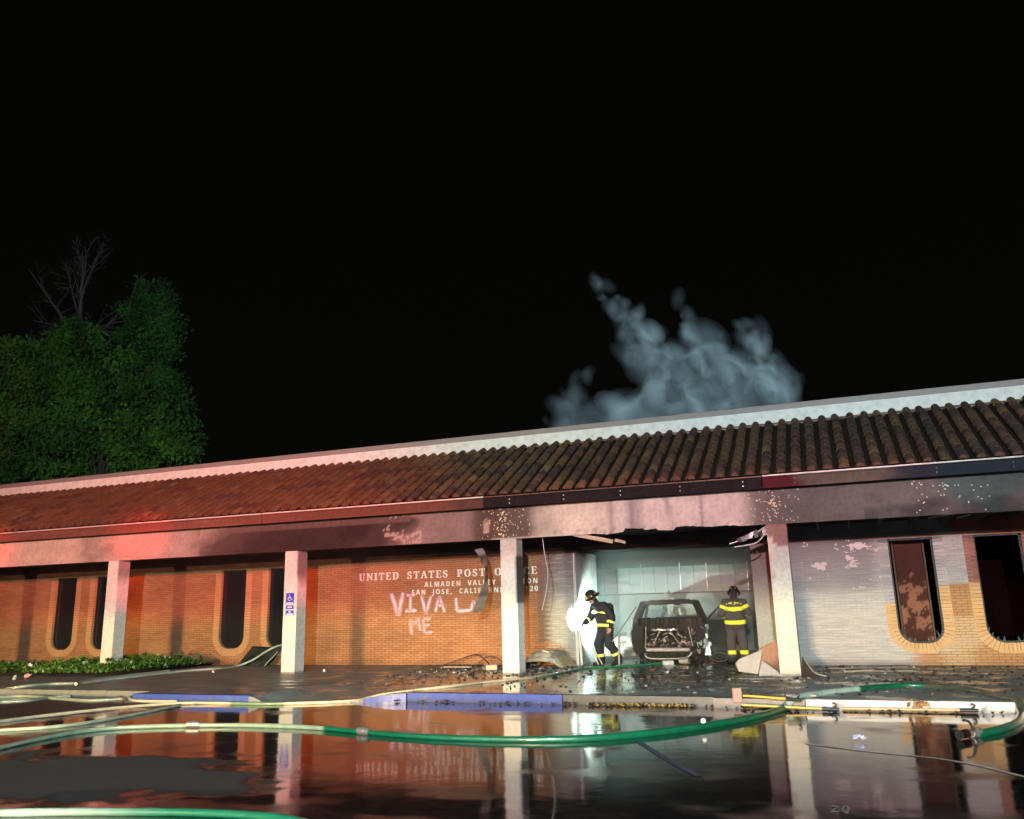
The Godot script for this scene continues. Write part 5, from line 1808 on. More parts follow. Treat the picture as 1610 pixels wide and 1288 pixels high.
func helmet_parts(parent: Node3D, at: Vector3, turn: Basis, shell_tone: Color, band_tone: Color) -> void:
	var b := Buf.new()
	var profile := [[0.0, 0.0, 0.142], [0.045, 0.052, 0.136], [0.085, 0.098, 0.112], [0.112, 0.130, 0.068], [0.122, 0.142, 0.02], [0.126, 0.146, 0.0]]
	var ring := func(k: int, s: int) -> Vector3:
		var a := TAU * s / 20.0
		return turn * Vector3(cos(a) * profile[k][0], profile[k][2], sin(a) * profile[k][1]) + at
	for k in profile.size() - 1:
		for s in 20:
			b.out([ring.call(k, s), ring.call(k, s + 1), ring.call(k + 1, s + 1), ring.call(k + 1, s)], at, shell_tone)
	for k in 6:   # ribs over the crown
		var a := TAU * k / 6.0
		var run := []
		for t in 6:
			var p: Array = profile[t]
			run.append(turn * Vector3(cos(a) * (p[0] + 0.004), p[2] + 0.003, sin(a) * (p[1] + 0.004)) + at)
		b.tube(run, [0.005], [shell_tone], 4)
	var helmet := put("helmet", b.mesh(), mat("helmet_shell", 0.3, {"coat": 0.5}), parent)
	var br := Buf.new()
	for s in 20:
		var q := []
		for m in [s, s + 1]:
			var a: float = TAU * m / 20.0
			var out_x := 0.155
			var out_z := 0.178 if sin(a) > 0.0 else 0.235
			var drop := -0.022 if sin(a) > -0.3 else -0.04
			q.append(turn * Vector3(cos(a) * 0.124, 0.004, sin(a) * 0.144) + at)
			q.append(turn * Vector3(cos(a) * out_x, drop, sin(a) * out_z) + at)
		b = br
		br.quad(q[0], q[2], q[3], q[1], shell_tone)
		var dn := turn * Vector3(0, -0.008, 0)
		br.quad(q[1] + dn, q[3] + dn, q[2] + dn, q[0] + dn, shell_tone)
		br.quad(q[1], q[3], q[3] + dn, q[1] + dn, shell_tone)
	put("brim", br.mesh(), mat("helmet_shell"), helmet)
	var sh := Buf.new()
	sh.box(Transform3D(turn * Basis(Vector3.RIGHT, -0.25), turn * Vector3(0, 0.062, 0.150) + at), Vector3(0.085, 0.10, 0.008), band_tone, 0.003)
	put("front_shield", sh.mesh(), mat("reflective", 0.5), helmet)
	var st := Buf.new()
	for s in 8:
		var a := TAU * (s + 0.5) / 8.0
		st.box(Transform3D(turn * Basis(Vector3.UP, -a + PI / 2), turn * Vector3(cos(a) * 0.125, 0.03, sin(a) * 0.145) + at), Vector3(0.03, 0.022, 0.006), band_tone)
	put("reflective_mark", st.mesh(), mat("reflective"), helmet).set_meta("kind", "stuff")

func person(at: Vector3, turn: float, j: Dictionary, tones: Array, bands: Array, stripe_tone: Color, label: String, group: String) -> Dictionary:
	# colours: 0 coat, 1 trousers, 2 boots, 3 gloves or hands left, 4 skin, 5 hood, 6 right hand, 7 lips and brows
	var o := thing("person", at, turn, label, "person", group)
	var p := []
	p.append([j.pelvis, j.belly, 0.172, 0.165, 0])
	for s in [-1.0, 1.0]:
		var side := Vector3(0.075 * s, 0, 0)
		p.append([j.pelvis + side + Vector3(0, -0.06, 0), j.belly + side, 0.158, 0.145, 0])
		p.append([j.belly + side, j.chest + side, 0.140, 0.142, 0])
		p.append([j.chest + side, j.neck + side * 0.6 + Vector3(0, -0.04, 0), 0.125, 0.075, 0])
	for s in ["l", "r"]:
		p.append([j["shoulder_" + s], j.neck + Vector3(0, -0.05, 0), 0.082, 0.075, 0])
		p.append([j["shoulder_" + s], j["elbow_" + s], 0.095, 0.078, 0])
		p.append([j["elbow_" + s], j["wrist_" + s], 0.077, 0.062, 0])
		p.append([j["hip_" + s], j["knee_" + s], 0.126, 0.104, 1])
		p.append([j["knee_" + s], j["ankle_" + s] + Vector3(0, 0.08, 0), 0.102, 0.094, 1])
		p.append([j["ankle_" + s] + Vector3(0, 0.1, 0), j["ankle_" + s], 0.066, 0.062, 2])
		p.append([j["ankle_" + s] + Vector3(0, -0.025, -0.035), j["toe_" + s], 0.058, 0.045, 2])
	p.append([j.neck, j.head, 0.072, 0.075, 5])
	var g := field(p, 0.0155, 0.045)
	var b := Buf.new()
	nets(g, g.f, tones, b)
	# head
	var hb: Basis = j.head_turn
	var h: Vector3 = j.head
	var hp := [[h + hb * Vector3(0, 0.035, -0.012), h + hb * Vector3(0, 0.02, 0.012), 0.090, 0.084, 5],
		[h + hb * Vector3(0, -0.005, 0.03), h + hb * Vector3(0, -0.075, 0.05), 0.066, 0.044, 4],
		[h + hb * Vector3(-0.03, -0.07, 0.035), h + hb * Vector3(0.03, -0.07, 0.035), 0.036, 0.036, 4],
		[h + hb * Vector3(0, 0.005, 0.088), h + hb * Vector3(0, -0.030, 0.112), 0.011, 0.015, 4],
		[h + hb * Vector3(-0.034, 0.012, 0.080), h + hb * Vector3(0.034, 0.012, 0.080), 0.015, 0.015, 4],
		[h + hb * Vector3(-0.032, -0.002, 0.083), h + hb * Vector3(-0.030, -0.002, 0.084), 0.011, 0.011, 7],
		[h + hb * Vector3(0.032, -0.002, 0.083), h + hb * Vector3(0.030, -0.002, 0.084), 0.011, 0.011, 7],
		[h + hb * Vector3(-0.018, -0.062, 0.090), h + hb * Vector3(0.018, -0.062, 0.090), 0.009, 0.009, 7],
		[h + hb * Vector3(0.084, -0.02, 0.0), h + hb * Vector3(0.086, 0.015, -0.01), 0.014, 0.017, 4],
		[h + hb * Vector3(-0.084, -0.02, 0.0), h + hb * Vector3(-0.086, 0.015, -0.01), 0.014, 0.017, 4],
		[h + hb * Vector3(0, -0.04, -0.035), j.neck, 0.070, 0.074, 5]]
	var gh := field(hp, 0.0075, 0.018)
	nets(gh, gh.f, tones, b)
	for s in ["l", "r"]:
		var d: Vector3 = j["hand_" + s]
		var gd := field(hand(j["wrist_" + s] + d.normalized() * 0.02, d, j["thumb_" + s], j["palm_" + s], j.get("curl_" + s, 0.5), 3 if s == "l" else 6), 0.0042, 0.008)
		nets(gd, gd.f, tones, b)
	put("body", b.mesh(), mat("turnout_cloth", 0.85, {"relief": 0.8, "relief_scale": 2.2}), o)
	for s in bands:
		put("reflective_stripe", band(g, s, 0.007, stripe_tone), mat("reflective"), o)
	return {"node": o, "field": g}

func build_firefighters() -> void:
	var yellow := lin(0.85, 0.78, 0.05)
	var lime := lin(0.62, 0.72, 0.16)
	# the one at the left: walks left with his head down, a lamp on his chest
	var j := {
		"pelvis": Vector3(0, 0.95, 0), "belly": Vector3(0, 1.10, 0.03), "chest": Vector3(0, 1.29, 0.10), "neck": Vector3(0, 1.42, 0.16), "head": Vector3(0, 1.545, 0.25),
		"head_turn": Basis(Vector3.UP, 0.1) * Basis(Vector3.RIGHT, 0.55),
		"shoulder_l": Vector3(0.195, 1.36, 0.07), "elbow_l": Vector3(0.29, 1.11, -0.03), "wrist_l": Vector3(0.29, 0.90, 0.05),
		"shoulder_r": Vector3(-0.195, 1.35, 0.10), "elbow_r": Vector3(-0.26, 1.11, 0.22), "wrist_r": Vector3(-0.19, 0.99, 0.43),
		"hip_l": Vector3(0.10, 0.90, 0), "knee_l": Vector3(0.13, 0.50, 0.0), "ankle_l": Vector3(0.14, 0.13, -0.20), "toe_l": Vector3(0.16, 0.045, -0.03),
		"hip_r": Vector3(-0.10, 0.90, 0), "knee_r": Vector3(-0.11, 0.50, 0.15), "ankle_r": Vector3(-0.11, 0.10, 0.10), "toe_r": Vector3(-0.13, 0.045, 0.28),
		"hand_l": Vector3(0.0, -1, 0.25), "thumb_l": Vector3(-0.2, 0.1, 1), "palm_l": Vector3(-1, 0, 0.1), "curl_l": 0.45,
		"hand_r": Vector3(0.25, -0.25, 1), "thumb_r": Vector3(0.6, 0.8, 0), "palm_r": Vector3(0.8, -0.6, 0.1), "curl_r": 0.95,
	}
	for key in ["belly", "chest", "neck", "head", "shoulder_l", "shoulder_r", "elbow_l", "elbow_r"]:
		j[key].z += (j[key].y - 0.95) * 0.16
	var navy := lin(0.013, 0.015, 0.022)
	var slabs := [
		[[Vector3(0, 1.19, 0.05), Vector3(0, 0.97, -0.2).normalized(), 0.036, 0.26]],
		[[Vector3(0, 0.90, 0.0), Vector3(0, 1, -0.12).normalized(), 0.038, 0.33]],
		[[Vector3(0.29, 0.985, 0.018), Vector3(0, -0.93, 0.36), 0.030, 0.12], [Vector3(-0.215, 1.03, 0.36), Vector3(0.26, -0.42, 0.87).normalized(), 0.028, 0.12]],
		[[Vector3(0.137, 0.26, -0.11), Vector3(0.02, -0.88, -0.47).normalized(), 0.038, 0.16], [Vector3(-0.11, 0.24, 0.12), Vector3(0, -1, -0.1).normalized(), 0.038, 0.16]],
	]
	var a: Dictionary = person(Vector3(-5.20, 0, -2.55), -0.78, j, [navy, lin(0.014, 0.016, 0.026), lin(0.01, 0.01, 0.01), lin(0.42, 0.24, 0.17), lin(0.36, 0.20, 0.14), lin(0.012, 0.013, 0.016), lin(0.03, 0.03, 0.028), lin(0.05, 0.03, 0.025)], slabs, lime, "firefighter in dark turnout gear with lime stripes, striding left with a lit chest lamp", "firefighters")
	var o: Node3D = a.node
	helmet_parts(o, j.head + j.head_turn * Vector3(0, 0.045, -0.005), j.head_turn, lin(0.02, 0.018, 0.016), lin(0.75, 0.55, 0.25))
	var gg := Buf.new()
	for s in [-0.045, 0.045]:
		gg.box(Transform3D(j.head_turn, j.head + j.head_turn * Vector3(s, 0.09, 0.155)), Vector3(0.06, 0.045, 0.03), lin(0.8, 0.6, 0.32), 0.01)
	put("goggles", gg.mesh(), mat("goggle_lens", 0.1, {"coat": 1.0}), o)
	var tank := Buf.new()
	tank.tube([Vector3(0, 0.98, -0.17), Vector3(0, 1.02, -0.19), Vector3(0, 1.36, -0.14), Vector3(0, 1.42, -0.12)], [0.03, 0.078, 0.078, 0.03], [lin(0.02, 0.02, 0.022)], 12)
	put("air_tank", tank.mesh(), mat("helmet_shell"), o)
	var straps := Buf.new()
	for s in [-1.0, 1.0]:
		straps.tube(curve_points([Vector3(s * 0.11, 1.40, -0.02), Vector3(s * 0.12, 1.42, 0.12), Vector3(s * 0.12, 1.28, 0.215), Vector3(s * 0.13, 1.10, 0.195)], 0.05), [0.016], [lin(0.05, 0.05, 0.05)], 6)
	straps.box(Transform3D(Basis(), Vector3(0.10, 1.33, 0.22)), Vector3(0.05, 0.03, 0.02), lin(0.5, 0.52, 0.5))
	straps.box(Transform3D(Basis(), Vector3(-0.06, 1.30, 0.225)), Vector3(0.045, 0.05, 0.025), lin(0.3, 0.45, 0.2))
	put("harness", straps.mesh(), mat("turnout_cloth"), o)
	var holder := Buf.new()
	holder.tube([Vector3(0.02, 1.215, 0.20), Vector3(0.02, 1.215, 0.295)], [0.03, 0.036], [lin(0.04, 0.04, 0.04)], 10)
	put("lamp_body", holder.mesh(), mat("lamp_housing"), o)
	var bulb := SphereMesh.new()
	bulb.radius = 0.048
	bulb.height = 0.05
	var lens := put("chest_lamp", bulb, mat("torch_glow", 0.3, {"vertex": false, "color": lin(0.9, 1, 1), "glow": Color(0.86, 0.98, 1.0), "power": 26.0}), o)
	lens.position = Vector3(0.02, 1.215, 0.308)
	var l := SpotLight3D.new()
	l.name = "chest_lamp_glow"
	l.light_color = Color(0.86, 0.98, 1.0)
	l.light_energy = 3.0
	l.light_size = 0.04
	l.spot_angle = 48.0
	l.spot_range = 30.0
	l.spot_attenuation = 2.0
	l.shadow_enabled = true
	o.add_child(l)
	l.position = Vector3(0.02, 1.215, 0.37)
	l.rotation = Vector3(-0.35, PI, 0)
	# his hand torch lights the scorched return of the bay
	var torch := thing("hand_torch", Vector3.ZERO, 0.0, "lit hand torch held ahead of the striding firefighter", "torch")
	var grip: Vector3 = o.transform * (j.wrist_r + (j.hand_r as Vector3).normalized() * 0.1)
	var aim := Vector3(-0.16, 0.12, -0.98).normalized()
	var tb := Buf.new()
	tb.tube([grip - aim * 0.09, grip + aim * 0.05, grip + aim * 0.07, grip + aim * 0.1], [0.018, 0.018, 0.03, 0.032], [lin(0.03, 0.03, 0.03)], 10)
	put("torch_body", tb.mesh(), mat("lamp_housing"), torch)
	var tl := SphereMesh.new()
	tl.radius = 0.03
	tl.height = 0.03
	var tlens := put("lens", tl, mat("torch_glow"), torch)
	tlens.position = grip + aim * 0.105
	var sp := SpotLight3D.new()
	sp.name = "torch_glow"
	sp.light_color = Color(0.88, 1.0, 0.97)
	sp.light_energy = 55.0
	sp.light_size = 0.03
	sp.spot_angle = 47.0
	sp.spot_angle_attenuation = 0.8
	sp.spot_range = 30.0
	sp.spot_attenuation = 2.0
	sp.shadow_enabled = true
	torch.add_child(sp)
	sp.look_at_from_position(grip + aim * 0.15, grip + aim)
	# the one at the right: back to us, bent over the open car door
	var k := {
		"pelvis": Vector3(0, 0.94, -0.02), "belly": Vector3(0, 1.10, 0.0), "chest": Vector3(0, 1.28, 0.05), "neck": Vector3(0, 1.43, 0.10), "head": Vector3(-0.01, 1.56, 0.16),
		"head_turn": Basis(Vector3.RIGHT, 0.45),
		"shoulder_l": Vector3(0.20, 1.36, 0.06), "elbow_l": Vector3(0.31, 1.11, 0.06), "wrist_l": Vector3(0.24, 1.03, 0.28),
		"shoulder_r": Vector3(-0.20, 1.35, 0.06), "elbow_r": Vector3(-0.31, 1.13, 0.10), "wrist_r": Vector3(-0.22, 1.08, 0.31),
		"hip_l": Vector3(0.10, 0.90, -0.01), "knee_l": Vector3(0.13, 0.50, 0.04), "ankle_l": Vector3(0.13, 0.10, 0.0), "toe_l": Vector3(0.16, 0.045, 0.17),
		"hip_r": Vector3(-0.10, 0.90, -0.01), "knee_r": Vector3(-0.13, 0.50, 0.05), "ankle_r": Vector3(-0.15, 0.10, 0.0), "toe_r": Vector3(-0.18, 0.045, 0.17),
		"hand_l": Vector3(-0.2, -0.3, 1), "thumb_l": Vector3(-0.7, 0.7, 0), "palm_l": Vector3(-0.5, -0.9, 0), "curl_l": 0.8,
		"hand_r": Vector3(0.2, -0.2, 1), "thumb_r": Vector3(0.7, 0.7, 0), "palm_r": Vector3(0.5, -0.9, 0), "curl_r": 0.8,
	}
	var slabs2 := [
		[[Vector3(0, 1.245, 0.03), Vector3(0, 0.97, -0.2).normalized(), 0.044, 0.24]],
		[[Vector3(0, 0.925, -0.02), Vector3(0, 1, -0.1).normalized(), 0.048, 0.33]],
		[[Vector3(0.245, 1.26, 0.06), Vector3(0.4, -0.91, 0), 0.042, 0.13], [Vector3(-0.245, 1.26, 0.06), Vector3(-0.4, -0.91, 0), 0.042, 0.13], [Vector3(0.285, 1.07, 0.15), Vector3(-0.28, -0.32, 0.9).normalized(), 0.044, 0.12], [Vector3(-0.28, 1.11, 0.18), Vector3(0.35, -0.2, 0.91).normalized(), 0.044, 0.12]],
		[[Vector3(0.13, 0.235, 0.01), Vector3(0, 1, 0), 0.046, 0.16], [Vector3(-0.147, 0.235, 0.01), Vector3(0, 1, 0), 0.046, 0.16]],
	]
	var grey := lin(0.060, 0.053, 0.050)
	var c: Dictionary = person(Vector3(-2.36, 0, -3.62), PI + 0.05, k, [grey, lin(0.068, 0.062, 0.060), lin(0.016, 0.013, 0.012), lin(0.03, 0.026, 0.022), lin(0.36, 0.20, 0.14), lin(0.02, 0.016, 0.016), lin(0.03, 0.026, 0.022), lin(0.05, 0.03, 0.025)], slabs2, yellow, "firefighter in grey turnout gear with yellow bands, seen from behind beside the burnt car", "firefighters")
	var oc: Node3D = c.node
	helmet_parts(oc, k.head + k.head_turn * Vector3(0, 0.045, -0.005), k.head_turn, lin(0.022, 0.012, 0.014), lin(0.35, 0.25, 0.2))
	# name across the shoulders of the coat
	var f := face("Droid Sans", 700)
	var word := "SAN JOSE"
	for i in word.length():
		if word[i] == " ": continue
		var t := TextMesh.new()
		t.text = word[i]
		t.font = f
		t.font_size = 32
		t.pixel_size = 0.0026
		t.depth = 0.004
		var q := put("letter", t, mat("name_letter", 0.5, {"vertex": false, "color": yellow}), oc)
		var x := (i - 3.5) * 0.043
		q.position = Vector3(-x, 1.345 - x * x * 1.6, -0.092 + x * x * 1.3 - 0.0)
		q.rotation = Vector3(0.22, PI, -x * 2.4)

# ---------------------------------------------------------------- hoses

func run_hose(label: String, pts: Array, radius: float, tone_at: Callable, group := "fire hoses on the ground", lift := 0.0) -> Node3D:
	var h := thing("fire_hose", Vector3.ZERO, 0.0, label, "fire hose", group)
	var run := curve_points(pts, 0.07)
	for i in run.size():
		run[i].y += radius * 0.76 + lift
	var cols := []
	for i in run.size():
		var n := 1.0 + 0.25 * fine_noise.get_noise_3dv(run[i] * 1.5)
		cols.append((tone_at.call(float(i) / (run.size() - 1), run[i]) as Color) * n)
	var b := Buf.new()
	var girth := []
	for i in run.size(): girth.append(radius * (1.0 + (0.5 * smoothstep(-6.0, -1.5, run[i].x) if radius > 0.0355 and radius < 0.0365 and run[i].z < 8.0 and run[i].x > -7.0 else 0.0)) * (1.0 + 0.10 * fine_noise.get_noise_3dv(run[i] * 0.6)))
	b.tube(run, girth, cols, 14, true, 0.8)
	put("jacket", b.mesh(), mat("wet_hose", 0.32, {"coat": 0.6, "coat_rough": 0.12, "relief": 0.15, "relief_scale": 6.0}), h)
	return h

func coupling(h: Node3D, p: Vector3, d: Vector3, r: float) -> void:
	d = d.normalized()
	var b := Buf.new()
	b.tube([p - d * 0.09, p - d * 0.085, p - d * 0.03, p - d * 0.028, p + d * 0.028, p + d * 0.03, p + d * 0.085, p + d * 0.09], [r * 0.9, r * 1.12, r * 1.12, r * 1.3, r * 1.3, r * 1.12, r * 1.12, r * 0.9], [lin(0.45, 0.44, 0.42)], 12)
	for k in 3:
		var side := d.cross(Vector3.UP).normalized().rotated(d, k * TAU / 3.0)
		b.bar(p + side * r * 1.2 - d * 0.02, p + side * r * 1.2 + d * 0.02, 0.016, 0.016, lin(0.4, 0.4, 0.38))
	put("coupling", b.mesh(), mat("worn_metal", 0.35, {"metal": 0.8, "relief": 0.2, "relief_scale": 5.0}), h)

func build_hoses() -> void:
	var path := {
		"main": [Vector3(-9.30, -0.13, 9.69), Vector3(-9.42, -0.13, 9.41), Vector3(-9.58, -0.13, 8.76), Vector3(-9.61, -0.13, 8.06), Vector3(-9.28, -0.13, 7.63), Vector3(-8.49, -0.13, 7.30), Vector3(-7.57, -0.13, 7.12), Vector3(-6.53, -0.13, 7.16), Vector3(-5.69, -0.13, 7.38), Vector3(-4.94, -0.13, 7.54), Vector3(-4.25, -0.13, 7.59), Vector3(-3.56, -0.13, 7.54), Vector3(-3.00, -0.13, 7.38), Vector3(-2.50, -0.13, 7.04), Vector3(-2.01, -0.13, 6.49), Vector3(-1.52, -0.13, 5.73), Vector3(-1.16, -0.13, 4.99), Vector3(-0.92, -0.12, 4.22), Vector3(-0.80, -0.03, 4.06), Vector3(-0.70, 0.012, 3.93), Vector3(-0.60, 0.01, 3.72), Vector3(-0.34, 0.00, 3.21), Vector3(0.11, 0.00, 2.59), Vector3(0.58, 0.00, 2.13), Vector3(0.95, 0.00, 1.99), Vector3(1.37, 0.00, 2.25), Vector3(1.71, 0.00, 2.86), Vector3(1.90, 0.00, 3.67), Vector3(1.99, 0.012, 3.92), Vector3(2.01, -0.02, 4.06), Vector3(1.99, -0.12, 4.22), Vector3(1.93, -0.13, 4.50), Vector3(1.75, -0.13, 5.22), Vector3(1.49, -0.13, 5.79), Vector3(1.21, -0.13, 6.18)],
		"front": [Vector3(-6.48, -0.13, 11.85), Vector3(-6.35, -0.13, 11.80), Vector3(-5.87, -0.13, 11.63), Vector3(-5.36, -0.13, 11.49), Vector3(-4.84, -0.13, 11.37), Vector3(-4.41, -0.13, 11.32), Vector3(-4.00, -0.13, 11.33), Vector3(-3.65, -0.13, 11.44)],
		"cream": [Vector3(-11.89, -0.13, 7.68), Vector3(-11.90, -0.13, 7.47), Vector3(-11.84, -0.13, 6.88), Vector3(-11.66, -0.13, 6.20), Vector3(-11.39, -0.13, 5.55), Vector3(-10.89, -0.13, 4.92), Vector3(-10.05, -0.13, 4.79), Vector3(-9.16, -0.13, 4.75), Vector3(-8.37, -0.13, 4.44), Vector3(-7.85, -0.13, 4.08), Vector3(-7.71, -0.10, 3.85), Vector3(-7.50, -0.06, 3.62), Vector3(-6.74, 0.00, 2.91), Vector3(-6.38, 0.00, 2.01), Vector3(-5.86, 0.00, 1.01), Vector3(-5.61, 0.00, -0.23), Vector3(-5.42, 0.00, -1.45), Vector3(-4.68, 0.00, -2.24), Vector3(-3.83, 0.00, -3.48)],
		"second": [Vector3(-11.03, -0.13, 8.34), Vector3(-10.96, -0.13, 8.21), Vector3(-10.48, -0.13, 7.81), Vector3(-10.33, -0.13, 7.18), Vector3(-10.43, -0.13, 6.24), Vector3(-10.64, -0.13, 5.16)],
		"pale_a": [Vector3(-16.51, -0.13, 4.25), Vector3(-16.77, -0.13, 4.25), Vector3(-15.88, 0.00, 3.89), Vector3(-15.76, 0.00, 3.32), Vector3(-15.37, 0.00, 2.99), Vector3(-15.81, 0.00, 1.77), Vector3(-15.92, 0.00, 0.72), Vector3(-15.95, 0.00, -0.25)],
		"window_hose": [Vector3(-15.11, 0.00, 3.26), Vector3(-15.35, 0.00, 2.38), Vector3(-15.43, 0.00, 1.40), Vector3(-15.51, 0.00, 0.32), Vector3(-15.45, 0.00, -0.48), Vector3(-15.20, 0.00, -1.12), Vector3(-15.28, 0.00, -2.01)],
		"coupled": [Vector3(-15.59, -0.13, 4.87), Vector3(-15.54, -0.13, 4.64), Vector3(-15.20, -0.13, 4.36), Vector3(-14.02, -0.13, 4.65), Vector3(-13.03, -0.13, 4.83), Vector3(-12.58, -0.13, 4.56)],
		"coupled_b": [Vector3(-12.69, -0.13, 4.25), Vector3(-12.04, -0.13, 4.70), Vector3(-11.11, -0.13, 4.70)],
		"low": [Vector3(-14.65, -0.13, 5.58), Vector3(-14.60, -0.13, 5.37), Vector3(-14.31, -0.13, 5.02), Vector3(-14.38, -0.13, 4.48), Vector3(-14.15, -0.13, 4.25)],
	}
	var green := lin(0.006, 0.088, 0.046)
	var pale := lin(0.34, 0.40, 0.31)
	var cream := lin(0.52, 0.45, 0.30)
	var m := run_hose("long green hose sweeping across the puddle and looping round the white kerb", path.main, 0.036, func(t: float, p: Vector3) -> Color:
		if p.x > -0.9 and p.z < 5.0 and p.x < 0.1: return lin(0.30, 0.42, 0.37)
		if p.x > 1.1 and p.z < 4.3: return lin(0.055, 0.062, 0.045)
		if p.x < -6.4: return green.lerp(lin(0.34, 0.40, 0.30), 0.5)
		return green)
	coupling(m, Vector3(-5.72, GROUND_Y + 0.04, 7.38), Vector3(0.84, 0, 0.2), 0.042)
	coupling(m, Vector3(-8.45, GROUND_Y + 0.04, 7.29), Vector3(0.9, 0, -0.2), 0.04)
	coupling(m, Vector3(1.22, GROUND_Y + 0.04, 6.16), Vector3(-0.6, 0, 0.85), 0.044)
	var nozzle := thing("hose_nozzle", Vector3(1.14, GROUND_Y + 0.05, 6.27), 0.95, "brass and black nozzle lying at the end of the looped green hose", "nozzle")
	var nb := Buf.new()
	nb.tube([Vector3(0.06, 0, 0), Vector3(-0.03, 0, 0), Vector3(-0.05, 0, 0), Vector3(-0.12, 0, 0), Vector3(-0.13, 0, 0), Vector3(-0.19, 0.0, 0)], [0.036, 0.036, 0.048, 0.046, 0.034, 0.05], [lin(0.42, 0.36, 0.33), lin(0.42, 0.36, 0.33), lin(0.1, 0.03, 0.03), lin(0.1, 0.03, 0.03), lin(0.03, 0.03, 0.03), lin(0.03, 0.03, 0.03)], 12)
	put("barrel", nb.mesh(), mat("worn_metal"), nozzle)
	var nh := Buf.new()
	nh.tube(curve_points([Vector3(0.03, 0.03, 0.04), Vector3(-0.02, 0.12, 0.03), Vector3(-0.09, 0.14, 0.0)], 0.03), [0.014], [lin(0.02, 0.02, 0.02)], 7)
	put("handle", nh.mesh(), mat("lamp_housing"), nozzle)
	for i in (path.front as Array).size(): path.front[i] += Vector3(0.02, 0, 0.07)
	run_hose("green and white hose cut off by the bottom edge of the photo", path.front, 0.036, func(t: float, p: Vector3) -> Color: return green.lerp(lin(0.4, 0.45, 0.38), smoothstep(0.55, 0.15, t) * 0.5))
	run_hose("cream hose climbing over the blue kerb and running into the burnt bay", path.cream, 0.030, func(t: float, p: Vector3) -> Color: return cream.lerp(lin(0.03, 0.16, 0.085), smoothstep(1.6, -0.6, p.z) if p.x > -7.0 else (0.75 if p.x > -9.9 and p.x < -8.9 else 0.0)))
	run_hose("pale green hose that dips under the cream hose at the left", path.second, 0.030, func(t: float, p: Vector3) -> Color: return lin(0.36, 0.40, 0.27))
	run_hose("grey-green hose along the edge of the leafy bed", path.pale_a, 0.036, func(t: float, p: Vector3) -> Color: return pale * 0.8)
	var wh: Array = path.window_hose
	for q in [Vector3(-15.0, 0.14, -2.3), Vector3(-14.75, 0.32, -2.45), Vector3(-14.50, 0.47, -2.62), Vector3(-14.36, 0.50, -2.85), Vector3(-14.3, 0.45, -3.3)]: wh.append(q)
	var w := run_hose("pale hose rising from the pavement into the window behind the accessible parking sign", wh, 0.034, func(t: float, p: Vector3) -> Color: return lin(0.50, 0.50, 0.42).lerp(lin(0.28, 0.38, 0.28), smoothstep(0.6, 0.9, t)))
	coupling(w, Vector3(-15.13, 0.035, 3.2), Vector3(-0.3, 0, -1), 0.036)
	var c1 := run_hose("grey-green hose lying slack along the gutter at the far left", path.coupled, 0.036, func(t: float, p: Vector3) -> Color: return pale * 0.75)
	coupling(c1, (path.coupled as Array)[5] + Vector3(0, 0.035, 0), Vector3(1, 0, 0), 0.042)
	run_hose("short pale hose end resting against the left blue kerb", path.coupled_b, 0.032, func(t: float, p: Vector3) -> Color: return lin(0.5, 0.47, 0.34))
	run_hose("lowest grey-green hose at the left edge of the photo", path.low, 0.036, func(t: float, p: Vector3) -> Color: return pale * 0.7)

# ---------------------------------------------------------------- debris

func board(called: String, corners: Array, thick: float, f: Callable, label: String, category: String, material: Material, group := "") -> MeshInstance3D:
	var b := Buf.new()
	var mid := Vector3.ZERO
	for c in corners: mid += c / corners.size()
	var w: Vector3 = (corners[1] - corners[0]).cross(corners[2] - corners[0]).normalized() * thick
	var n: int = corners.size()
	for s in [0.0, -1.0]:
		for i in n:   # a fan with points along each edge, so that the colour can vary
			var a: Vector3 = corners[i]
			var c: Vector3 = corners[(i + 1) % n]
			for k in 4:
				var p := a.lerp(c, k / 4.0)
				var q := a.lerp(c, (k + 1) / 4.0)
				var last := [mid, mid]
				for r in range(1, 4):
					var pr := mid.lerp(p, r / 3.0)
					var qr := mid.lerp(q, r / 3.0)
					var o: Vector3 = w * s
					if s == 0.0:
						b.quad4(last[0] + o, pr + o, qr + o, last[1] + o, f.call(last[0]), f.call(pr), f.call(qr), f.call(last[1]))
					else:
						b.quad4(last[1] + o, qr + o, pr + o, last[0] + o, f.call(last[1]), f.call(qr), f.call(pr), f.call(last[0]))
					last = [pr, qr]
	for i in n: b.quad(corners[i], corners[i] - w, corners[(i + 1) % n] - w, corners[(i + 1) % n], (f.call(corners[i]) as Color) * 0.8)
	var o := put(called, b.mesh(), material)
	tag(o, label, category, group)
	return o

func rag(p: Vector3, base: Color, dark: Color, scale_ := 2.0, bias := 0.0) -> Color:
	return base.lerp(dark, smoothstep(-0.1, 0.35, soot_noise.get_noise_3dv(p * scale_) + bias)) * (1.0 + 0.2 * fine_noise.get_noise_3dv(p))

func loose(called: String, b: Buf, material: Material, label: String, category: String, group := "") -> MeshInstance3D:
	var o := put(called, b.mesh(), material)
	tag(o, label, category, group)
	return o

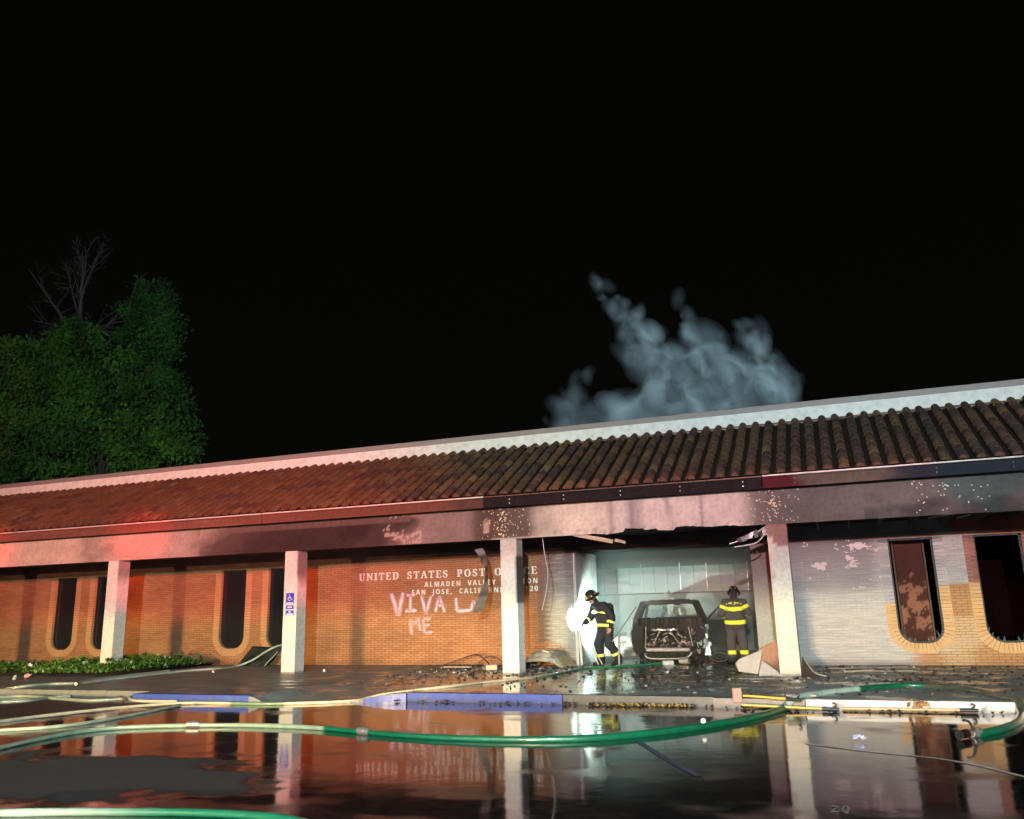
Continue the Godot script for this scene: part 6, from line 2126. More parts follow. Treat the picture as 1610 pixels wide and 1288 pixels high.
func build_debris() -> void:
	var wood := mat("raw_wood", 0.8, {"grain": 1.5, "relief": 0.3})
	var gypsum := mat("gypsum", 0.9, {"grain": 1.0, "relief": 0.3})
	var steel := mat("scorched_steel")
	var bare := mat("bare_metal")
	# accessible parking sign on the second column
	var sign_ := thing("parking_sign", Vector3(-12.20, 1.55, 0.004), 0.0, "blue accessible parking sign in three plates on the second column from the left", "sign")
	var plates := [[0.16, 0.26, 0.115], [-0.045, 0.10, 0.0], [-0.175, 0.12, 0.0]]
	for q in plates:
		var b := Buf.new()
		b.box(Transform3D(Basis(), Vector3(0, q[0], 0.006)), Vector3(0.235, q[1], 0.006), lin(0.62, 0.58, 0.70), 0.003)
		b.box(Transform3D(Basis(), Vector3(0, q[0], 0.010)), Vector3(0.222, q[1] - 0.012, 0.004), lin(0.05, 0.06, 0.50), 0.002)
		var plate_ := put("sign_plate", b.mesh(), mat("sign_enamel", 0.35), sign_)
		var s := Buf.new()
		var white := lin(0.8, 0.78, 0.85)
		if q[2] > 0:
			var c: Vector3 = Vector3(0, q[0] + 0.02, 0.0145)
			var arc := []
			for i in 13: arc.append(c + Vector3(-0.012 + cos(0.9 + i * 0.37) * 0.042, -0.03 + sin(0.9 + i * 0.37) * 0.042, 0))
			s.tube(arc, [0.008], [white], 5)
			s.tube([c + Vector3(-0.012, 0.045, 0), c + Vector3(-0.005, -0.01, 0), c + Vector3(0.03, -0.012, 0), c + Vector3(0.052, -0.06, 0), c + Vector3(0.07, -0.052, 0)], [0.009], [white], 5)
			s.tube([c + Vector3(-0.01, 0.018, 0), c + Vector3(0.028, 0.016, 0)], [0.007], [white], 5)
			s.tube([c + Vector3(-0.014, 0.068, 0), c + Vector3(-0.014, 0.069, 0.001)], [0.015], [white], 8)
			s.box(Transform3D(Basis(), Vector3(0, q[0] - 0.108, 0.0135)), Vector3(0.18, 0.026, 0.002), white)
		else:
			s.box(Transform3D(Basis(), Vector3(0.005, q[0] - (0.0 if q[1] < 0.11 else 0.03), 0.0135)), Vector3(0.13 if q[1] < 0.11 else 0.17, 0.03, 0.002), white)
			if q[1] > 0.11: s.box(Transform3D(Basis(), Vector3(0.0, q[0] + 0.02, 0.0135)), Vector3(0.06, 0.03, 0.002), white)
		put("symbol", s.mesh(), mat("sign_white", 0.5), plate_)
	# dark sheet leaning under the windows left of that column
	board("leaning_sheet", [Vector3(-15.56, 0.01, -2.36), Vector3(-14.62, 0.01, -2.30), Vector3(-14.36, 0.47, -2.70), Vector3(-15.36, 0.50, -2.72)], 0.03, func(p: Vector3) -> Color: return rag(p, lin(0.035, 0.045, 0.042), lin(0.012, 0.014, 0.014)), "dark sheet panel leaning on the wall under the windows by the sign column", "panel", mat("dark_sheet", 0.4))
	var edge := Buf.new()
	edge.bar(Vector3(-14.60, 0.01, -2.28), Vector3(-14.40, 0.36, -2.58), 0.05, 0.012, lin(0.45, 0.45, 0.42))
	edge.bar(Vector3(-15.58, 0.015, -2.33), Vector3(-15.40, 0.02, -2.28), 0.06, 0.02, lin(0.4, 0.33, 0.28))
	loose("pale_strip", edge, wood, "pale metal strip along the right edge of the leaning dark panel", "strip")
	# the strip of burnt lining that hangs over the lettering
	var st := Buf.new()
	var spine := curve_points([Vector3(-7.76, 2.72, -1.02), Vector3(-7.64, 2.55, -1.0), Vector3(-7.56, 2.32, -0.98), Vector3(-7.56, 2.05, -1.0), Vector3(-7.62, 1.75, -1.0), Vector3(-7.72, 1.50, -1.02), Vector3(-7.80, 1.30, -1.03)], 0.05)
	for i in spine.size() - 1:
		var t := float(i) / spine.size()
		var wide := 0.10 + 0.03 * sin(t * 9.0)
		var tw := sin(t * 5.0) * 0.9
		var w := Vector3(cos(tw), 0.15, sin(tw)) * wide
		var tw2 := sin((t + 1.0 / spine.size()) * 5.0) * 0.9
		var w2 := Vector3(cos(tw2), 0.15, sin(tw2)) * wide
		var c := rag(spine[i], lin(0.16, 0.145, 0.12), lin(0.045, 0.04, 0.035), 3.0) if t > 0.28 else rag(spine[i], lin(0.24, 0.20, 0.22), lin(0.08, 0.06, 0.07), 4.0)
		st.quad(spine[i] - w, spine[i] + w, spine[i + 1] + w2, spine[i + 1] - w2, c)
		st.quad(spine[i] - w + Vector3(0, 0, -0.012), spine[i + 1] - w2 + Vector3(0, 0, -0.012), spine[i + 1] + w2 + Vector3(0, 0, -0.012), spine[i] + w + Vector3(0, 0, -0.012), c * 0.8)
	for k in 7:
		var o: Vector3 = spine[spine.size() - 1 - k % 4]
		st.tube([o, o + Vector3(rng.randf_range(-0.12, 0.02), rng.randf_range(-0.02, 0.16), 0.02)], [0.014, 0.005], [lin(0.25, 0.2, 0.12) if k % 2 else lin(0.09, 0.05, 0.03)], 5)
	loose("hanging_lining", st, mat("burnt_lining", 0.9, {"relief": 0.8, "relief_scale": 4.0}), "charred strip of lining hanging from the soffit in front of the sign letters", "hanging strip")
	# wires
	var w1 := Buf.new()
	w1.tube(curve_points([Vector3(-5.93, 2.9, -0.3), Vector3(-5.87, 2.5, -0.25), Vector3(-5.80, 2.1, -0.22), Vector3(-5.84, 1.7, -0.2), Vector3(-5.95, 1.3, -0.2)], 0.08), [0.011], [lin(0.42, 0.40, 0.37)], 6)
	loose("hanging_wire", w1, mat("wire", 0.6), "single pale wire dangling right of the middle column", "wire")
	var w2 := Buf.new()
	w2.tube(curve_points([Vector3(-5.02, 2.66, -2.75), Vector3(-5.5, 2.1, -2.72), Vector3(-5.86, 1.2, -2.70)], 0.1), [0.008], [lin(0.55, 0.54, 0.5)], 6)
	w2.v = PackedVector3Array(); w2.n = PackedVector3Array(); w2.c = PackedColorArray()
	w2.tube(curve_points([Vector3(-5.97, 2.62, -2.74), Vector3(-5.99, 1.9, -2.73), Vector3(-5.96, 1.0, -2.70), Vector3(-5.90, 0.4, -2.66)], 0.1), [0.012], [lin(0.55, 0.54, 0.5)], 6)
	loose("hanging_wire", w2, mat("wire"), "thin pale strip hanging down the left jamb of the bay", "wire")
	# torn lath under the broken beam
	board("loose_lath", [Vector3(-5.16, 2.81, -0.06), Vector3(-4.32, 2.62, -0.10), Vector3(-4.30, 2.70, -0.10), Vector3(-5.12, 2.88, -0.06)], 0.04, func(p: Vector3) -> Color: return rag(p, lin(0.52, 0.40, 0.28), lin(0.25, 0.17, 0.13), 3.0, -0.15), "loose tan lath dropping from the broken beam edge over the bay", "lath", wood)
	board("lath_splinter", [Vector3(-4.28, 2.66, -0.11), Vector3(-4.05, 2.60, -0.12), Vector3(-4.04, 2.65, -0.12), Vector3(-4.25, 2.72, -0.11)], 0.03, func(p: Vector3) -> Color: return rag(p, lin(0.46, 0.36, 0.26), lin(0.2, 0.15, 0.12), 3.0), "short splinter beyond the end of the loose lath", "splinter", wood)
	# twisted soffit metal by the fourth column
	var tm := Buf.new()
	var tone := lin(0.34, 0.29, 0.30)
	for q in [[Vector3(-1.22, 2.80, -0.12), Vector3(-1.55, 2.62, -0.2), Vector3(-1.95, 2.50, -0.2)], [Vector3(-1.20, 2.74, -0.10), Vector3(-1.42, 2.50, -0.15), Vector3(-1.86, 2.43, -0.18)]]:
		tm.tube(curve_points(q, 0.08), [0.014], [lin(0.55, 0.5, 0.46)], 5)
	for k in 9:
		var t := k / 9.0
		var p := Vector3(-1.18 - 0.62 * t, 2.82 - 0.24 * t, -0.13 - 0.05 * sin(t * 12))
		var d := Vector3(-0.075, -0.028, 0.02 * sin(t * 20))
		var down := Vector3(0.05 * sin(t * 9), -0.17 + 0.1 * t, -0.05 + 0.06 * sin(t * 16))
		tm.quad(p, p + d, p + d + down * 0.9, p + down, rag(p, tone, lin(0.07, 0.06, 0.06), 5.0))
	loose("twisted_metal", tm, mat("torn_sheet", 0.45, {"metal": 0.4}), "twisted torn sheet metal sticking out left of the peeled fourth column", "torn metal")
	# boards heaped against the foot of that column
	board("plywood_board", [Vector3(-1.92, 0.02, -0.45), Vector3(-1.14, 0.04, -0.38), Vector3(-1.12, 0.66, -0.40), Vector3(-1.34, 0.60, -0.42), Vector3(-1.55, 0.50, -0.44)], 0.02, func(p: Vector3) -> Color: return rag(p, lin(0.38, 0.19, 0.105), lin(0.12, 0.055, 0.035), 2.2, -0.12), "reddish brown plywood board leaning left of the fourth column", "board", wood)
	board("drywall_sheet", [Vector3(-2.00, 0.05, -0.40), Vector3(-1.64, 0.01, -0.32), Vector3(-1.52, 0.46, -0.40), Vector3(-1.98, 0.28, -0.46), Vector3(-2.06, 0.20, -0.46)], 0.02, func(p: Vector3) -> Color: return rag(p, lin(0.52, 0.46, 0.40), lin(0.3, 0.25, 0.21), 1.6, -0.2), "large cream drywall sheet propped over the brown plywood", "drywall", gypsum)
	board("drywall_scrap", [Vector3(-1.60, 0.0, -0.02), Vector3(-1.16, 0.0, 0.02), Vector3(-1.30, 0.12, -0.06), Vector3(-1.52, 0.27, -0.12)], 0.02, func(p: Vector3) -> Color: return rag(p, lin(0.45, 0.41, 0.37), lin(0.24, 0.21, 0.18), 2.0), "small grey drywall scrap on the ground before the plywood", "drywall", gypsum)
	board("dark_offcut", [Vector3(-0.82, 0.0, -0.1), Vector3(-0.52, 0.0, 0.08), Vector3(-0.80, 0.34, -0.32)], 0.02, func(p: Vector3) -> Color: return rag(p, lin(0.055, 0.035, 0.028), lin(0.02, 0.015, 0.014)), "dark triangular offcut leaning right of the fourth column", "offcut", wood)
	var curl := Buf.new()
	curl.tube(curve_points([Vector3(-0.80, 0.36, -0.30), Vector3(-0.70, 0.2, -0.12), Vector3(-0.58, 0.06, 0.04), Vector3(-0.38, 0.01, 0.12)], 0.05), [0.012], [lin(0.42, 0.37, 0.30)], 5)
	loose("curled_trim", curl, wood, "curled pale trim over the dark triangular offcut", "trim")
	# crumpled corrugated sheet beside the middle column
	var cs := Buf.new()
	var nx := 26
	var ny := 16
	var at := func(i: int, jj: int) -> Vector3:
		var u := float(i) / nx
		var v := float(jj) / ny
		var bump := sin(v * PI * 0.62 + 0.35) * 0.34 * (0.75 + 0.35 * sin(u * 2.4 + 0.4)) * smoothstep(0.0, 0.12, u) * smoothstep(1.0, 0.72, u)
		var rib := 0.014 * sin(v * 44.0 + u * 3.0)
		return Vector3(-7.14 + u * 1.06 + v * 0.16, maxf(0.005, bump + rib + 0.02 * soot_noise.get_noise_2d(u * 4, v * 4)), -1.85 - v * 0.75)
	for i in nx:
		for jj in ny:
			var p: Vector3 = at.call(i, jj)
			var c := rag(p, lin(0.33, 0.32, 0.27), lin(0.16, 0.14, 0.11), 2.0)
			if i > 20: c = c.lerp(lin(0.32, 0.22, 0.09), 0.5)
			cs.quad(p, at.call(i + 1, jj), at.call(i + 1, jj + 1), at.call(i, jj + 1), c)
	loose("corrugated_sheet", cs, mat("crumpled_sheet", 0.5, {"two_sided": true, "relief": 0.4, "relief_scale": 3.0}), "crumpled grey ribbed sheet heaped right of the middle column", "sheet metal")
	var scrap := Buf.new()
	scrap.box(Transform3D(Basis(Vector3.UP, 0.5) * Basis(Vector3.FORWARD, 0.3), Vector3(-6.53, 0.36, -2.02)), Vector3(0.16, 0.02, 0.07), lin(0.62, 0.62, 0.58), 0.004)
	loose("white_scrap", scrap, gypsum, "small white scrap lying on top of the ribbed sheet", "scrap")
	var block := Buf.new()
	block.box(Transform3D(Basis(Vector3.UP, 0.3), Vector3(-7.55, 0.06, -1.2)), Vector3(0.26, 0.12, 0.14), lin(0.52, 0.44, 0.33), 0.02)
	loose("pale_block", block, wood, "cream coloured block against the left foot of the middle column", "block")
	# loops of charred cable and lumber by the lettered wall
	var cab := Buf.new()
	cab.tube(curve_points([Vector3(-9.3, 0.02, -2.2), Vector3(-8.9, 0.16, -2.4), Vector3(-8.5, 0.27, -2.5), Vector3(-8.2, 0.14, -2.4), Vector3(-8.0, 0.02, -2.2)], 0.06), [0.014], [lin(0.025, 0.02, 0.018)], 6)
	cab.tube(curve_points([Vector3(-8.4, 0.02, -2.3), Vector3(-8.2, 0.22, -2.45), Vector3(-7.9, 0.18, -2.45), Vector3(-7.6, 0.02, -2.3)], 0.06), [0.011], [lin(0.03, 0.025, 0.02)], 6)
	loose("charred_cable", cab, mat("wire"), "loops of charred cable on the ground at the lettered wall", "cable")
	var lumber := [[Vector3(-10.2, 0.03, -1.3), Vector3(-8.9, 0.05, -1.7), 0.09, lin(0.03, 0.026, 0.022), "blackened plank on the pavement below the graffiti"], [Vector3(-8.95, 0.04, -1.65), Vector3(-8.2, 0.05, -1.5), 0.11, lin(0.36, 0.31, 0.25), "pale broken plank beside the blackened plank"], [Vector3(-0.4, 0.02, -1.6), Vector3(1.1, 0.03, -2.0), 0.06, lin(0.2, 0.16, 0.12), "long thin batten on the mud under the peeled wall"], [Vector3(-0.1, 0.03, -0.7), Vector3(0.45, 0.05, -0.9), 0.05, lin(0.3, 0.26, 0.2), "short thin batten on the mud right of the fourth column"]]
	for q in lumber:
		var b := Buf.new()
		b.bar(q[0], q[1], q[2], 0.03, q[3], 0.005)
		loose("plank", b, wood, q[4], "plank")
	# the bay: leaning pole, pipe and the pale curved panel left of the car
	var pole := Buf.new()
	pole.tube([Vector3(-5.0, 0.55, -2.3), Vector3(-4.55, 1.32, -3.0)], [0.016], [lin(0.36, 0.38, 0.37)], 7)
	loose("leaning_pole", pole, steel, "thin grey pole slanting up behind the striding firefighter", "pole")
	var pipe := Buf.new()
	pipe.tube(curve_points([Vector3(-4.86, 0.0, -2.3), Vector3(-4.84, 0.5, -2.3), Vector3(-4.81, 0.68, -2.3), Vector3(-4.66, 0.74, -2.35)], 0.04), [0.028], [lin(0.26, 0.29, 0.29)], 9)
	loose("bent_pipe", pipe, steel, "bent grey pipe standing at the heels of the striding firefighter", "pipe")
	var bars := Buf.new()
	for s in [0.0, 0.07]:
		bars.tube([Vector3(-5.62 + s, 0.86, -1.95), Vector3(-5.42 + s, 0.45, -1.9), Vector3(-5.22 + s * 1.3, 0.08, -1.85)], [0.012], [lin(0.6, 0.6, 0.55)], 6)
	loose("pry_bars", bars, bare, "pair of bright pry bars held low by the striding firefighter", "pry bar")
	var post := Buf.new()
	post.box(Transform3D(Basis(Vector3.FORWARD, -0.03), Vector3(-5.88, 0.62, -2.70)), Vector3(0.06, 1.24, 0.05), lin(0.66, 0.64, 0.55), 0.006)
	loose("frame_post", post, wood, "narrow cream post left standing at the jamb of the bay", "post")
	var hood := Buf.new()
	var hat := func(i: int, jj: int) -> Vector3:
		var u := i / 14.0
		var v := jj / 8.0
		return Vector3(-5.62 + u * 0.78, 0.14 + 0.48 * sin(v * 1.45) * (0.85 + 0.15 * sin(u * 3.0)) - 0.05 * u * v, -3.85 - 0.5 * (1.0 - cos(v * 1.5)))
	for i in 14:
		for jj in 8:
			var p: Vector3 = hat.call(i, jj)
			hood.quad(p, hat.call(i + 1, jj), hat.call(i + 1, jj + 1), hat.call(i, jj + 1), rag(p, lin(0.46, 0.46, 0.37), lin(0.10, 0.085, 0.06), 2.0, 0.5 - p.y * 1.15))
	loose("curved_panel", hood, mat("scorched_panel", 0.45, {"two_sided": true}), "pale curved body panel lying scorched left of the burnt car", "panel")
	var film := Buf.new()
	for k in 16:
		var p := Vector3(-4.95 + rng.randf_range(-0.12, 0.5), rng.randf_range(1.1, 1.75), -8.6)
		film.quad(p, p + Vector3(0.05, 0.01, 0), p + Vector3(0.07, -0.22, 0.02), p + Vector3(0.02, -0.2, 0.01), lin(0.5, 0.54, 0.5) * rng.randf_range(0.7, 1.2))
	loose("hanging_film", film, mat("plastic_film", 0.2, {"two_sided": true}), "shreds of pale film hanging on the back wall above the car", "plastic film")
	var white_box := Buf.new()
	white_box.box(Transform3D(Basis(Vector3.UP, 0.4), Vector3(-3.86, 0.05, -2.9)), Vector3(0.24, 0.1, 0.14), lin(0.5, 0.53, 0.56), 0.015)
	loose("white_box", white_box, gypsum, "small white box on the wet floor behind the car", "box")
	var can := Buf.new()
	can.tube([Vector3(-3.62, 0.07, -3.1), Vector3(-3.40, 0.08, -3.05)], [0.07], [lin(0.36, 0.32, 0.26)], 12)
	loose("rusty_can", can, steel, "scorched can on its side beside the small white box", "can")
	var coil := Buf.new()
	var turns := []
	for k in 30: turns.append(Vector3(-2.75 + cos(k * 0.42) * 0.2, 0.1 + 0.1 * sin(k * 0.42) + 0.05, -3.45 + k * 0.006))
	coil.tube(turns, [0.012], [lin(0.06, 0.055, 0.05)], 6)
	loose("wire_coil", coil, mat("wire"), "loose coil of blackened wire left of the right firefighter's boots", "wire coil")
	# pike poles on the kerb
	var poles := [
		[Vector3(-1.46, 0.05, 4.02), Vector3(-0.86, 0.03, 4.18), lin(0.62, 0.40, 0.06), "short yellow pike pole above the others on the tan kerb"],
		[Vector3(-1.46, -0.05, 4.26), Vector3(-0.40, -0.09, 4.20), lin(0.58, 0.36, 0.06), "yellow pike pole lying in the gutter beside the tan kerb"],
		[Vector3(-0.14, -0.09, 4.12), Vector3(1.30, -0.09, 4.10), lin(0.52, 0.33, 0.16), "long tan pole lying against the white kerb"],
	]
	for q in poles:
		var t := thing("pike_pole", Vector3.ZERO, 0.0, q[3], "pike pole")
		var b := Buf.new()
		b.tube([q[0], q[1]], [0.017], [q[2]], 8)
		put("shaft", b.mesh(), mat("pole_paint", 0.4), t)
		var h := Buf.new()
		var d: Vector3 = (q[1] - q[0]).normalized()
		h.tube([q[1], q[1] + d * 0.22], [0.026, 0.02], [lin(0.02, 0.02, 0.02)], 8)
		h.tube(curve_points([q[1] + d * 0.12, q[1] + d * 0.19 + Vector3(0, 0.06, 0), q[1] + d * 0.14 + Vector3(0, 0.085, 0)], 0.03), [0.012], [lin(0.02, 0.02, 0.02)], 6)
		put("hook_head", h.mesh(), mat("lamp_housing"), t)
	var pb := Buf.new()
	pb.box(Transform3D(Basis(Vector3.UP, 0.2), Vector3(-1.54, 0.06, 4.06)), Vector3(0.13, 0.20, 0.08), lin(0.40, 0.25, 0.20), 0.008)
	loose("wood_block", pb, wood, "pinkish wood block standing on the kerb at the pole ends", "block")
	var slab := Buf.new()
	slab.box(Transform3D(Basis(Vector3.UP, 0.1), Vector3(-0.72, 0.03, 3.30)), Vector3(0.42, 0.03, 0.9), lin(0.42, 0.36, 0.30), 0.006)
	loose("pale_slab", slab, gypsum, "pale flat slab on the pavement where the green hose climbs the kerb", "slab")
	var hump := Buf.new()
	for k in 22:
		var p := Vector3(0.80 + rng.randfn() * 0.05, GROUND_Y + 0.05 + absf(rng.randfn()) * 0.035, 4.03 + rng.randf() * 0.05)
		var s := 0.05
		hump.quad(p, p + Vector3(s, rng.randfn() * 0.02, rng.randfn() * 0.02), p + Vector3(s * 0.8, s * 0.8, rng.randfn() * 0.02), p + Vector3(0, s * 0.7, 0.01), lin(0.34, 0.18, 0.07) * rng.randf_range(0.4, 1.1))
	loose("leaf_clump", hump, wood, "clump of brown leaves stuck on the white kerb", "leaf clump")
	# litter
	var litter := [
		[Vector3(-14.45, 0.03, -0.12), 0.035, lin(0.7, 0.66, 0.6), "white cup lid on the pavement left of the sign column", "lid"],
		[Vector3(-1.70, -0.02, 6.24), 0.035, lin(0.75, 0.76, 0.72), "small white ball caught on the green hose", "ball"],
		[Vector3(-11.6, 0.03, -0.6), 0.035, lin(0.75, 0.7, 0.66), "white pebble on the pavement right of the sign column", "pebble"],
	]
	for q in litter:
		var b := Buf.new()
		b.tube([q[0] - Vector3(0, q[1] * 0.8, 0), q[0] - Vector3(0, q[1] * 0.4, 0), q[0] + Vector3(0, q[1] * 0.3, 0), q[0] + Vector3(0, q[1] * 0.8, 0)], [q[1] * 0.5, q[1], q[1] * 0.9, q[1] * 0.3], [q[2]], 9)
		loose(q[4].replace(" ", "_") + "_litter", b, gypsum, q[3], q[4])
	var bottle := Buf.new()
	for k in 9:
		var p := Vector3(0.02, GROUND_Y + 0.02, 6.78) + Vector3(rng.randf_range(-0.06, 0.05), rng.randf_range(0, 0.025), rng.randf_range(-0.03, 0.03))
		bottle.quad(p, p + Vector3(0.035, 0.006, 0.0), p + Vector3(0.035, 0.03, -0.012), p + Vector3(0, 0.026, 0.006), lin(0.28, 0.30, 0.44) * rng.randf_range(0.6, 1.4))
	loose("crushed_bottle", bottle, mat("clear_plastic", 0.1, {"two_sided": true}), "crushed clear bottle in the puddle at the right", "bottle")
	var trash := [[Vector3(-19.3, 0.16, 1.0), Vector3(-19.15, 0.38, 0.95), 0.055, lin(0.02, 0.02, 0.02), "dark bottle with a white label standing in the litter at the left edge", "bottle"], [Vector3(-18.25, 0.06, 1.9), Vector3(-18.08, 0.1, 1.9), 0.05, lin(0.55, 0.32, 0.30), "pink crumpled cup in the litter at the left edge", "cup"], [Vector3(-17.75, 0.05, 2.6), Vector3(-17.7, 0.15, 2.6), 0.04, lin(0.35, 0.4, 0.33), "dented pale can at the far left edge", "can"]]
	for q in trash:
		var b := Buf.new()
		b.tube([q[0], q[0].lerp(q[1], 0.65), q[0].lerp(q[1], 0.8), q[1]], [q[2], q[2], q[2] * 0.5, q[2] * 0.45], [q[3]], 10)
		if q[5] == "bottle": b.tube([q[0].lerp(q[1], 0.35), q[0].lerp(q[1], 0.6)], [q[2] * 1.02], [lin(0.7, 0.68, 0.65)], 10, false)
		loose("litter_" + q[5], b, mat("sign_white"), q[4], q[5])
	scatter_rubble()

func scatter_rubble() -> void:
	var chunk := Buf.new()
	for f in [[0, 1, 2], [0, 2, 3], [0, 3, 1], [4, 2, 1], [4, 3, 2], [4, 1, 3]]:
		var p := [Vector3(0, 0.6, 0), Vector3(0.7, 0.05, 0.1), Vector3(-0.3, 0, 0.55), Vector3(-0.45, 0.1, -0.5), Vector3(0.05, -0.3, 0)]
		chunk.out([p[f[0]], p[f[1]], p[f[2]]], Vector3(0, 0.1, 0), Color.WHITE)
	var places := []
	var cols := []
	for k in 4200:
		var x := rng.randfn(-3.6, 2.2)
		var z := rng.randf_range(-8.0, 3.4)
		if k % 3 == 0:
			x = rng.randf_range(-1.0, 4.5); z = rng.randf_range(-2.6, 3.4)
		elif k % 3 == 1:
			x = rng.randf_range(-9.2, -5.5); z = rng.randf_range(-2.6, -0.2) if rng.randf() < 0.7 else rng.randf_range(0.0, 2.6)
		if z < WALL_Z + 0.05 and (x < BAY_L + 0.1 or x > BAY_R - 0.1): continue
		var s := 0.012 + 0.05 * pow(rng.randf(), 3.0)
		if z > 1.0: s *= 0.7
		var q := Basis(Vector3.UP, rng.randf() * TAU) * Basis(Vector3.RIGHT, rng.randf_range(-0.4, 0.4))
		places.append(Transform3D(q.scaled(Vector3(s * rng.randf_range(0.7, 2.2), s * 0.8, s)), Vector3(x, s * 0.15, z)))
		var r := rng.randf()
		cols.append(lin(0.018, 0.016, 0.014) if r < 0.62 else (lin(0.14, 0.13, 0.11) if r < 0.88 else (lin(0.5, 0.48, 0.43) if r < 0.93 else lin(0.12, 0.05, 0.03))))
	tag(scatter("rubble", chunk.mesh(), mat("rubble_bits", 0.7), places, cols), "bits of charcoal and broken plaster strewn over the wet pavement", "rubble", "", "stuff")
	var leafs := []
	var lc := []
	for k in 260:
		var x := rng.randf_range(-3.8, -2.2) if k % 2 else rng.randf_range(-7.3, 2.4)
		var z := 3.9 + absf(rng.randfn()) * 0.10 + (0.13 if x > -1.9 else 0.0)
		var q := Basis(Vector3(rng.randfn(), 4, rng.randfn()).normalized(), rng.randf() * TAU)
		leafs.append(Transform3D(q.scaled(Vector3.ONE * rng.randf_range(0.025, 0.055)), Vector3(x, GROUND_Y + 0.012, z)))
		lc.append(lin(0.30, 0.19, 0.05) if (k % 2 and rng.randf() < 0.7) else lin(0.03, 0.024, 0.02))
	tag(scatter("fallen_leaves", leaf_mesh(0.8, 1.0), mat("dead_leaf", 0.6), leafs, lc), "yellow and dark wet leaves gathered along the kerb", "leaves", "", "stuff")

# ---------------------------------------------------------------- smoke

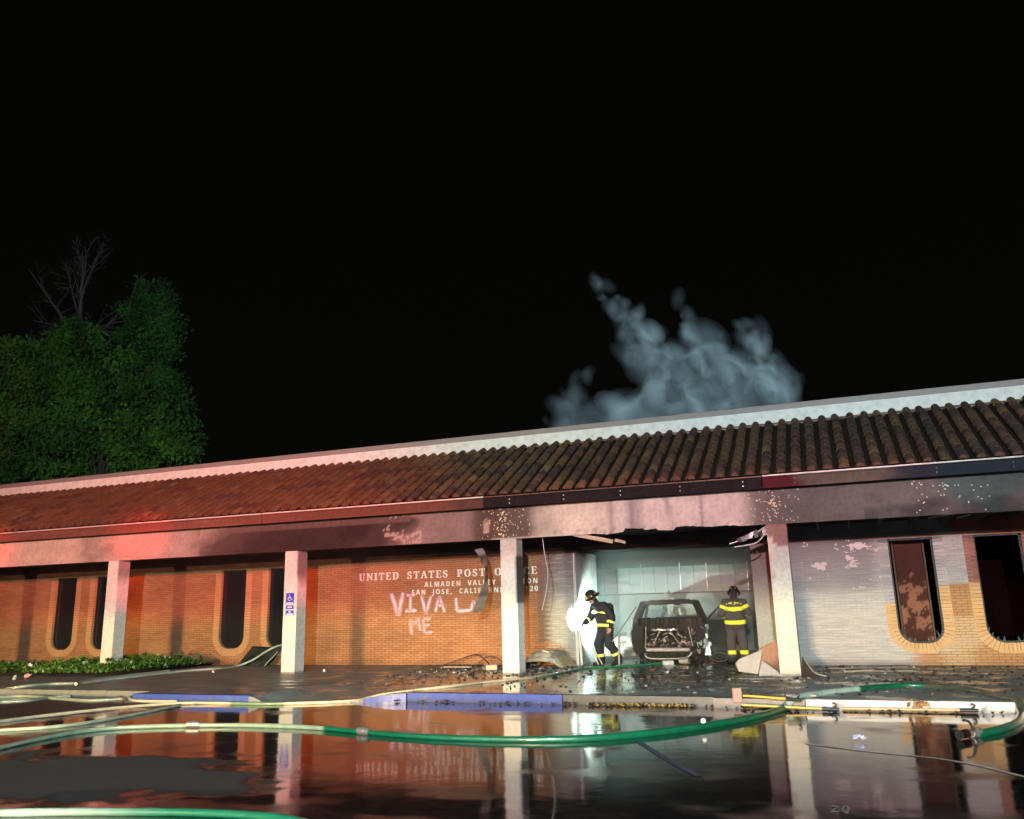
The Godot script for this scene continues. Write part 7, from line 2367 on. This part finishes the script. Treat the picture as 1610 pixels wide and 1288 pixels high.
func build_smoke() -> void:
	# strands of smoke climbing up and to the left; each puff is a nest of thinning shells, so its edge is soft
	var strands := [
		[[Vector2(-3.81, 6.58), Vector2(-4.12, 7.76), Vector2(-4.64, 8.85), Vector2(-5.18, 9.99), Vector2(-5.79, 11.10), Vector2(-6.48, 11.84)], 0.62, 0.20, 1.00],
		[[Vector2(-1.93, 6.62), Vector2(-2.38, 7.85), Vector2(-2.97, 8.73), Vector2(-3.59, 9.54), Vector2(-3.69, 10.40)], 0.66, 0.26, 0.90],
		[[Vector2(-1.14, 6.92), Vector2(-1.23, 7.91), Vector2(-1.55, 8.84), Vector2(-1.95, 9.61)], 0.50, 0.28, 0.95],
		[[Vector2(-5.37, 6.74), Vector2(-4.74, 7.32), Vector2(-4.09, 8.06), Vector2(-3.43, 8.59), Vector2(-2.65, 9.20)], 0.60, 0.30, 0.90],
		[[Vector2(-6.18, 6.82), Vector2(-5.35, 7.14), Vector2(-4.35, 7.18), Vector2(-3.19, 7.25)], 0.50, 0.50, 0.70],
		[[Vector2(-1.07, 6.92), Vector2(-0.83, 7.58), Vector2(-1.43, 8.13), Vector2(-2.32, 8.55)], 0.34, 0.30, 0.60],
		[[Vector2(-3.05, 6.58), Vector2(-2.26, 7.05), Vector2(-1.68, 7.41), Vector2(-1.70, 7.97)], 0.60, 0.50, 1.10],
		[[Vector2(-7.86, 6.95), Vector2(-7.45, 7.52), Vector2(-7.21, 8.23), Vector2(-6.71, 8.91)], 0.45, 0.25, 0.22],
		[[Vector2(-7.33, 6.89), Vector2(-6.79, 7.23), Vector2(-6.04, 7.57)], 0.40, 0.35, 0.30],
		[[Vector2(-4.83, 8.36), Vector2(-5.39, 9.16), Vector2(-5.49, 9.93), Vector2(-5.05, 10.50)], 0.34, 0.20, 0.50],
		[[Vector2(-0.94, 6.62), Vector2(-2.12, 6.60), Vector2(-3.80, 6.70), Vector2(-5.37, 6.74)], 0.60, 0.60, 1.10],
		[[Vector2(-3.32, 7.97), Vector2(-4.23, 8.90), Vector2(-4.79, 9.61)], 0.50, 0.30, 0.80],
	]
	var r := RandomNumberGenerator.new()
	r.seed = 55
	var plume := thing("smoke", Vector3.ZERO, 0.0, "pale drifting smoke rising above the roof over the burnt bay", "smoke")
	tag(plume, "", "", "", "stuff")
	var dense := []
	for d in [0.018, 0.034, 0.052, 0.075]:
		var fm0 := FogMaterial.new()
		fm0.density = d
		fm0.albedo = Color(0.93, 0.97, 0.99)
		dense.append(fm0)
	for s in strands:
		var pts: Array = s[0]
		var total := 0.0
		for i in pts.size() - 1: total += (pts[i] as Vector2).distance_to(pts[i + 1])
		var puffs := int(total / 0.105)
		for k in puffs:
			var t := (k + r.randf()) / puffs
			var g := t * (pts.size() - 1)
			var i := mini(int(g), pts.size() - 2)
			var a: Vector2 = pts[i]
			var b: Vector2 = pts[i + 1]
			var p := a.lerp(b, g - i)
			var dir := (b - a).normalized()
			var wide: float = lerpf(s[1], s[2], t)
			var rad := wide * (r.randf_range(0.25, 0.8) if k % 3 else r.randf_range(0.9, 1.3))
			var at := Vector3(p.x, p.y, -8.0 + r.randfn() * 0.4) + Vector3(r.randfn(), r.randfn(), 0) * wide * 0.5
			var axis := atan2(dir.y, dir.x) + r.randfn() * 0.5
			var level := clampi(int(round(s[3] * 2.2 + r.randf_range(-0.7, 0.7))), 0, 3)
			if rad > wide or s[3] < 0.4: level = 0
			if t > 0.8 and level > 1: level -= 1
			for shell in [1.0, 0.74, 0.48]:
				var puff := FogVolume.new()
				puff.name = "puff"
				puff.shape = RenderingServer.FOG_VOLUME_SHAPE_ELLIPSOID
				puff.size = Vector3(rad * 1.35, rad * 0.8, rad) * 2.0 * shell
				puff.material = dense[level]
				plume.add_child(puff, true)
				puff.position = at
				puff.rotation.z = axis
	# a thin veil fills the gaps between the strands
	var veil := FogMaterial.new()
	veil.density = 0.010
	veil.albedo = Color(0.93, 0.97, 0.99)
	for s in strands:
		var pts: Array = s[0]
		for k in int(5 * s[3]) + 1:
			var g := r.randf() * (pts.size() - 1.3)
			var p: Vector2 = (pts[int(g)] as Vector2).lerp(pts[int(g) + 1], g - int(g))
			var rad: float = lerpf(s[1], s[2], g / pts.size()) * r.randf_range(0.9, 1.35)
			var at := Vector3(p.x + r.randfn() * 0.25, p.y + r.randfn() * 0.2, -8.0 + r.randfn() * 0.3)
			var spin := r.randf_range(1.6, 2.8)
			for shell in [1.0, 0.85, 0.7, 0.55, 0.4]:
				var puff := FogVolume.new()
				puff.name = "puff"
				puff.shape = RenderingServer.FOG_VOLUME_SHAPE_ELLIPSOID
				puff.size = Vector3(rad * 1.5, rad * 0.75, rad) * 2.0 * shell
				puff.material = veil
				plume.add_child(puff, true)
				puff.position = at
				puff.rotation.z = spin
	# thin haze hanging in the bay, caught by the torch
	var fog := FogVolume.new()
	fog.name = "bay_haze"
	fog.shape = RenderingServer.FOG_VOLUME_SHAPE_BOX
	fog.size = Vector3(7.6, 2.9, 5.6)
	fog.position = Vector3(-5.4, 1.47, -6.1)
	var fm := FogMaterial.new()
	fm.density = 0.08
	fm.albedo = Color(0.8, 0.84, 0.82)
	fog.material = fm
	tag(fog, "thin grey haze filling the burnt entrance bay", "haze", "", "stuff")
	add_child(fog)
